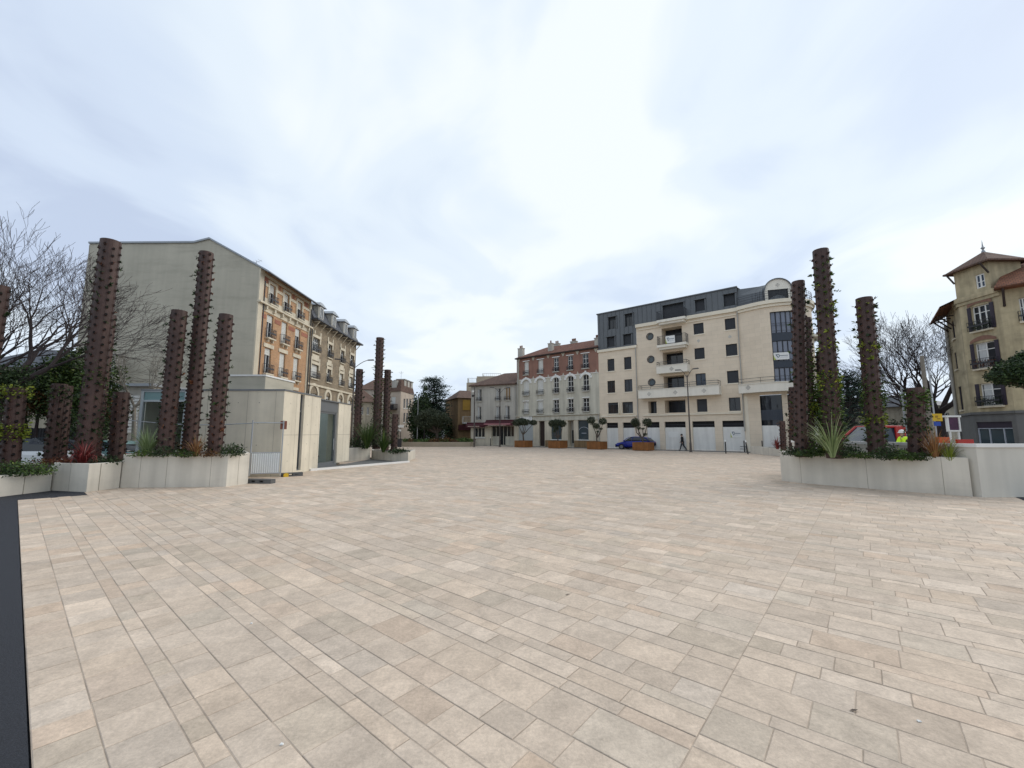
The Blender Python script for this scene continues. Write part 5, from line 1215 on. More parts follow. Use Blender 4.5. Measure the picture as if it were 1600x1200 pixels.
# cable from the fence to the kiosk
# =============== planters ===============
def planter(name,label,poly,z,group='concrete planters',lift=0.0,th=0.13,soilz=0.07,joints=()):
    c=sum((Vector((p[0],p[1])) for p in poly),Vector((0,0)))/len(poly)
    t=thing(name,label,'planter',(c.x,c.y,0),group)
    n=len(poly); ar=sum(poly[i][0]*poly[(i+1)%n][1]-poly[(i+1)%n][0]*poly[i][1] for i in range(n))
    if ar<0: poly=poly[::-1]
    P_=[Vector((p[0],p[1],0)) for p in poly]; inner=[]
    for i in range(n):
        d0=(P_[i]-P_[i-1]).normalized(); d1=(P_[(i+1)%n]-P_[i]).normalized(); n0_=Vector((-d0.y,d0.x,0)); n1_=Vector((-d1.y,d1.x,0)); m=(n0_+n1_); m=m/ max(0.3,m.dot(n0_)) ; inner.append(P_[i]+m*th)
    w=MB(); bv=0.012
    for i in range(n):
        k=(i+1)%n; w.face([P_[i],P_[k],P_[k]+Z*(z-bv),P_[i]+Z*(z-bv)])
        a_,c_=P_[i]+(inner[i]-P_[i])*0.1,P_[k]+(inner[k]-P_[k])*0.1
        w.face([P_[i]+Z*(z-bv),P_[k]+Z*(z-bv),c_+Z*z,a_+Z*z]); w.face([a_+Z*z,c_+Z*z,inner[k]+Z*z,inner[i]+Z*z]); w.face([inner[i]+Z*(z-0.3),inner[i]+Z*z,inner[k]+Z*z,inner[k]+Z*(z-0.3)])
    w.build('planter_wall',M['conc2'],t)
    jm=MB()
    for (jx,jy,nx,ny) in joints:
        q=Vector((jx,jy,0)); nv=Vector((nx,ny,0)).normalized(); tv=Vector((-nv.y,nv.x,0)); 
        jm.hexa([q-tv*0.005-nv*0.01,q+tv*0.005-nv*0.01,q+tv*0.005+nv*0.003,q-tv*0.005+nv*0.003]+[v+Z*(z-0.015) for v in (q-tv*0.005-nv*0.01,q+tv*0.005-nv*0.01,q+tv*0.005+nv*0.003,q-tv*0.005+nv*0.003)])
    if jm.v: jm.build('panel_joint',M['jnt'],t)
    s=MB(); 
    rg=random.Random(n)
    # gently mounded soil
    s.face([p+Z*(z-soilz) for p in inner]); s.build('soil',M['soil'],t)
    return t
def xy(v): return (v.x,v.y)
def jt(pa,pb,fr):  # joints along an edge
    a,c=Vector(pa),Vector(pb); d=(c-a).normalized(); nrm=(d.y,-d.x); return [(a.x+(c.x-a.x)*f,a.y+(c.y-a.y)*f,nrm[0],nrm[1]) for f in fr]
a1,a2,a3=xy(GP(187.5,762.3)),xy(GP(353,760.5)),xy(GP(387,756))
planter('concrete_planter','long pale concrete planter holding three tall planted columns in front of the kiosk',[a1,a2,a3,(-10.95,17.3),(-14.8,17.3)],1.10,joints=jt(a1,a2,(0.17,0.42,0.84))+jt(a2,a3,(0.5,)))
b1_,b2_,b3_=xy(GP(79,766.5)),xy(GP(134.5,769)),xy(GP(187,762.6))
planter('concrete_planter','middle height pale concrete planter with crimson grass, left of the long one',[b1_,b2_,(b3_[0]-0.03,b3_[1]),(-14.9,17.3),(-18.5,17.3)],0.86,joints=jt(b1_,b2_,(0.5,))+jt(b2_,b3_,(0.35,)))
c1_=xy(GP(79.5,767)); c0_=xy(GP(-40,781))
planter('concrete_planter','lowest concrete planter at the left edge of the picture beside black asphalt',[(-21,10.6),c0_,(c1_[0]-0.02,c1_[1]),(-18.6,17.3),(-24,17.3)],0.60,joints=jt(c0_,c1_,(0.6,)))
m1,m2,m3=xy(GP(581,718)),xy(GP(613,720.8)),xy(GP(637.5,721.5))
planter('concrete_planter','small front planter with short column at the far end of the kiosk ramp',[m1,m2,m3,(-7.0,30.5),(-10.5,31.5)],0.62,joints=jt(m2,m3,(0.5,)))
k1_,k2_=xy(GP(545,721)),xy(GP(578,718.5))
planter('concrete_planter','raised planter with green grass against the far end of the kiosk',[(k1_[0]-0.6,k1_[1]-0.4),k1_,k2_,(-10.65,31.6),(-13.5,31.5)],0.86)
r1_,r2_,r3_,r4_,r5_=[xy(GP(*q)) for q in ((1221.5,751),(1253,755),(1358,763.6),(1478,773),(1520,776))]
planter('concrete_planter','long grey planter with three tall planted columns on the right side of the plaza',[r1_,r2_,r3_,r4_,r5_,(13.22,12.3),(12.85,14.5),(12.35,17.4),(11.75,17.5)],1.10,joints=jt(r1_,r2_,(0.99,))+jt(r2_,r3_,(0.99,))+jt(r3_,r4_,(0.99,)))
s1_=xy(GP(1207,712)); s2_=xy(GP(1222,713))
planter('concrete_planter','small distant planter with a stubby column behind the right planter',[s1_,s2_,(s2_[0]+3,s2_[1]+1),(s2_[0]+2,s2_[1]+4),(s1_[0]+0.5,s1_[1]+4)],0.62)
# white coped wall on the right
o=MB(); wz=1.5
wl=[Vector((12.4,18.6,0)),Vector((13.32,12.08,0)),Vector((24,12.0,0))]
def strip(mb,pts,th,z0,z1,off=0):
    L_=[]; 
    for i,p in enumerate(pts):
        d=(pts[min(i+1,len(pts)-1)]-pts[max(i-1,0)]).normalized(); n_=Vector((-d.y,d.x,0)); L_.append((p-n_*off,p+n_*(th+off)))
    for i in range(len(pts)-1):
        a,c=L_[i],L_[i+1]; mb.hexa([a[0]+Z*z0,c[0]+Z*z0,c[1]+Z*z0,a[1]+Z*z0,a[0]+Z*z1,c[0]+Z*z1,c[1]+Z*z1,a[1]+Z*z1])
tw=thing('boundary_wall','white painted wall with overhanging coping behind the right planter','wall',(14.15,12.35,0))
strip(o,wl,0.2,0,wz-0.10); o.build('wall',M['wallp'],tw)
o=MB(); strip(o,wl,0.2,wz-0.10,wz,0.05); o.build('coping',M['coping'],tw)

# =============== planted columns ===============
def column(px,xt,yt,wpx,Y,label,gl,seed,zb=0.5,leafs=0.5,group='planted columns',name='planted_column',step=0.27):
    rg=random.Random(seed); X0=XH(px,Y); top=AT(xt,yt,Y); r=wpx/F*Y/2*0.97; ht=top.z
    t=thing(name,label,'planted column',(X0,Y,zb),group)
    kx=(top.x-X0)/(top.z-H)
    def cx(z): return X0+kx*(z-H)
    seg=28; o=MB(); zs=[zb]+[zb+(ht-zb)*k/6 for k in range(1,7)]
    def ringp(z,rr): return [Vector((cx(z)+rr*math.cos(2*PI*k/seg),Y+rr*math.sin(2*PI*k/seg),z)) for k in range(seg)]
    rings=[ringp(z,r) for z in zs]+[ringp(ht,r*0.9),ringp(ht-0.4,r*0.9)]
    b0=0
    for R_ in rings: o.v.extend(R_)
    for i in range(len(rings)-1):
        for k in range(seg): k2=(k+1)%seg; o.f.append((i*seg+k,i*seg+k2,(i+1)*seg+k2,(i+1)*seg+k))
    # vertical weld seams and flange bands
    for k in range(8):
        a=2*PI*(k+0.25)/8; o.tube([(cx(zb)+r*math.cos(a),Y+r*math.sin(a),zb),(cx(ht)+r*math.cos(a),Y+r*math.sin(a),ht)],0.008,4)
    pipe=o.build('steel_pipe',M['towr'],t,smooth=False)
    for p in pipe.data.polygons: p.use_smooth=False
    cap=MB(); cap.face([Vector(p) for p in ringp(ht-0.35,r*0.89)]); cap.build('soil_fill',M['soil'],t)
    cups=MB(); mouth=MB(); leaves={}; nr=int((ht-zb-0.15)/step*2)
    for i in range(nr):
        z=zb+0.2+i*step/2
        for k in range(4):
            a=2*PI*(k+(0.5 if i%2 else 0))/4+PI/8*0+0.3; c,s=math.cos(a),math.sin(a)
            if s>0.75: continue
            p=Vector((cx(z)+r*c,Y+r*s,z)); d=Vector((c+rg.gauss(0,.08),s+rg.gauss(0,.08),0.32+rg.gauss(0,.08))).normalized(); q=p+d*rg.uniform(0.032,0.055)
            cups.tube([p-d*0.03,q],[0.054,0.042],8,cap=False)
            e=d.orthogonal().normalized(); f_=d.cross(e)
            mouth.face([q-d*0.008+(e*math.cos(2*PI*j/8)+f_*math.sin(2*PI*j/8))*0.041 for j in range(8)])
            if rg.random()<leafs:
                n_=noise.noise(Vector((z*0.7+seed,k*1.3,seed*0.7)))
                kind=gl[0] if n_<0.05 else gl[1] if n_<0.28 else gl[2]
                L_=leaves.setdefault(kind,MB()); sz=rg.uniform(0.05,0.15); nl=rg.randint(5,11); asp_=rg.choice((0.18,0.25,0.5))
                tip=q+d*rg.uniform(-0.01,0.03)
                for _ in range(nl):
                    dd=Vector((c+rg.gauss(0,0.8),s+rg.gauss(0,0.8),0.2+rg.gauss(0,0.7))); L_.leaf(tip,sz*rg.uniform(0.6,1.2),rg,asp_,d=dd)
    # overgrown patches
    for (z0,z1,kind,den,sp) in gl[3]:
        L_=leaves.setdefault(kind,MB())
        for _ in range(int(den*(z1-z0)*r*1500)):
            z=rg.triangular(z0,z1); a=rg.uniform(0,2*PI); 
            if math.sin(a)>0.8: continue
            rr=r+abs(rg.gauss(0.02,sp*0.75)); dd=Vector((math.cos(a)+rg.gauss(0,0.6),math.sin(a)+rg.gauss(0,0.6),rg.gauss(0,0.6))); L_.leaf((cx(z)+rr*math.cos(a),Y+rr*math.sin(a),z),rg.uniform(0.05,0.12),rg,0.6,d=dd)
    # trailing sprigs
    for _ in range(int(gl[4]*0.35)):
        z=rg.uniform(zb+0.8,ht-0.1); a=rg.choice((-0.25,-0.6,PI+0.2,PI+0.6,-PI/2)); c,s=math.cos(a),math.sin(a); p=Vector((cx(z)+r*c,Y+r*s,z)); L_=leaves.setdefault(gl[1],MB()); st=leaves.setdefault('_stem',MB())
        path=[p]; d=Vector((c,s,rg.uniform(-0.2,0.4))).normalized()
        for _k in range(4): d=(d+Vector((rg.gauss(0,0.25),rg.gauss(0,0.25),-0.12))).normalized(); path.append(path[-1]+d*0.06)
        st.tube(path,0.005,4)
        for q in path[1:]:
            for _k in range(4): L_.leaf(q,0.07,rg,0.5)
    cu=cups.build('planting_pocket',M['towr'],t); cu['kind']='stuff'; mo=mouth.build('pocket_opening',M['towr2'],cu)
    for kd,L_ in leaves.items():
        if kd=='_stem': L_.build('stem',M['bark'],t)
        else: lo_=L_.build('foliage',M[kd],t)
    return t
D1=('lf_dark','lf_mid','lf_red')
def G(a,patch=(),n=6): return (*a,list(patch),n)
dr_=('lf_dark','lf_dark','lf_red')
column(138,173.5,377,27,14.4,'tallest dark red planted column, in the left group above the crimson grass',G(dr_,[(3.2,4.4,'lf_mid',0.5,0.1),(1.2,3,'lf_dark',0.4,0.1)],14),1,0.75,0.5)
column(298.5,323,395,20,15.4,'tall planted column, middle and highest of the three in the long left planter',G(dr_,[(1,1.6,'lf_brown',0.6,0.08)],26),2,1.0,0.62)
column(261,280.5,486,21.5,14.8,'planted column, left of the three in the long left planter',G(dr_,(),8),3,1.0,0.42)
column(338,353.5,492,20,14.9,'planted column with trailing ivy, right of the three in the long left planter',G(dr_,(),20),4,1.0,0.6)
column(151,172,492,16,17.0,'planted column half hidden right behind the tallest left column',G(('lf_dark','lf_mid','lf_golden'),[(2,4.6,'lf_golden',0.5,0.12)],4),5,0.7,0.5)
column(185,190,613,20.5,15.4,'short dark planted column between the tallest left column and the kiosk glazing',G(dr_,[(2.0,3.3,'lf_brown',0.3,0.08)],4),6,0.75,0.5)
column(85,94,600,18,14.9,'short planted column topped with ivy, in front of the black fence',G(('lf_dark','lf_dark','lf_yel'),[(2.9,3.6,'lf_golden',0.9,0.1)],6),7,0.7,0.5)
column(98,105,603,14,16.2,'slim short planted column just behind another one, in front of the black fence',G(dr_,(),2),17,0.7,0.5)
column(20,27,606,22,13.9,'short planted column with a bright yellow green tuft near the left edge',G(('lf_dark','lf_mid','lf_red'),[(1.5,2.2,'lf_yel',2.4,0.09),(2.9,3.5,'lf_yel',1.4,0.13)],3),8,0.5,0.5)
column(-37,-1,447,25,13.0,'tall planted column cut off by the left edge of the picture',G(dr_,(),3),9,0.5,0.45)
gm=('lf_dark','lf_mid','lf_yel')
column(588.5,594,528,12,29.6,'tallest planted column of the group beyond the kiosk',G(('lf_dark','lf_mid','lf_brown'),[(2.5,4.5,'lf_golden',0.25,0.1)],18),10,0.7,0.6,step=0.3)
column(603,606,578,9.8,30.0,'planted column just right of the tallest one beyond the kiosk',G(('lf_dark','lf_mid','lf_brown'),[(2,3.6,'lf_mid',0.3,0.1)],6),11,0.6,0.6,step=0.3)
column(558,562,577,10.5,29.2,'planted column next to the kiosk end, below the double street lamp',G(('lf_dark','lf_mid','lf_brown'),(),8),12,0.8,0.6,step=0.3)
column(616.5,618,647,9.3,28.2,'shortest planted column beyond the kiosk, in the small front planter',G(('lf_dark','lf_dark','lf_red'),(),8),13,0.5,0.35,step=0.3)
column(1252,1247,440,18,15.3,'brown planted column at the left of the right hand group, before the rounded building corner',G(('lf_dark','lf_mid','lf_mid'),(),6),20,0.95,0.35)
column(1264,1259,497,14.5,16.4,'mossy planted column close behind the left one of the right hand group',G(('lf_mid','lf_yel','lf_mid'),[(1.5,5.2,'lf_mid',1.1,0.06),(2.2,3.2,'lf_yel',1.6,0.1)],4),21,0.95,0.9)
column(1302,1282,391,22,14.4,'tallest planted column of the right hand group with green ferny patches',G(('lf_mid','lf_mid','lf_yel'),[(1.4,4.2,'lf_mid',0.7,0.07),(3.2,4.0,'lf_yel',0.9,0.05),(5.9,6.3,'lf_mid',0.8,0.04),(4.6,5.1,'lf_yel',0.5,0.04),(6.9,7.2,'lf_yel',0.4,0.03)],12),22,0.95,0.7)
column(1288,1284,549,15,16.2,'planted column partly hidden behind the tallest of the right hand group',G(('lf_mid','lf_mid','lf_yel'),[(1.5,3.6,'lf_mid',0.9,0.08)],3),23,0.95,0.8)
column(1368,1350,466,22,13.9,'planted column with ivy sprigs, second tallest on the right',G(('lf_mid','lf_dark','lf_yel'),[(2.5,3.6,'lf_mid',0.9,0.06),(2.0,2.5,'lf_yel',1.0,0.05),(4.5,4.9,'lf_yel',0.6,0.03),(1.4,2.6,'lf_mid',0.5,0.05)],12),24,0.95,0.75)
column(1432,1431,606,21,13.3,'short overgrown planted column right of the hi-vis worker',G(('lf_mid','lf_dark','lf_yel'),[(2.5,3.3,'lf_mid',1.3,0.07),(1.6,2.6,'lf_dark',0.8,0.06)],3),25,0.95,0.7)
column(1237.5,1236.5,605,7.5,20.5,'thin short planted column left of the right hand group',G(('lf_dark','lf_mid','lf_red'),[(1.2,3.2,'lf_brown',0.4,0.06)],4),26,0.5,0.5)
column(1223,1222,658,7.8,32.5,'stubby planted column in the small distant planter',G(('lf_dark','lf_red','lf_red'),(),3),27,0.5,0.4,step=0.3)

# =============== grasses, shrubs ===============
def grass(c,r,h,n,mkey,seed,name,label,cat='grass plant',wd=0.028,droop=1.0,group=None):
    rg=random.Random(seed); o=MB()
    for _ in range(n):
        a=rg.uniform(0,2*PI); lean=rg.uniform(0.05,1.0)**0.8; L_=h*rg.uniform(0.7,1.15); d=Vector((math.cos(a),math.sin(a),0)); p=Vector(c)+d*rg.uniform(0,0.08); side=Vector((-d.y,d.x,0)); 
        seg=6; pts=[]; el=PI/2-lean*0.55
        for k in range(seg+1):
            pts.append(p.copy()); ang=el-lean*droop*1.9*(k/seg)**1.6; p=p+(d*math.cos(ang)+Z*math.sin(ang))*(L_/seg)
        w_=wd*rg.uniform(0.6,1.1)
        b0=len(o.v)
        for k,q in enumerate(pts):
            ww=w_*(1-(k/seg)**2)*0.5+0.001; o.v.append(q-side*ww); o.v.append(q+side*ww)
        for k in range(seg): o.f.append((b0+2*k,b0+2*k+1,b0+2*k+3,b0+2*k+2))
    t=thing(name,label,cat,tuple(c),group); o.build('blades',M[mkey],t); return t
def shrub(c,rad,n,mkey,seed,name,label,leaf=0.09,asp=0.45,group=None,cat='shrub',stem=True,rough=0.25):
    rg=random.Random(seed); o=MB(); c=Vector(c)
    for _ in range(n):
        d=Vector((rg.gauss(0,1),rg.gauss(0,1),rg.gauss(0,1))); d=d.normalized() if d.length>0 else Z
        k=rg.random()**0.4; nz=1+rough*2*noise.noise(d*2.2+Vector((seed,0,0)))
        p=c+Vector((d.x*rad[0],d.y*rad[1],abs(d.z)*rad[2]))*k*nz
        o.leaf(p,leaf*rg.uniform(0.6,1.3),rg,asp,0.4)
    t=thing(name,label,cat,(c.x,c.y,c.z),group); o.build('leaves',M[mkey],t)
    if stem:
        s=MB()
        for k in range(5): a=k*1.3; s.tube([c,c+Vector((math.cos(a)*rad[0]*0.5,math.sin(a)*rad[1]*0.5,rad[2]*0.7))],0.012,4)
        s.build('stem',M['bark'],t)
    return t
def at(px,Y,z): return (XH(px,Y),Y,z)
grass(at(134,13.6,0.8),0.4,0.85,110,'lf_crim',31,'crimson_cordyline','crimson arching grass at the foot of the tallest left column',wd=0.04,droop=2.1)
grass(at(233,14.7,1.02),0.4,1.1,130,'lf_stripe',32,'striped_flax','pale striped flax in the long left planter, left of the three columns',droop=1.0)
grass(at(309,14.3,1.02),0.4,0.75,80,'lf_bronze',33,'bronze_flax','bronze flax between two columns in the long left planter',wd=0.03,droop=1.1)
grass(at(1298,14.3,0.98),0.4,1.5,130,'lf_stripe',34,'striped_flax','large pale striped flax at the foot of the tallest right column',wd=0.035,droop=0.8)
grass(at(1457,12.75,0.98),0.4,1.0,100,'lf_bronze',35,'bronze_flax','bronze and yellow flax at the right end of the right planter',wd=0.03,droop=0.9)
grass(at(1479,12.5,0.98),0.3,0.75,60,'lf_yel',36,'yellow_flax','low yellow green grass at the right end of the right planter',wd=0.02,droop=1.5)
grass(at(574,27.8,0.8),0.3,1.9,150,'lf_mid',37,'striped_flax','tall green grass in the raised planter beyond the kiosk',wd=0.05,droop=0.45)
grass(at(600,27.6,0.56),0.3,1.5,120,'lf_mid',38,'striped_flax','spiky green grass in the small front planter beyond the kiosk',wd=0.05,droop=0.8)
grass(at(1213,32.6,0.58),0.3,1.0,60,'lf_crim',39,'crimson_cordyline','small crimson plant in the distant right planter',wd=0.05,droop=0.9)
gs='low shrubs in the planters'
sh=[(365,14.6,1.03,(0.45,0.4,0.42),900,'lf_dark','dark ferny shrub at the right end of the long left planter'),
(290,14.1,1.03,(0.5,0.25,0.2),500,'lf_golden','low yellow green cover between the columns of the long left planter'),
(330,14.2,1.03,(0.35,0.2,0.2),300,'lf_brown','brownish low plant by the ivy covered column'),
(258,14.2,1.03,(0.4,0.3,0.35),500,'lf_dark','dark little shrub at the foot of the leftmost column of the three'),
(225,14.1,1.03,(0.4,0.25,0.22),350,'lf_mid','green low shrub at the left end of the long planter'),
(45,12.8,0.55,(0.9,0.5,0.42),1500,'lf_mid','spreading green conifer in the lowest left planter'),
(10,12.4,0.55,(0.7,0.4,0.35),900,'lf_dark','dark spreading shrub at the left picture edge'),
(172,13.9,0.82,(0.5,0.35,0.25),500,'lf_dark','dark low plant right of the crimson grass'),
(92,13.9,0.82,(0.7,0.3,0.16),500,'lf_red','russet low cover left of the crimson grass'),
(1240,15.3,1.0,(0.5,0.35,0.28),700,'lf_dark','dark low shrub at the left end of the right planter'),
(1262,14.9,1.0,(0.5,0.3,0.25),700,'lf_golden','yellow green mound at the foot of the mossy column'),
(1283,14.9,1.0,(0.45,0.35,0.75),1300,'lf_mid','leafy green shrub left of the big striped flax'),
(1325,14.1,1.0,(0.45,0.3,0.45),800,'lf_dark','dark shrub right of the big striped flax'),
(1345,13.8,1.0,(0.5,0.3,0.2),500,'lf_mid','low green plant before the white wall'),
(1385,13.2,1.0,(0.5,0.3,0.42),1000,'lf_dark','dark green shrub below the hi-vis worker'),
(1408,13.0,1.0,(0.4,0.25,0.28),500,'lf_mid','small green shrub right of the dark one in the right planter'),
(1435,12.9,1.0,(0.45,0.25,0.22),600,'lf_golden','yellow green mound left of the bronze flax'),
(560,28.2,0.8,(0.9,0.6,0.9),900,'lf_dark','dark shrub beside the kiosk end in the raised planter'),
(586,29.4,0.8,(0.9,0.6,2.2),1300,'lf_olive','tall loose grey green shrub between the columns beyond the kiosk'),
(625,27.2,0.56,(0.7,0.4,0.25),500,'lf_dark','low dark plant at the right end of the small front planter')]
for i,(px,Y,z,rad,n,mk,lb) in enumerate(sh): shrub(at(px,Y,z),rad,n,mk,50+i,'low_shrub',lb,0.075 if Y<20 else 0.13,group=gs)

# =============== fence panel, blocks, cable ===============
fa=GP(388.8,748.5); fb_=Vector((-9.43,17.25,0)); FF=Fac(fa,fb_); ht=AT(388.8,656.5,fa.y).z
t=thing('site_fence_panel','metal site fence panel with a white corrugated lower half beside the kiosk','fence',(fa.x,fa.y,0))
o=MB(); 
for u in (0.0,FF.L): o.tube([FF.pt(u,0,0.12),FF.pt(u,0,ht)],0.028,8)
for z in (ht-0.1,1.02): o.tube([FF.pt(0,0,z),FF.pt(FF.L,0,z)],0.022,8)
o.tube([FF.pt(0,0,0.2),FF.pt(FF.L,0,0.2)],0.022,8); o.build('frame',M['galv'],t)
o=MB(); n=26
for k in range(n):
    u0,u1=0.05+(FF.L-0.1)*k/n,0.05+(FF.L-0.1)*(k+1)/n; d0,d1=((0.0,0.03) if k%2 else (0.03,0.0)); o.face([FF.pt(u0,d0,0.22),FF.pt(u1,d1,0.22),FF.pt(u1,d1,1.0),FF.pt(u0,d0,1.0)])
o.build('corrugated_sheet',M['panel'],t)
M['rust']=mat('faded_red_board',(0.24,0.09,0.06),0.8,0.15,4)
o=MB(); FF.box(o,FF.L-0.12,FF.L+0.12,-0.06,-0.035,ht-0.36,ht-0.02); o.build('red_board',M['rust'],t)
def block(c,ang,label,L_=1.05,wd=0.26,h=0.15):
    o=MB(); co=(c[0],c[1]); hw_=wd/2
    o.box(-L_/2,L_/2,-hw_,hw_,0.0,0.045,ang,co); o.box(-L_/2,L_/2,-hw_+0.01,hw_-0.01,0.105,h,ang,co)
    for x0,x1 in ((-L_/2,-L_/2+0.27),(-L_/2+0.42,-L_/2+0.6),(L_/2-0.3,L_/2)): o.box(x0,x1,-hw_+0.002,hw_-0.002,0.045,0.105,ang,co)
    q=o.build('fence_foot_block',M['rubber'],None,loc=(c[0],c[1],0)) if False else o.build('fence_foot_block',M['rubber']); tag(q,label,'fence foot','fence foot blocks'); return q
pb=GP(406,755); block((pb.x,pb.y),R(-8),'grey rubber foot block under the left post of the site fence')
pb=GP(456,744); block((pb.x,pb.y),R(38),'grey rubber foot block under the right post of the site fence',0.8)
o=MB(); pb=GP(450.5,744.5); o.box(-0.09,0.09,-0.06,0.06,0.0,0.13,R(38),(pb.x-0.02,pb.y-0.16)); o.box(-0.05,0.05,-0.04,0.04,0.13,0.15,R(38),(pb.x-0.02,pb.y-0.16)); tag(o.build('yellow_marker_block',M['yellow']),'small yellow block in front of the right fence foot','block')
o=MB(); e=AT(205,657,17.3); s_=FF.pt(0,0,ht-0.12); o.tube([s_+(e-s_)*k/12-Z*0.12*math.sin(PI*k/12) for k in range(13)],0.018,6); tag(o.build('slack_cable',M['galv']),'thin grey cable running from the site fence to behind the left columns','cable')

# =============== street lamps, bollards, signs ===============
def lamp2(name,label,X,Y,ht,span,ang,zj,group='double arm street lamps',drop=0.0):
    t=thing(name,label,'street lamp',(X,Y,0),group)
    o=MB(); o.tube([(X,Y,0),(X,Y,0.9),(X,Y,0.92),(X,Y,zj)],[0.11,0.1,0.075,0.05],10); o.lathe([(0.2,0),(0.2,0.03),(0.12,0.06)],(X,Y,0.001),12); o.build('pole',M['pole'],t)
    for s in (-1,1):
        d=Vector((math.cos(ang)*s,math.sin(ang)*s,0)); L_=span/2*(1.0 if s>0 else 1.0); o=MB()
        pth=[Vector((X,Y,zj-0.3))+d*(L_*f)+Z*((ht-zj+0.3)*math.sin(f*PI/2)) for f in (0,0.15,0.35,0.6,0.85)]
        o.tube(pth,0.028,6); am=o.build('arm',M['pole'],t)
        e=pth[-1]; o=MB(); sd_=Vector((-d.y,d.x,0)); 
        o.hexa([e-sd_*0.1-Z*0.03,e+d*0.55-sd_*0.14+Z*0.0,e+d*0.55+sd_*0.14+Z*0.0,e+sd_*0.1-Z*0.03,e-sd_*0.06+Z*0.05,e+d*0.5-sd_*0.1+Z*0.08,e+d*0.5+sd_*0.1+Z*0.08,e+sd_*0.06+Z*0.05]); o.build('lamp_head',M['iron'],am)
    return t
Y=36; lamp2('street_lamp','double arm street lamp in front of the stone mansard house',XH(549,Y),Y,AT(551,562,Y).z,2.6,0.15,AT(551,570,Y).z)
g_=GP(1079.5,706.5); Y=g_.y; lamp2('street_lamp','double arm street lamp standing before the new apartment building',g_.x,Y,AT(1075,577,Y).z,1.3,R(-35),AT(1075,586,Y).z)
Y=56; lamp2('street_lamp','double arm street lamp before the restaurant awning',XH(781,Y),Y,AT(781,605.5,Y).z,2.0,0.2,AT(781,611,Y).z)
X,Y=XH(741,55),55; t=thing('camera_mast','grey mast with two round surveillance cameras at the roundabout bed','mast',(X,Y,0))
o=MB(); zt=AT(741,604,Y).z; o.tube([(X,Y,0),(X,Y,zt)],[0.1,0.06],8); o.build('pole',M['pole'],t)
for zz in (612,618.5):
    z=AT(741,zz,Y).z; o=MB(); o.tube([(X,Y,z+0.1),(X-0.2,Y,z+0.1)],0.03,5); o.lathe([(0.0,-0.16),(0.12,-0.12),(0.17,0),(0.16,0.14),(0,0.16)],(X-0.22,Y,z),10); o.build('camera',M['white'] if zz==612 else M['iron'],t)
Y=38; X=XH(1416,Y); t=thing('street_lamp','single arm street lamp behind the white wall on the right','street lamp',(X,Y,0))
zt=AT(1411,603,Y).z; o=MB(); o.tube([(X,Y,0),(X,Y,zt)],[0.1,0.06],8); o.build('pole',M['galv'],t)
o=MB(); e=AT(1391,598.5,Y); o.tube([(X,Y,zt-0.1),(X-0.4,Y,zt+0.25),tuple(e)],0.035,6); am=o.build('arm',M['galv'],t)
o=MB(); o.hexa([(e.x-0.55,Y-0.13,e.z),(e.x,Y-0.1,e.z-0.02),(e.x,Y+0.1,e.z-0.02),(e.x-0.55,Y+0.13,e.z),(e.x-0.5,Y-0.1,e.z+0.1),(e.x,Y-0.05,e.z+0.08),(e.x,Y+0.05,e.z+0.08),(e.x-0.5,Y+0.1,e.z+0.1)]); o.build('lamp_head',M['iron'],am)
def bollard(px,py,h,label,white=True,lean=0.0):
    g_=GP(px,py); t=thing('bollard',label,'bollard',(g_.x,g_.y,0),'black street bollards'); o=MB()
    o.tube([g_,g_+Vector((lean*0.85,0,h*0.86))],[0.05,0.05],10); o.build('post',M['black'],t)
    o=MB(); c=g_+Vector((lean*0.85,0,h*0.86)); o.tube([c,c+Vector((lean*0.1,0,h*0.08)),c+Vector((lean*0.13,0,h*0.14))],[0.055,0.055,0.03],10); o.build('head',M['white'] if white else M['black'],t)
bollard(1134.3,708.8,1.22,'black bollard with white head nearest the street lamp')
bollard(1168.8,709.8,1.2,'tilted black bollard with white head',True,-0.14)
bollard(1163.5,706.5,1.1,'plain black bollard between the two white headed ones',False)
bollard(1191.8,707.3,1.12,'plain black bollard nearest the distant small planter',False)
bollard(752.8,696,1.25,'white headed bollard beside the roundabout bed, before the restaurant window')
bollard(766.5,696.6,1.25,'white headed bollard before the restaurant entrance')
def hoop(pa,pb_,h,label):
    a,c=GP(*pa),GP(*pb_); o=MB(); o.tube([a,a+Z*(h-0.08),a+(c-a)*0.05+Z*h,c+(a-c)*0.05+Z*h,c+Z*(h-0.08),c],0.025,6); o.tube([a+Z*h*0.5,c+Z*h*0.5],0.018,6); tag(o.build('hoop_barrier',M['iron']),label,'barrier','low hoop barriers')
hoop((1156.5,705.2),(1166,706),0.5,'low hoop barrier beside the plain bollard')
hoop((742,695.5),(759,695.9),0.5,'low hoop barrier beside the camera mast')
# traffic signs, advertising panel
Y=27; X=XH(1463,Y); t=thing('road_sign','yellow square sign over a small blue plate on a grey post','road sign',(X,Y,0)); o=MB(); o.tube([(X,Y,0),(X-0.0,Y,AT(1451,560,Y).z)],0.045,8); o.build('post',M['galv'],t)
a=AT(1456,658,Y); c=AT(1469.5,646.5,Y); o=MB(); o.box(a.x,c.x,Y-0.09,Y-0.06,a.z,c.z); pl=o.build('yellow_plate',M['yellow'],t)
o=MB(); cx_=(a.x+c.x)/2; cz=(a.z+c.z)/2; o.box(cx_-0.15,cx_+0.02,Y-0.1,Y-0.092,cz-0.02,cz+0.12); o.box(cx_-0.05,cx_+0.16,Y-0.1,Y-0.092,cz-0.12,cz-0.06); o.build('sign_symbol',M['ochre2'],pl)
a=AT(1458,665.5,Y); c=AT(1467.5,659,Y); o=MB(); o.box(a.x,c.x,Y-0.09,Y-0.06,a.z,c.z); o.build('blue_plate',M['blue'],t)
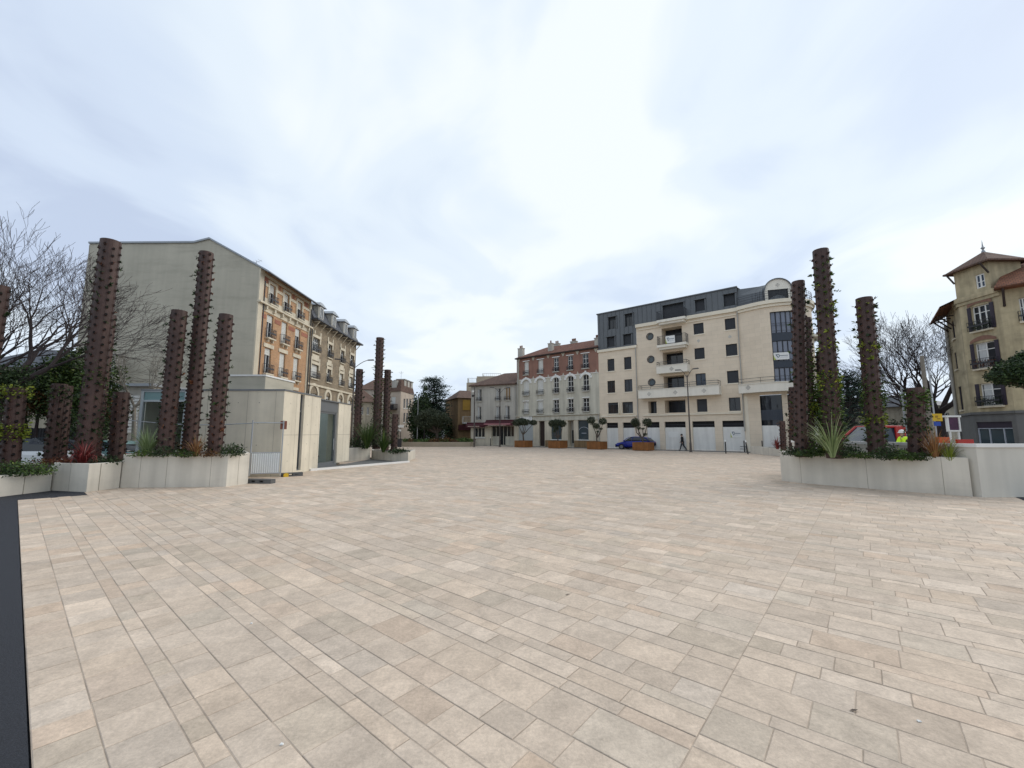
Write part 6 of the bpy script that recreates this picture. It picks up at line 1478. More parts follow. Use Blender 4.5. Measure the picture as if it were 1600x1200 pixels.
X=XH(1453,26); zt=AT(1444,556,26).z; o=MB(); o.tube([(X,26,0),(X+0.05,26,zt*0.5),(X+0.05,26,zt)],[0.14,0.12,0.10],8); t=tag(o.build('wooden_utility_pole',M['palebark']),'pale leaning utility pole left of the yellow sign','pole')
Y=29; a=AT(1480,684,Y); c=AT(1496,652,Y); t=thing('advertising_panel','white framed advertising board with a purple poster by the villa','advertising board',((a.x+c.x)/2,Y,0))
o=MB(); zp=AT(1488,672,Y).z; o.box(a.x,a.x+0.1,Y-0.15,Y,zp-0.1,c.z); o.box(c.x-0.1,c.x,Y-0.15,Y,zp-0.1,c.z); o.box(a.x-0.12,c.x+0.05,Y-0.2,Y+0.05,c.z+0.001,c.z+0.12); o.box(a.x+0.1,c.x-0.1,Y-0.15,Y,zp-0.1,zp); o.build('frame',M['white'],t)
M['purple']=mat('dark_purple_print',(0.06,0.015,0.05),0.5,0.4,3)
o=MB(); o.box(a.x+0.1,c.x-0.1,Y-0.1,Y-0.05,zp,c.z); o.build('poster',M['purple'],t)
for xx in (a.x+0.12,c.x-0.18): o=MB(); o.box(xx,xx+0.08,Y-0.12,Y-0.03,0,zp-0.1); o.build('leg',M['white'],t)
# orange barrier behind the wall
Y=18; a=AT(1462,690,Y); t=thing('orange_barrier','orange and red plastic road barrier behind the white wall','barrier',(XH(1480,Y),Y,0)); o=MB(); zt=AT(1480,683,Y).z
o.box(XH(1463,Y),XH(1481,Y),Y-0.05,Y+0.05,zt-0.35,zt); o.box(XH(1463,Y),XH(1463,Y)+0.06,Y-0.04,Y+0.04,0,zt-0.35); o.box(XH(1481,Y)-0.06,XH(1481,Y),Y-0.04,Y+0.04,0,zt-0.35); o.build('board',M['orange'],t)
o=MB(); zt=AT(1480,686.5,Y-0.4).z; o.box(XH(1478,Y),XH(1502,Y),Y-0.45,Y-0.35,zt-0.3,zt); o.box(XH(1478,Y),XH(1478,Y)+0.06,Y-0.44,Y-0.36,0,zt-0.3); o.box(XH(1502,Y)-0.06,XH(1502,Y),Y-0.44,Y-0.36,0,zt-0.3); o.build('red_board',M['red'],t)
# directional signs near the tan house
Y=55; X=XH(626,Y); t=thing('direction_sign','white direction signs on a dark post at the roundabout, right of the shortest column','road sign',(X,Y,0)); o=MB(); o.tube([(X,Y,0),(X,Y,AT(626,664,Y).z)],0.05,6); o.box(X-0.35,X+0.15,Y-0.15,Y+0.15,0,1.1); o.build('post',M['iron'],t)
for (x0,x1,y0,y1) in ((622,631,664,668),(621,627,671,674)): a=AT(x0,y1,Y); c=AT(x1,y0,Y); o=MB(); o.box(a.x,c.x,Y-0.1,Y-0.06,a.z,c.z); o.build('plate',M['white'],t)
# lamp-like white post near the hedge
Y=63; X=XH(652,Y); t=thing('street_lamp','slim pale street lamp in front of the dark hedge','street lamp',(X,Y,0)); o=MB(); zt=AT(652,619,Y).z; o.tube([(X,Y,0),(X,Y,zt)],[0.08,0.05],6); o.build('pole',M['galv'],t); o=MB(); o.tube([(X,Y,zt-0.1),(X-0.9,Y,zt+0.3)],0.03,5); o.box(X-1.3,X-0.8,Y-0.1,Y+0.1,zt+0.28,zt+0.36); o.build('lamp_head',M['galv'],t)

# =============== roundabout bed ===============
Y0=57.2; pts=[P(627,Y0),P(640,Y0-0.5),P(690,Y0-0.9),P(735,Y0-0.6),P(741,Y0+0.5),P(742,Y0+3),P(730,Y0+9),P(650,Y0+9),P(622,Y0+4)]
t=planter('roundabout_bed','low tan walled flower bed of the roundabout with a cloud pruned olive',pts,AT(690,690.8,Y0-0.9).z,group=None,th=0.3,soilz=0.05)
t['category']='flower bed'; t.children[0].data.materials[0]=M['tanwall']
zb=0.55; o=MB(); o2=MB(); rg=random.Random(77)
for _ in range(5200):
    x=rg.uniform(P(628,Y0)[0],P(738,Y0)[0]); y=rg.uniform(Y0-0.3,Y0+6); hh=0.35+0.35*noise.noise(Vector((x*0.5,y*0.5,3))); (o if noise.noise(Vector((x*0.35,y*0.3,9)))<0.1 else o2).leaf((x,y,zb+rg.uniform(0,max(0.15,hh))),rg.uniform(0.15,0.3),rg,0.5,0.5)
q=o.build('flower_bed_planting',M['lf_mid']); tag(q,'mixed green ground cover on the roundabout bed','ground cover',kind='stuff')
q=o2.build('flower_bed_planting',M['lf_brown']); tag(q,'brownish ground cover patches on the roundabout bed','ground cover',kind='stuff')
# =============== trees ===============
def bare_tree(px,Y,ht,spread,seed,label,mkey,levels=6,r0=0.22,zfork=0.22,lean=(0,0),group=None,name='bare_tree',fan=1.0,nb=(3,4),twig=0.006,up=0.25):
    rg=random.Random(seed); X=XH(px,Y); t=thing(name,label,'tree',(X,Y,0),group); tr=MB(); br=MB(); tw=MB()
    base=Vector((X,Y,0)); f=Vector((X+lean[0]*0.3,Y+lean[1]*0.3,ht*zfork))
    tr.tube([base,base+(f-base)*0.5+Vector((rg.gauss(0,.06),rg.gauss(0,.06),0)),f],[r0*1.25,r0,r0*0.85],8)
    def grow(p,d,L_,r,lv):
        n=4 if lv<4 else 3; path=[p]; rad=[r]; q=p.copy(); dd=d.copy()
        for k in range(n):
            dd=(dd+Vector((rg.gauss(0,.13),rg.gauss(0,.13),rg.gauss(0.03,.1)))).normalized(); q=q+dd*(L_/n); path.append(q.copy()); rad.append(max(twig*0.7,r*(1-0.42*(k+1)/n)))
        (br if lv<3 or levels<5 else tw).tube(path,rad,6 if lv<2 else (4 if lv<4 else 3),cap=False)
        if lv>=levels: return
        kids=rg.randint(*nb) if lv<2 else rg.choice((2,3,3))
        for i in range(kids):
            j=rg.randint(max(1,n-2),n) if i else n
            ang=rg.uniform(0.25,0.75)*fan; ax=Vector((rg.gauss(0,1),rg.gauss(0,1),rg.gauss(0,1))).cross(dd)
            ax=ax.normalized() if ax.length>1e-5 else Vector((1,0,0))
            nd=(Matrix.Rotation(ang if i else ang*0.5,3,ax)@dd+Vector((0,0,up*0.35))).normalized()
            grow(path[j],nd,L_*rg.uniform(0.66,0.86),rad[j]*rg.uniform(0.55,0.75),lv+1)
    rem=ht-ht*zfork; L0=rem*0.32; k0=rg.randint(4,5)
    for i in range(k0):
        a=2*PI*i/k0+rg.uniform(-.4,.4); d=Vector((math.cos(a)*spread+lean[0],math.sin(a)*spread+lean[1],1.0)).normalized(); grow(f,d,L0*rg.uniform(0.85,1.15),r0*0.6,0)
    tr.build('trunk',M[mkey],t); br.build('branches',M[mkey],t); 
    if tw.v: tw.build('twigs',M[mkey],t)
    return t
bare_tree(-16,19,AT(20,365,19).z*1.03,0.8,4,'big bare tree spreading its twigs at the left edge of the picture','darkbark',6,0.28,0.30,(0.15,0),nb=(4,4),up=0.16,twig=0.009)
bare_tree(203,22,AT(225,492,22).z*0.92,0.75,8,'small bare tree in front of the blank gable wall','palebark',4,0.09,0.42,(0.3,0),nb=(3,4),twig=0.007,fan=0.8)
bare_tree(1474,40,AT(1440,480,40).z*0.97,0.95,12,'large dark bare tree left of the turreted villa','darkbark',6,0.45,0.26,(-0.4,0),twig=0.014,nb=(3,4),up=0.12)
bare_tree(1449,44,AT(1430,520,44).z,0.8,15,'bare tree behind the utility pole on the right','darkbark',5,0.26,0.3,(-0.2,0),twig=0.012)
bare_tree(1326,62,AT(1326,620,62).z,1.2,18,'thin bare tree seen between the two tall right columns','bark',5,0.12,0.3,(0.5,0),twig=0.014)
bare_tree(716,95,AT(712,640,95).z,0.9,22,'distant bare tree beyond the roundabout','bark',5,0.14,0.3,(0,0),twig=0.02)
def leafy(o,c,rad,n,leaf,rg,seed,rough=0.35,asp=0.45,shell=0.45):
    c=Vector(c)
    for _ in range(n):
        d=Vector((rg.gauss(0,1),rg.gauss(0,1),rg.gauss(0,1))); d=d.normalized() if d.length else Z
        k=rg.random()**shell; nz=1+rough*2*noise.noise(d*2.0+Vector((seed*1.7,0,0)))
        o.leaf(c+Vector((d.x*rad[0],d.y*rad[1],d.z*rad[2]))*k*nz,leaf*rg.uniform(0.6,1.3),rg,asp)
def cedar(px,Y,ytop,hw_,seed,label,mkey='lf_conf',name='cedar_tree',tip=0.35,dens=1.0,lean=0.0,zlow=0.18):
    rg=random.Random(seed); X=XH(px,Y); ht=AT(px,ytop,Y).z; t=thing(name,label,'tree',(X,Y,0)); tr=MB(); lf=MB()
    tr.tube([(X,Y,0),(X+0.1,Y,ht*0.5),(X+lean,Y,ht*0.97)],[0.4,0.25,0.04],8)
    nl=int(15*dens); 
    for i in range(nl):
        f=zlow+(1-zlow)*(i/(nl-1))**0.9; z=ht*f; prof=math.sin(PI*min(1,(1-f)*1.05+0.12)**0.75)*0.65+0.35*(1-f); R0=hw_*max(0.14,prof)
        for k in range(rg.randint(5,8)):
            a=rg.uniform(0,2*PI); L_=R0*rg.uniform(0.6,1.12); p=Vector((X+lean*f,Y,z)); d=Vector((math.cos(a),math.sin(a),0)); e=p+d*L_+Z*rg.uniform(-0.1,0.5)
            tr.tube([p,p+d*L_*0.5+Z*0.2,e],[0.07,0.04,0.015],4,cap=False)
            n=int(95*L_/hw_*dens)+18
            for _ in range(n):
                s=rg.random()**0.6; q=p+(e-p)*s+Z*(0.2*math.sin(s*PI)); sp=tip*(1.2-0.5*s); q+=Vector((rg.gauss(0,sp),rg.gauss(0,sp),rg.gauss(0,sp*0.33))); dd=(d+Vector((rg.gauss(0,.7),rg.gauss(0,.7),rg.gauss(0.15,.4)))); lf.leaf(q,rg.uniform(0.25,0.6)*tip*1.3,rg,0.28,d=dd)
    tr.build('trunk',M['darkbark'],t); lf.build('crown',M[mkey],t); return t
cedar(683,70,594,3.4,3,'blue green cedar rising in the gap between the tan house and the restaurant',tip=0.55,dens=1.3,lean=-0.8)
cedar(712,76,622,2.2,6,'lower cedar with sweeping branches right of the tall cedar',tip=0.5,dens=1.0,lean=1.0,name='cedar_tree')
cedar(1330,34,590,2.0,9,'blue green cedar peeping out between the right hand columns',tip=0.4,dens=1.1)
def hedge(name,label,blobs,mkey,leaf,seed,cat='tree',trunk=True):
    rg=random.Random(seed); o=MB(); xs=[b_[0] for b_ in blobs]; c0=blobs[0][0]
    t=thing(name,label,cat,(c0[0],c0[1],0))
    for i,(c,rad,n) in enumerate(blobs): leafy(o,c,rad,n,leaf,rg,seed+i)
    o.build('crown',M[mkey],t)
    if trunk:
        s=MB(); 
        for (c,rad,n) in blobs: s.tube([(c0[0],c0[1],0),(c[0],c[1],c[2])],[0.12,0.04],5)
        s.build('trunk',M['darkbark'],t)
    return t
def bl(px,py,Y,rx,rz,n,ry=None): p=AT(px,py,Y); return ((p.x,p.y,p.z),(rx,ry or rx,rz),n)
hedge('dark_hedge_tree','dark dense evergreen mass right of the tan corner house',[bl(656,655,68,1.7,3.8,5200),bl(662,640,69,1.4,2.6,3000),bl(651,664,66,0.8,3.0,2200),bl(672,668,68,2.2,2.2,3000)],'lf_dark',0.42,40)
hedge('narrow_cypress','narrow dark cypress in front of the tall cedar',[bl(664,636,65,0.7,4.4,1200)],'lf_dark',0.32,41)
hedge('green_thuja','mid green conifer right of the dark hedge',[bl(673,646,71,2.4,3.2,1800)],'lf_golden',0.40,42)
hedge('dark_shrub_mass','dark shrubs under the lower cedar',[bl(700,672,73,2.5,2.0,1500),bl(712,664,80,1.8,2.0,900)],'lf_dark',0.38,43)
hedge('golden_conifer','yellow green conifer behind the left columns',[bl(102,590,21,0.95,1.5,5500),bl(88,622,21,1.3,1.2,4500),bl(120,630,21,1.2,1.4,3500),bl(168,612,22,0.7,1.8,2500)],'lf_golden',0.16,44)
hedge('russet_shrub','russet leaved shrub over the black fence',[bl(62,628,20.5,0.9,0.7,1700),bl(38,636,20.5,0.6,0.6,800)],'lf_brown',0.13,45,'shrub')
hedge('leafy_bush','green bush at the left edge above the yellow tufted column',[bl(18,592,19,1.0,0.7,1500),bl(-10,620,19,1.3,1.3,1800),bl(60,596,22,1.6,1.0,3000)],'lf_dark',0.15,46,'shrub')
hedge('dark_evergreen','dark evergreen behind the kiosk side of the left columns',[bl(165,655,23,1.0,1.6,2200),bl(135,660,23,1.2,1.5,1800)],'lf_dark',0.16,47)
hedge('far_dark_tree','small dark tree far behind the red pickup',[bl(1322,668,60,1.6,1.3,900),bl(1307,660,58,1.2,1.6,700),bl(1350,662,70,1.8,1.0,600)],'lf_dark',0.35,48)
hedge('street_shrub','green roadside bush behind the street lamp on the right',[bl(1398,672,44,1.3,1.0,900),bl(1440,676,44,1.5,1.0,900)],'lf_olive',0.25,49,'shrub')
# cloud-pruned trees
def cloud_tree(base,pads,label,mkey,seed,trunk_r=0.07,leaf=0.11,name='cloud_pruned_tree',dens=1.0,group=None,fork=0.35,limbseg=6):
    rg=random.Random(seed); B0=Vector(base); t=thing(name,label,'tree',tuple(B0),group); tr=MB(); 
    zmin=min(p[0][2] for p in pads); fk=B0+Z*((zmin-B0.z)*fork)+Vector((rg.gauss(0,.05),0,0)); tr.tube([B0,B0+(fk-B0)*0.5+Vector((rg.gauss(0,.05),0,0)),fk],[trunk_r*1.3,trunk_r,trunk_r],8)
    for (c,rad) in pads:
        c=Vector(c); e=c-Z*rad[2]*0.4; mid=fk+(e-fk)*0.5+Vector((rg.gauss(0,.12),rg.gauss(0,.08),-0.08)); tr.tube([fk,fk+(mid-fk)*0.5+Vector((rg.gauss(0,.05),0,0)),mid,e],[trunk_r*0.8,trunk_r*0.7,trunk_r*0.55,trunk_r*0.3],limbseg)
    tr.build('trunk',M['bark'],t); o=MB()
    for i,(c,rad) in enumerate(pads):
        leafy(o,c,rad,int(900*dens*(rad[0]*rad[2])/(0.16)),leaf,rg,seed+i,0.10,0.5,0.22)
    o.build('crown',M[mkey],t); return t
# corten boxes, aligned with the street front
ANG=math.atan2(B.t.y,B.t.x); boxes=[(818,697.3),(871.5,699.6),(932.5,701.9),(1004.5,704.2)]
lb=['rust coloured steel planter box nearest the restaurant','rust coloured steel planter box before the terracotta house shopfront','rust coloured steel planter box where the terracotta house meets the new building','rust coloured steel planter box in front of the blue car']
bx0=None; pos=[]
for i,(px,py) in enumerate(boxes):
    qq=wp(0,b_far-1.0); c=onray(qq,da,px); c.z=0; pos.append(c)
    t=thing('corten_planter_box',lb[i],'planter box',(c.x,c.y,0),'rusty planter boxes along the street')
    o=MB(); s=0.84; hh=0.87
    def rc(x,y): return Vector((c.x+x*math.cos(ANG)-y*math.sin(ANG),c.y+x*math.sin(ANG)+y*math.cos(ANG),0))
    q=[rc(-s,-s),rc(s,-s),rc(s,s),rc(-s,s)]; qi=[rc(-s+.05,-s+.05),rc(s-.05,-s+.05),rc(s-.05,s-.05),rc(-s+.05,s-.05)]
    for a in range(4): k=(a+1)%4; o.face([q[a]+Z*0.03,q[k]+Z*0.03,q[k]+Z*hh,q[a]+Z*hh]); o.face([q[a]+Z*hh,q[k]+Z*hh,qi[k]+Z*hh,qi[a]+Z*hh]); o.face([qi[a]+Z*(hh-.2),qi[a]+Z*hh,qi[k]+Z*hh,qi[k]+Z*(hh-.2)])
    for a in range(4): k=(a+1)%4; m_=(q[a]+q[k])/2; dn=(m_-c); dn.z=0; dn.normalize(); tv=Vector((-dn.y,dn.x,0)); o.hexa([m_-tv*.012+Z*.03,m_+tv*.012+Z*.03,m_+tv*.012+dn*.008+Z*.03,m_-tv*.012+dn*.008+Z*.03,m_-tv*.012+Z*hh,m_+tv*.012+Z*hh,m_+tv*.012+dn*.008+Z*hh,m_-tv*.012+dn*.008+Z*hh])
    o.build('steel_box',M['corten'],t); o=MB(); o.face([v+Z*(hh-.1) for v in qi]); o.build('soil',M['soil'],t)
def pad(px,py,Y,rx,rz): p=AT(px,py,Y); return ((p.x,p.y,p.z),(rx,rx*0.9,rz))
Y=pos[0].y; cloud_tree((pos[0].x,Y,0.75),[pad(809,660.5,Y,0.75,0.42),pad(820,659.5,Y-.3,0.75,0.42),pad(833.5,660.5,Y,0.5,0.32),pad(815,657.5,Y+.5,0.6,0.35)],'spreading umbrella clipped tree in the rusty box nearest the restaurant','lf_olive',61,0.09,0.13,group='clipped trees in the rusty boxes')
Y=pos[1].y; cloud_tree((pos[1].x,Y,0.75),[pad(863,661.5,Y,0.5,0.42),pad(871,660,Y-.2,0.6,0.4),pad(879,662,Y,0.45,0.4),pad(869,669,Y-.3,0.35,0.22),pad(866,674,Y-.1,0.2,0.12)],'round headed clipped tree in the rusty box before the shopfront','lf_olive',62,0.07,0.13,group='clipped trees in the rusty boxes')
Y=pos[2].y; cloud_tree((pos[2].x,Y,0.75),[pad(923.8,657,Y,0.46,0.42),pad(942,658.5,Y,0.46,0.36),pad(931.5,665.5,Y-.2,0.40,0.33),pad(934,674.5,Y-.1,0.18,0.1),pad(939,670,Y,0.2,0.1)],'clipped tree with two separate round heads in the rusty box by the new building','lf_olive',63,0.08,0.12,group='clipped trees in the rusty boxes')
Y=pos[3].y; cloud_tree((pos[3].x,Y,0.75),[pad(992.5,659.5,Y,0.42,0.42),pad(1011,660,Y,0.5,0.42),pad(994,662.5,Y+.2,0.4,0.36),pad(1008.5,678.5,Y-.1,0.18,0.1),pad(998,669,Y,0.2,0.12),pad(1004,670,Y,0.2,0.08)],'clipped tree with a forked trunk in the rusty box before the blue car','lf_olive',64,0.085,0.12,group='clipped trees in the rusty boxes')
Y=60; X=XH(683,Y); Pd=[(656,656,0.95,0.75),(665,649,1.0,0.7),(674,646,1.0,0.75),(688,652,1.2,0.6),(684,649,1.0,.7),(697,657,0.85,0.5),(674,657,0.95,0.7),(680,659,0.9,0.6),(667,664,0.8,0.6),(692,666,0.7,0.4),(660,664,.8,.5),(686,661,0.8,0.5)]
cloud_tree((X,Y,0.4),[pad(a,b_,Y+rng.uniform(-1,1),c,d) for a,b_,c,d in Pd],'large cloud pruned olive on the roundabout bed','lf_olive',65,0.2,0.2,dens=0.45,fork=0.6)
# pine pads entering from the right
Y=19; X=XH(1640,Y); cloud_tree((X,Y,0),[pad(1590,582,Y,1.0,0.5),pad(1567,589,Y,0.62,0.28),pad(1612,572,Y+.4,1.2,0.6),pad(1600,596,Y-.2,0.7,0.25),pad(1635,560,Y,1.2,0.6)],'dark pine bough hanging in at the right edge before the villa','lf_dark',66,0.14,0.13,dens=1.0,name='cloud_pruned_pine',fork=0.8)

# =============== vehicles ===============
def loft(secs):  # secs: list of (x,[ (y,z)... ]) half profiles mirrored
    o=MB(); n=len(secs[0][1]); rings=[]
    for x,pr in secs: rings.append([Vector((x,y,z)) for y,z in pr]+[Vector((x,-y,z)) for y,z in pr[::-1]])
    m=len(rings[0]); 
    for r_ in rings: o.v.extend(r_)
    for i in range(len(rings)-1):
        for k in range(m): k2=(k+1)%m; o.f.append((i*m+k,(i+1)*m+k,(i+1)*m+k2,i*m+k2))
    o.f.append(tuple(range(m))); o.f.append(tuple((len(rings)-1)*m+k for k in range(m-1,-1,-1)))
    return o
def car(loc,rz,label,paint,L_=4.3,W_=1.8,H_=1.47,name='parked_car',style='hatch'):
    t=thing(name,label,'car',(0,0,0)); hw=W_/2
    hl=L_/2
    # x forward; profile heights of bonnet/waist
    st=[(-hl,0.62,0.78),(-hl+0.15,0.42,0.95),(-hl+0.5,0.3,1.0),(-0.9,0.25,0.99),(0.2,0.25,0.96),(0.85,0.25,0.94),(1.35,0.27,0.86),(hl-0.25,0.32,0.74),(hl-0.05,0.4,0.62),(hl,0.45,0.55)]
    secs=[]
    for x,zb,zt in st:
        f=1-0.16*(abs(x)/hl)**4; w=hw*f; secs.append((x,[(0.01,zb),(w*0.85,zb),(w,zb+0.12),(w,zt-0.18),(w*0.93,zt),(0.01,zt+0.02)]))
    bo=loft(secs).build('body',M[paint],t,smooth=True)
    md=bo.modifiers.new('bevel','BEVEL'); md.width=0.02; md.segments=2; md.limit_method='ANGLE'
    g=[(-hl+0.18,0.98,1.0),(-hl+0.55,0.97,1.32),(-0.9,0.97,H_-0.02),(-0.1,0.95,H_),(0.35,0.94,H_-0.05),(1.25,0.86,0.90)]
    secs=[(x,[(0.01,zb),(hw*0.90,zb),(hw*0.86,zb+(zt-zb)*0.4),(hw*0.74,zt-0.03),(hw*0.6,zt),(0.01,zt+0.015)]) for x,zb,zt in g]
    loft(secs).build('greenhouse',M['glass'],t,smooth=True)
    secs=[(x,[(0.01,zt-0.05),(hw*0.745,zt-0.04),(hw*0.75,zt-0.01),(hw*0.62,zt+0.014),(0.3,zt+0.03),(0.01,zt+0.032)]) for x,zb,zt in g[1:5]]
    loft(secs).build('roof',M[paint],t,smooth=True)
    o=MB()
    for s in (-1,1):
        for (xa,za,xb,zb_) in ((1.2,0.93,0.4,H_-0.04),(0.1,0.97,-0.0,H_-0.01),(-0.95,0.99,-1.0,H_-0.02),(-hl+0.3,1.0,-hl+0.62,1.33)):
            o.tube([(xa,s*hw*0.9,za),(( xa+xb)/2,s*hw*0.845,(za+zb_)/2+0.02),(xb,s*hw*0.75,zb_)],0.03,4)
    o.build('window_pillar',M[paint],t)
    for sx in (1,-1):
        for s in (-1,1):
            xw=sx*(L_*0.31); o=MB(); o.tube([(xw,s*(hw-0.2),0.32),(xw,s*(hw+0.005),0.32)],0.32,20); wh=o.build('wheel',M['tyre'],t)
            o=MB(); o.tube([(xw,s*(hw-0.02),0.32),(xw,s*(hw+0.018),0.32)],0.2,12)
            o.build('rim',M['rim'],wh)
    for s in (-1,1):
        o=MB(); o.box(hl-0.28,hl-0.03,s*hw*0.62-0.16,s*hw*0.62+0.16,0.60,0.70); o.build('headlight',M['white'],t)
        o=MB(); o.box(-hl+0.02,-hl+0.22,s*hw*0.78-0.1,s*hw*0.78+0.1,0.72,0.9); o.build('tail_light',M['red'],t)
        o=MB(); o.box(0.85,1.0,s*(hw+0.1)-0.09,s*(hw+0.1)+0.07,0.95,1.08); o.build('mirror',M[paint],t)
    o=MB(); o.box(-0.35,-0.2,hw+0.0,hw+0.02,0.8,0.83); o.box(-0.35,-0.2,-hw-0.02,-hw,0.8,0.83); o.box(0.05,0.055,-hw-0.003,hw+0.003,0.35,0.93); o.build('door_handle',M['iron'],t)
    t.location=loc; t.rotation_euler=(0,0,rz); return t
g_=GP(988,702.0); tl=math.atan2(-B.t.y,-B.t.x)
car((g_.x-B.n.x*0.95,g_.y-B.n.y*0.95,-0.06),tl,'blue hatchback parked behind the fourth rusty planter box','carblue')
car((XH(684,82),82,-0.05),R(-100),'white car driving beyond the roundabout bed','carwhite')
car((XH(702,84),84,-0.05),R(170),'silver grey car parked beyond the roundabout under the cedar','carsilver')
car((XH(168,21),21,-0.05),R(175),'teal grey car parked behind the left planters','carteal')
car((XH(1313,36),36,-0.05),R(170),'silver car far behind the red pickup','carsilver')
# white van at left behind the lowest planter
def van(loc,rz,label,paint):
    t=thing('parked_van',label,'van',(0,0,0)); 
    st=[(-2.3,0.5,1.0),(-2.25,0.3,1.08),(1.2,0.3,1.08),(1.9,0.32,1.0),(2.25,0.4,0.85),(2.3,0.5,0.7)]
    loft([(x,[(0.01,zb),(0.86,zb),(0.95,zb+0.1),(0.95,zt-0.15),(0.9,zt),(0.01,zt+0.03)]) for x,zb,zt in st]).build('body',M[paint],t)
    loft([(x,[(0.01,zb),(0.86,zb),(0.84,zb+0.3),(0.76,zt-0.05),(0.6,zt),(0.01,zt+0.02)]) for x,zb,zt in ((-2.1,1.08,1.1),(-1.9,1.08,1.62),(0.6,1.08,1.66),(1.5,1.06,1.08))]).build('greenhouse',M['glass'],t)
    for sx in (1,-1):
        for s in (-1,1): o=MB(); o.tube([(sx*1.45,s*0.72,0.33),(sx*1.45,s*0.96,0.33)],0.33,18); wh=o.build('wheel',M['tyre'],t); o=MB(); o.tube([(sx*1.45,s*0.94,0.33),(sx*1.45,s*0.975,0.33)],0.2,12); o.build('rim',M['rim'],wh)
    for s in (-1,1): o=MB(); o.box(2.1,2.31,s*0.6-0.15,s*0.6+0.15,0.68,0.8); o.build('headlight',M['white'],t)
    t.location=loc; t.rotation_euler=(0,0,rz); return t
van((XH(52,18.8),18.9,-0.05),R(4),'white car with dark windows behind the lowest left planter','carwhite')
# red pickup truck behind the wall
def pickup(loc,rz):
    t=thing('red_pickup_truck','red pickup truck with a high cab parked behind the white wall','truck',(0,0,0))
    st=[(-2.9,0.6,1.15),(-2.85,0.5,1.3),(-0.3,0.5,1.3),(1.2,0.5,1.32),(2.2,0.5,1.22),(2.45,0.55,1.05),(2.5,0.6,0.9)]
    loft([(x,[(0.01,zb),(0.9,zb),(0.98,zb+0.1),(0.98,zt-0.12),(0.92,zt),(0.01,zt+0.04)]) for x,zb,zt in st]).build('body',M['red'],t)
    loft([(x,[(0.01,1.3),(0.9,1.3),(0.88,1.6),(0.8,zt-0.03),(0.7,zt),(0.01,zt+0.01)]) for x,zt in ((-0.55,2.12),(0.35,2.16),(1.2,1.36))]).build('cab_glass',M['bglass'],t)
    o=MB()
    for s in (-1,1):
        o.tube([(1.25,s*0.9,1.32),(0.8,s*0.86,1.75),(0.35,s*0.8,2.17)],0.065,6); o.box(-0.62,-0.2,s*0.9-0.05,s*0.9+0.03,1.3,2.14); o.tube([(0.35,s*0.8,2.17),(-0.55,s*0.8,2.15)],0.06,6)
    o.box(-0.62,0.3,-0.82,0.82,2.13,2.2); o.box(-0.66,-0.56,-0.9,0.9,1.3,2.16); o.build('cab_frame',M['red'],t)
    for s in (-1,1): o=MB(); o.box(0.95,1.1,s*1.08-0.08,s*1.08+0.08,1.35,1.62); o.build('mirror',M['black'],t)
    for sx in (1.7,-1.9):
        for s in (-1,1): o=MB(); o.tube([(sx,s*0.7,0.42),(sx,s*1.0,0.42)],0.42,18); wh=o.build('wheel',M['tyre'],t); o=MB(); o.tube([(sx,s*0.98,0.42),(sx,s*1.02,0.42)],0.24,12); o.build('rim',M['rim'],wh)
    for s in (-1,1): o=MB(); o.box(2.3,2.52,s*0.7-0.14,s*0.7+0.14,0.9,1.05); o.build('headlight',M['white'],t)
    t.location=loc; t.rotation_euler=(0,0,rz); return t
pickup((XH(1377,20.3)-0.0,20.6,-0.05),R(176))

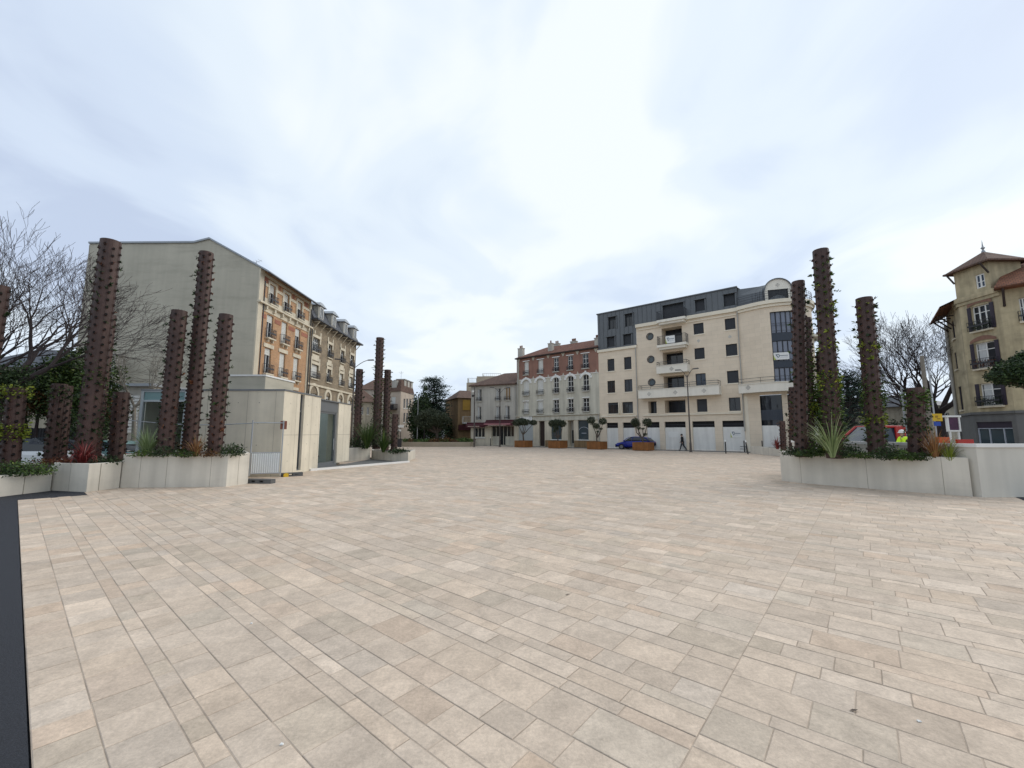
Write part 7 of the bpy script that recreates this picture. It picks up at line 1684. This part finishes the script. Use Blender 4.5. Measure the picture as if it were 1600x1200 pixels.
# =============== people ===============
def skin(joints,edges,name,m,parent,sub=2,root=0):
    me=bpy.data.meshes.new(name); me.from_pydata([j_[0] for j_ in joints],edges,[]); ob=bpy.data.objects.new(name,me); col.objects.link(ob)
    md=ob.modifiers.new('skin','SKIN'); md.use_smooth_shade=True
    for v,j_ in zip(me.skin_vertices[0].data,joints):
        r=j_[1]; v.radius=(r,r) if not isinstance(r,tuple) else r
    me.skin_vertices[0].data[root].use_root=True
    s=ob.modifiers.new('sub','SUBSURF'); s.levels=sub; s.render_levels=sub
    dg=bpy.context.evaluated_depsgraph_get(); dg.update(); nm=bpy.data.meshes.new_from_object(ob.evaluated_get(dg)); ob.modifiers.clear(); ob.data=nm
    nm.materials.clear(); nm.materials.append(m)
    for p in nm.polygons: p.use_smooth=True
    ob.parent=parent; return ob
def person(loc,rz,label,pose,jm,tm,hat,hatm,shoem='black'):
    t=thing('person',label,'person',(0,0,0)); J=pose
    hip=Vector((0,0,0.92)); chest=Vector((0.03,0,1.28)); neck=Vector((0.04,0,1.48)); head=Vector((0.07,0,1.63))
    js=[(hip,0.12),(chest,0.15),(neck,0.055),(head,(0.095,0.085)),(head+Vector((0.0,0,0.09)),0.07)]; ed=[(0,1),(1,2),(2,3),(3,4)]
    for s in (-1,1):
        sh=Vector((0.02,s*0.19,1.42)); el=sh+Vector(J['el'][s]); ha=el+Vector(J['ha'][s]); b0=len(js)
        js+= [(sh,0.055),(el,0.042),(ha,0.03),(ha+(ha-el).normalized()*0.08,0.028)]; ed+=[(1,b0),(b0,b0+1),(b0+1,b0+2),(b0+2,b0+3)]
        for fk in range(4):   # fingers, short and slightly curled
            q=ha+(ha-el).normalized()*0.08; d=(ha-el).normalized(); b1=len(js); js+=[(q+d*0.04+Vector((0.018*(fk-1.5),0,0)),0.008),(q+d*0.075+Vector((0.018*(fk-1.5)+0.01,-s*0.01,0)),0.007)]; ed+=[(b0+3,b1),(b1,b1+1)]
        b1=len(js); js+=[(ha+Vector((0.04,0,-0.03)),0.009),(ha+Vector((0.055,0,-0.065)),0.008)]; ed+=[(b0+2,b1),(b1,b1+1)]
        hp=Vector((0,s*0.09,0.88)); kn=hp+Vector(J['kn'][s]); an=kn+Vector(J['an'][s]); b0=len(js)
        js+=[(hp,0.085),(kn,0.055),(an,0.038)]; ed+=[(0,b0),(b0,b0+1),(b0+1,b0+2)]
    skin(js,ed,'body',M['skin'],t)
    # jacket
    js=[(hip+Z*(-0.06),(0.155,0.17)),(hip+Z*0.12,(0.13,0.155)),(chest,(0.145,0.18)),(neck-Z*0.05,(0.09,0.11))]; ed=[(0,1),(1,2),(2,3)]
    for s in (-1,1):
        sh=Vector((0.02,s*0.19,1.42)); el=sh+Vector(J['el'][s]); ha=el+Vector(J['ha'][s])*0.93; b0=len(js); js+=[(sh,0.08),(el,0.062),(ha,0.05)]; ed+=[(2,b0),(b0,b0+1),(b0+1,b0+2)]
    skin(js,ed,'jacket',M[jm],t)
    js=[(hip,(0.13,0.155))]; ed=[]
    for s in (-1,1):
        hp=Vector((0,s*0.09,0.86)); kn=hp+Vector(J['kn'][s]); an=kn+Vector(J['an'][s]); b0=len(js); js+=[(hp,0.10),(kn,0.075),(an+Z*0.03,0.062)]; ed+=[(0,b0),(b0,b0+1),(b0+1,b0+2)]
    skin(js,ed,'trousers',M[tm],t)
    for s in (-1,1):
        an=Vector((0,s*0.09,0.88))+Vector(J['kn'][s])+Vector(J['an'][s]); tz=J['toe'][s]
        skin([(an+Vector((-0.05,0,-0.03)),0.045),(an+Vector((0.05,0,-0.05+tz*0.3)),0.045),(an+Vector((0.16,0,-0.055+tz)),0.035)],[(0,1),(1,2)],'shoe',M[shoem],t)
    o=MB(); o.lathe([(0.112,0.0),(0.118,0.05),(0.10,0.11),(0.05,0.15),(0.0,0.16)],(0.06,0,1.64),14); h_=o.build(hat,M[hatm],t,smooth=True)
    if hat=='helmet': o=MB(); o.lathe([(0.115,0.03),(0.15,0.0),(0.115,0.01)],(0.07,0,1.65),14); o.build('helmet_brim',M[hatm],h_)
    o=MB(); 
    for s in (-1,1): o.lathe([(0.0,-0.01),(0.012,0),(0.0,0.01)],(0.155,s*0.032,1.645),6); o.tube([(0.06,s*0.088,1.66),(0.06,s*0.097,1.62)],0.012,5)
    o.tube([(0.155,0,1.64),(0.178,0,1.605)],0.014,5); o.tube([(0.155,-0.022,1.572),(0.16,0,1.57),(0.155,0.022,1.572)],0.006,4); o.build('face_detail',M['cloth2'],t)
    t.location=loc; t.rotation_euler=(0,0,rz); return t
walk={'el':{1:(-0.10,0.05,-0.28),-1:(0.10,-0.05,-0.27)},'ha':{1:(0.02,0,-0.25),-1:(0.14,0.02,-0.20)},'kn':{1:(0.16,0,-0.40),-1:(-0.12,0,-0.42)},'an':{1:(0.10,0,-0.40),-1:(-0.26,0,-0.33)},'toe':{1:0.05,-1:-0.05}}
g_=GP(1067,703.2); person((g_.x,g_.y,-0.05),math.atan2(-B.t.y,-B.t.x),'person in black clothes and cap walking left past the white hoardings',walk,'cloth','cloth2','cap','black')
stand={'el':{1:(0.02,0.14,-0.25),-1:(0.02,-0.14,-0.25)},'ha':{1:(0.12,-0.04,-0.18),-1:(0.12,0.04,-0.18)},'kn':{1:(0.02,0.02,-0.43),-1:(0.02,-0.02,-0.43)},'an':{1:(0,0,-0.40),-1:(0,0,-0.40)},'toe':{1:0,-1:0}}
pw=person((XH(1411.5,18.6),18.6,0.17),R(100),'worker in a fluorescent yellow jacket and white helmet behind the white wall',stand,'hivis','cloth2','helmet','white')
o=MB()
# reflective bands around the jacket
for z in (1.02,1.18): o.lathe([(0.192,z),(0.192,z+0.05)],(0.01,0,0),20)
q=o.build('reflective_band',M['reflect']); q.parent=pw; q.location=(0,0,0)
# small litter on the paving
for (px,py,lb_) in ((440,1163,'tiny white chip on the paving near the left foreground'),(1436,1127,'tiny white chip on the paving at the lower right'),(393,974,'tiny white paper scrap on the paving, left')):
    g_=GP(px,py,0.003); o=MB(); o.hexa([g_+Vector(v)*0.9 for v in ((-.012,-.008,0),(.014,-.01,0),(.011,.009,0),(-.009,.012,0),(-.008,-.005,.006),(.009,-.006,.008),(.007,.006,.005),(-.006,.008,.007))]); tag(o.build('paper_scrap',M['white']),lb_,'litter','white scraps on the paving')
for (px,py,lb_) in ((1334,1110,'dark dry leaf on the paving at the lower right'),(887,929,'small dark leaf on the paving in the middle'),(688,827,'small dark leaf further up the paving')):
    g_=GP(px,py,0.004); o=MB(); o.face([g_+Vector((-.03,0,0)),g_+Vector((0,-.012,.004)),g_+Vector((.03,0,.006)),g_+Vector((0,.012,.003))]); tag(o.build('dry_leaf',M['bark']),lb_,'leaf','dry leaves on the paving')
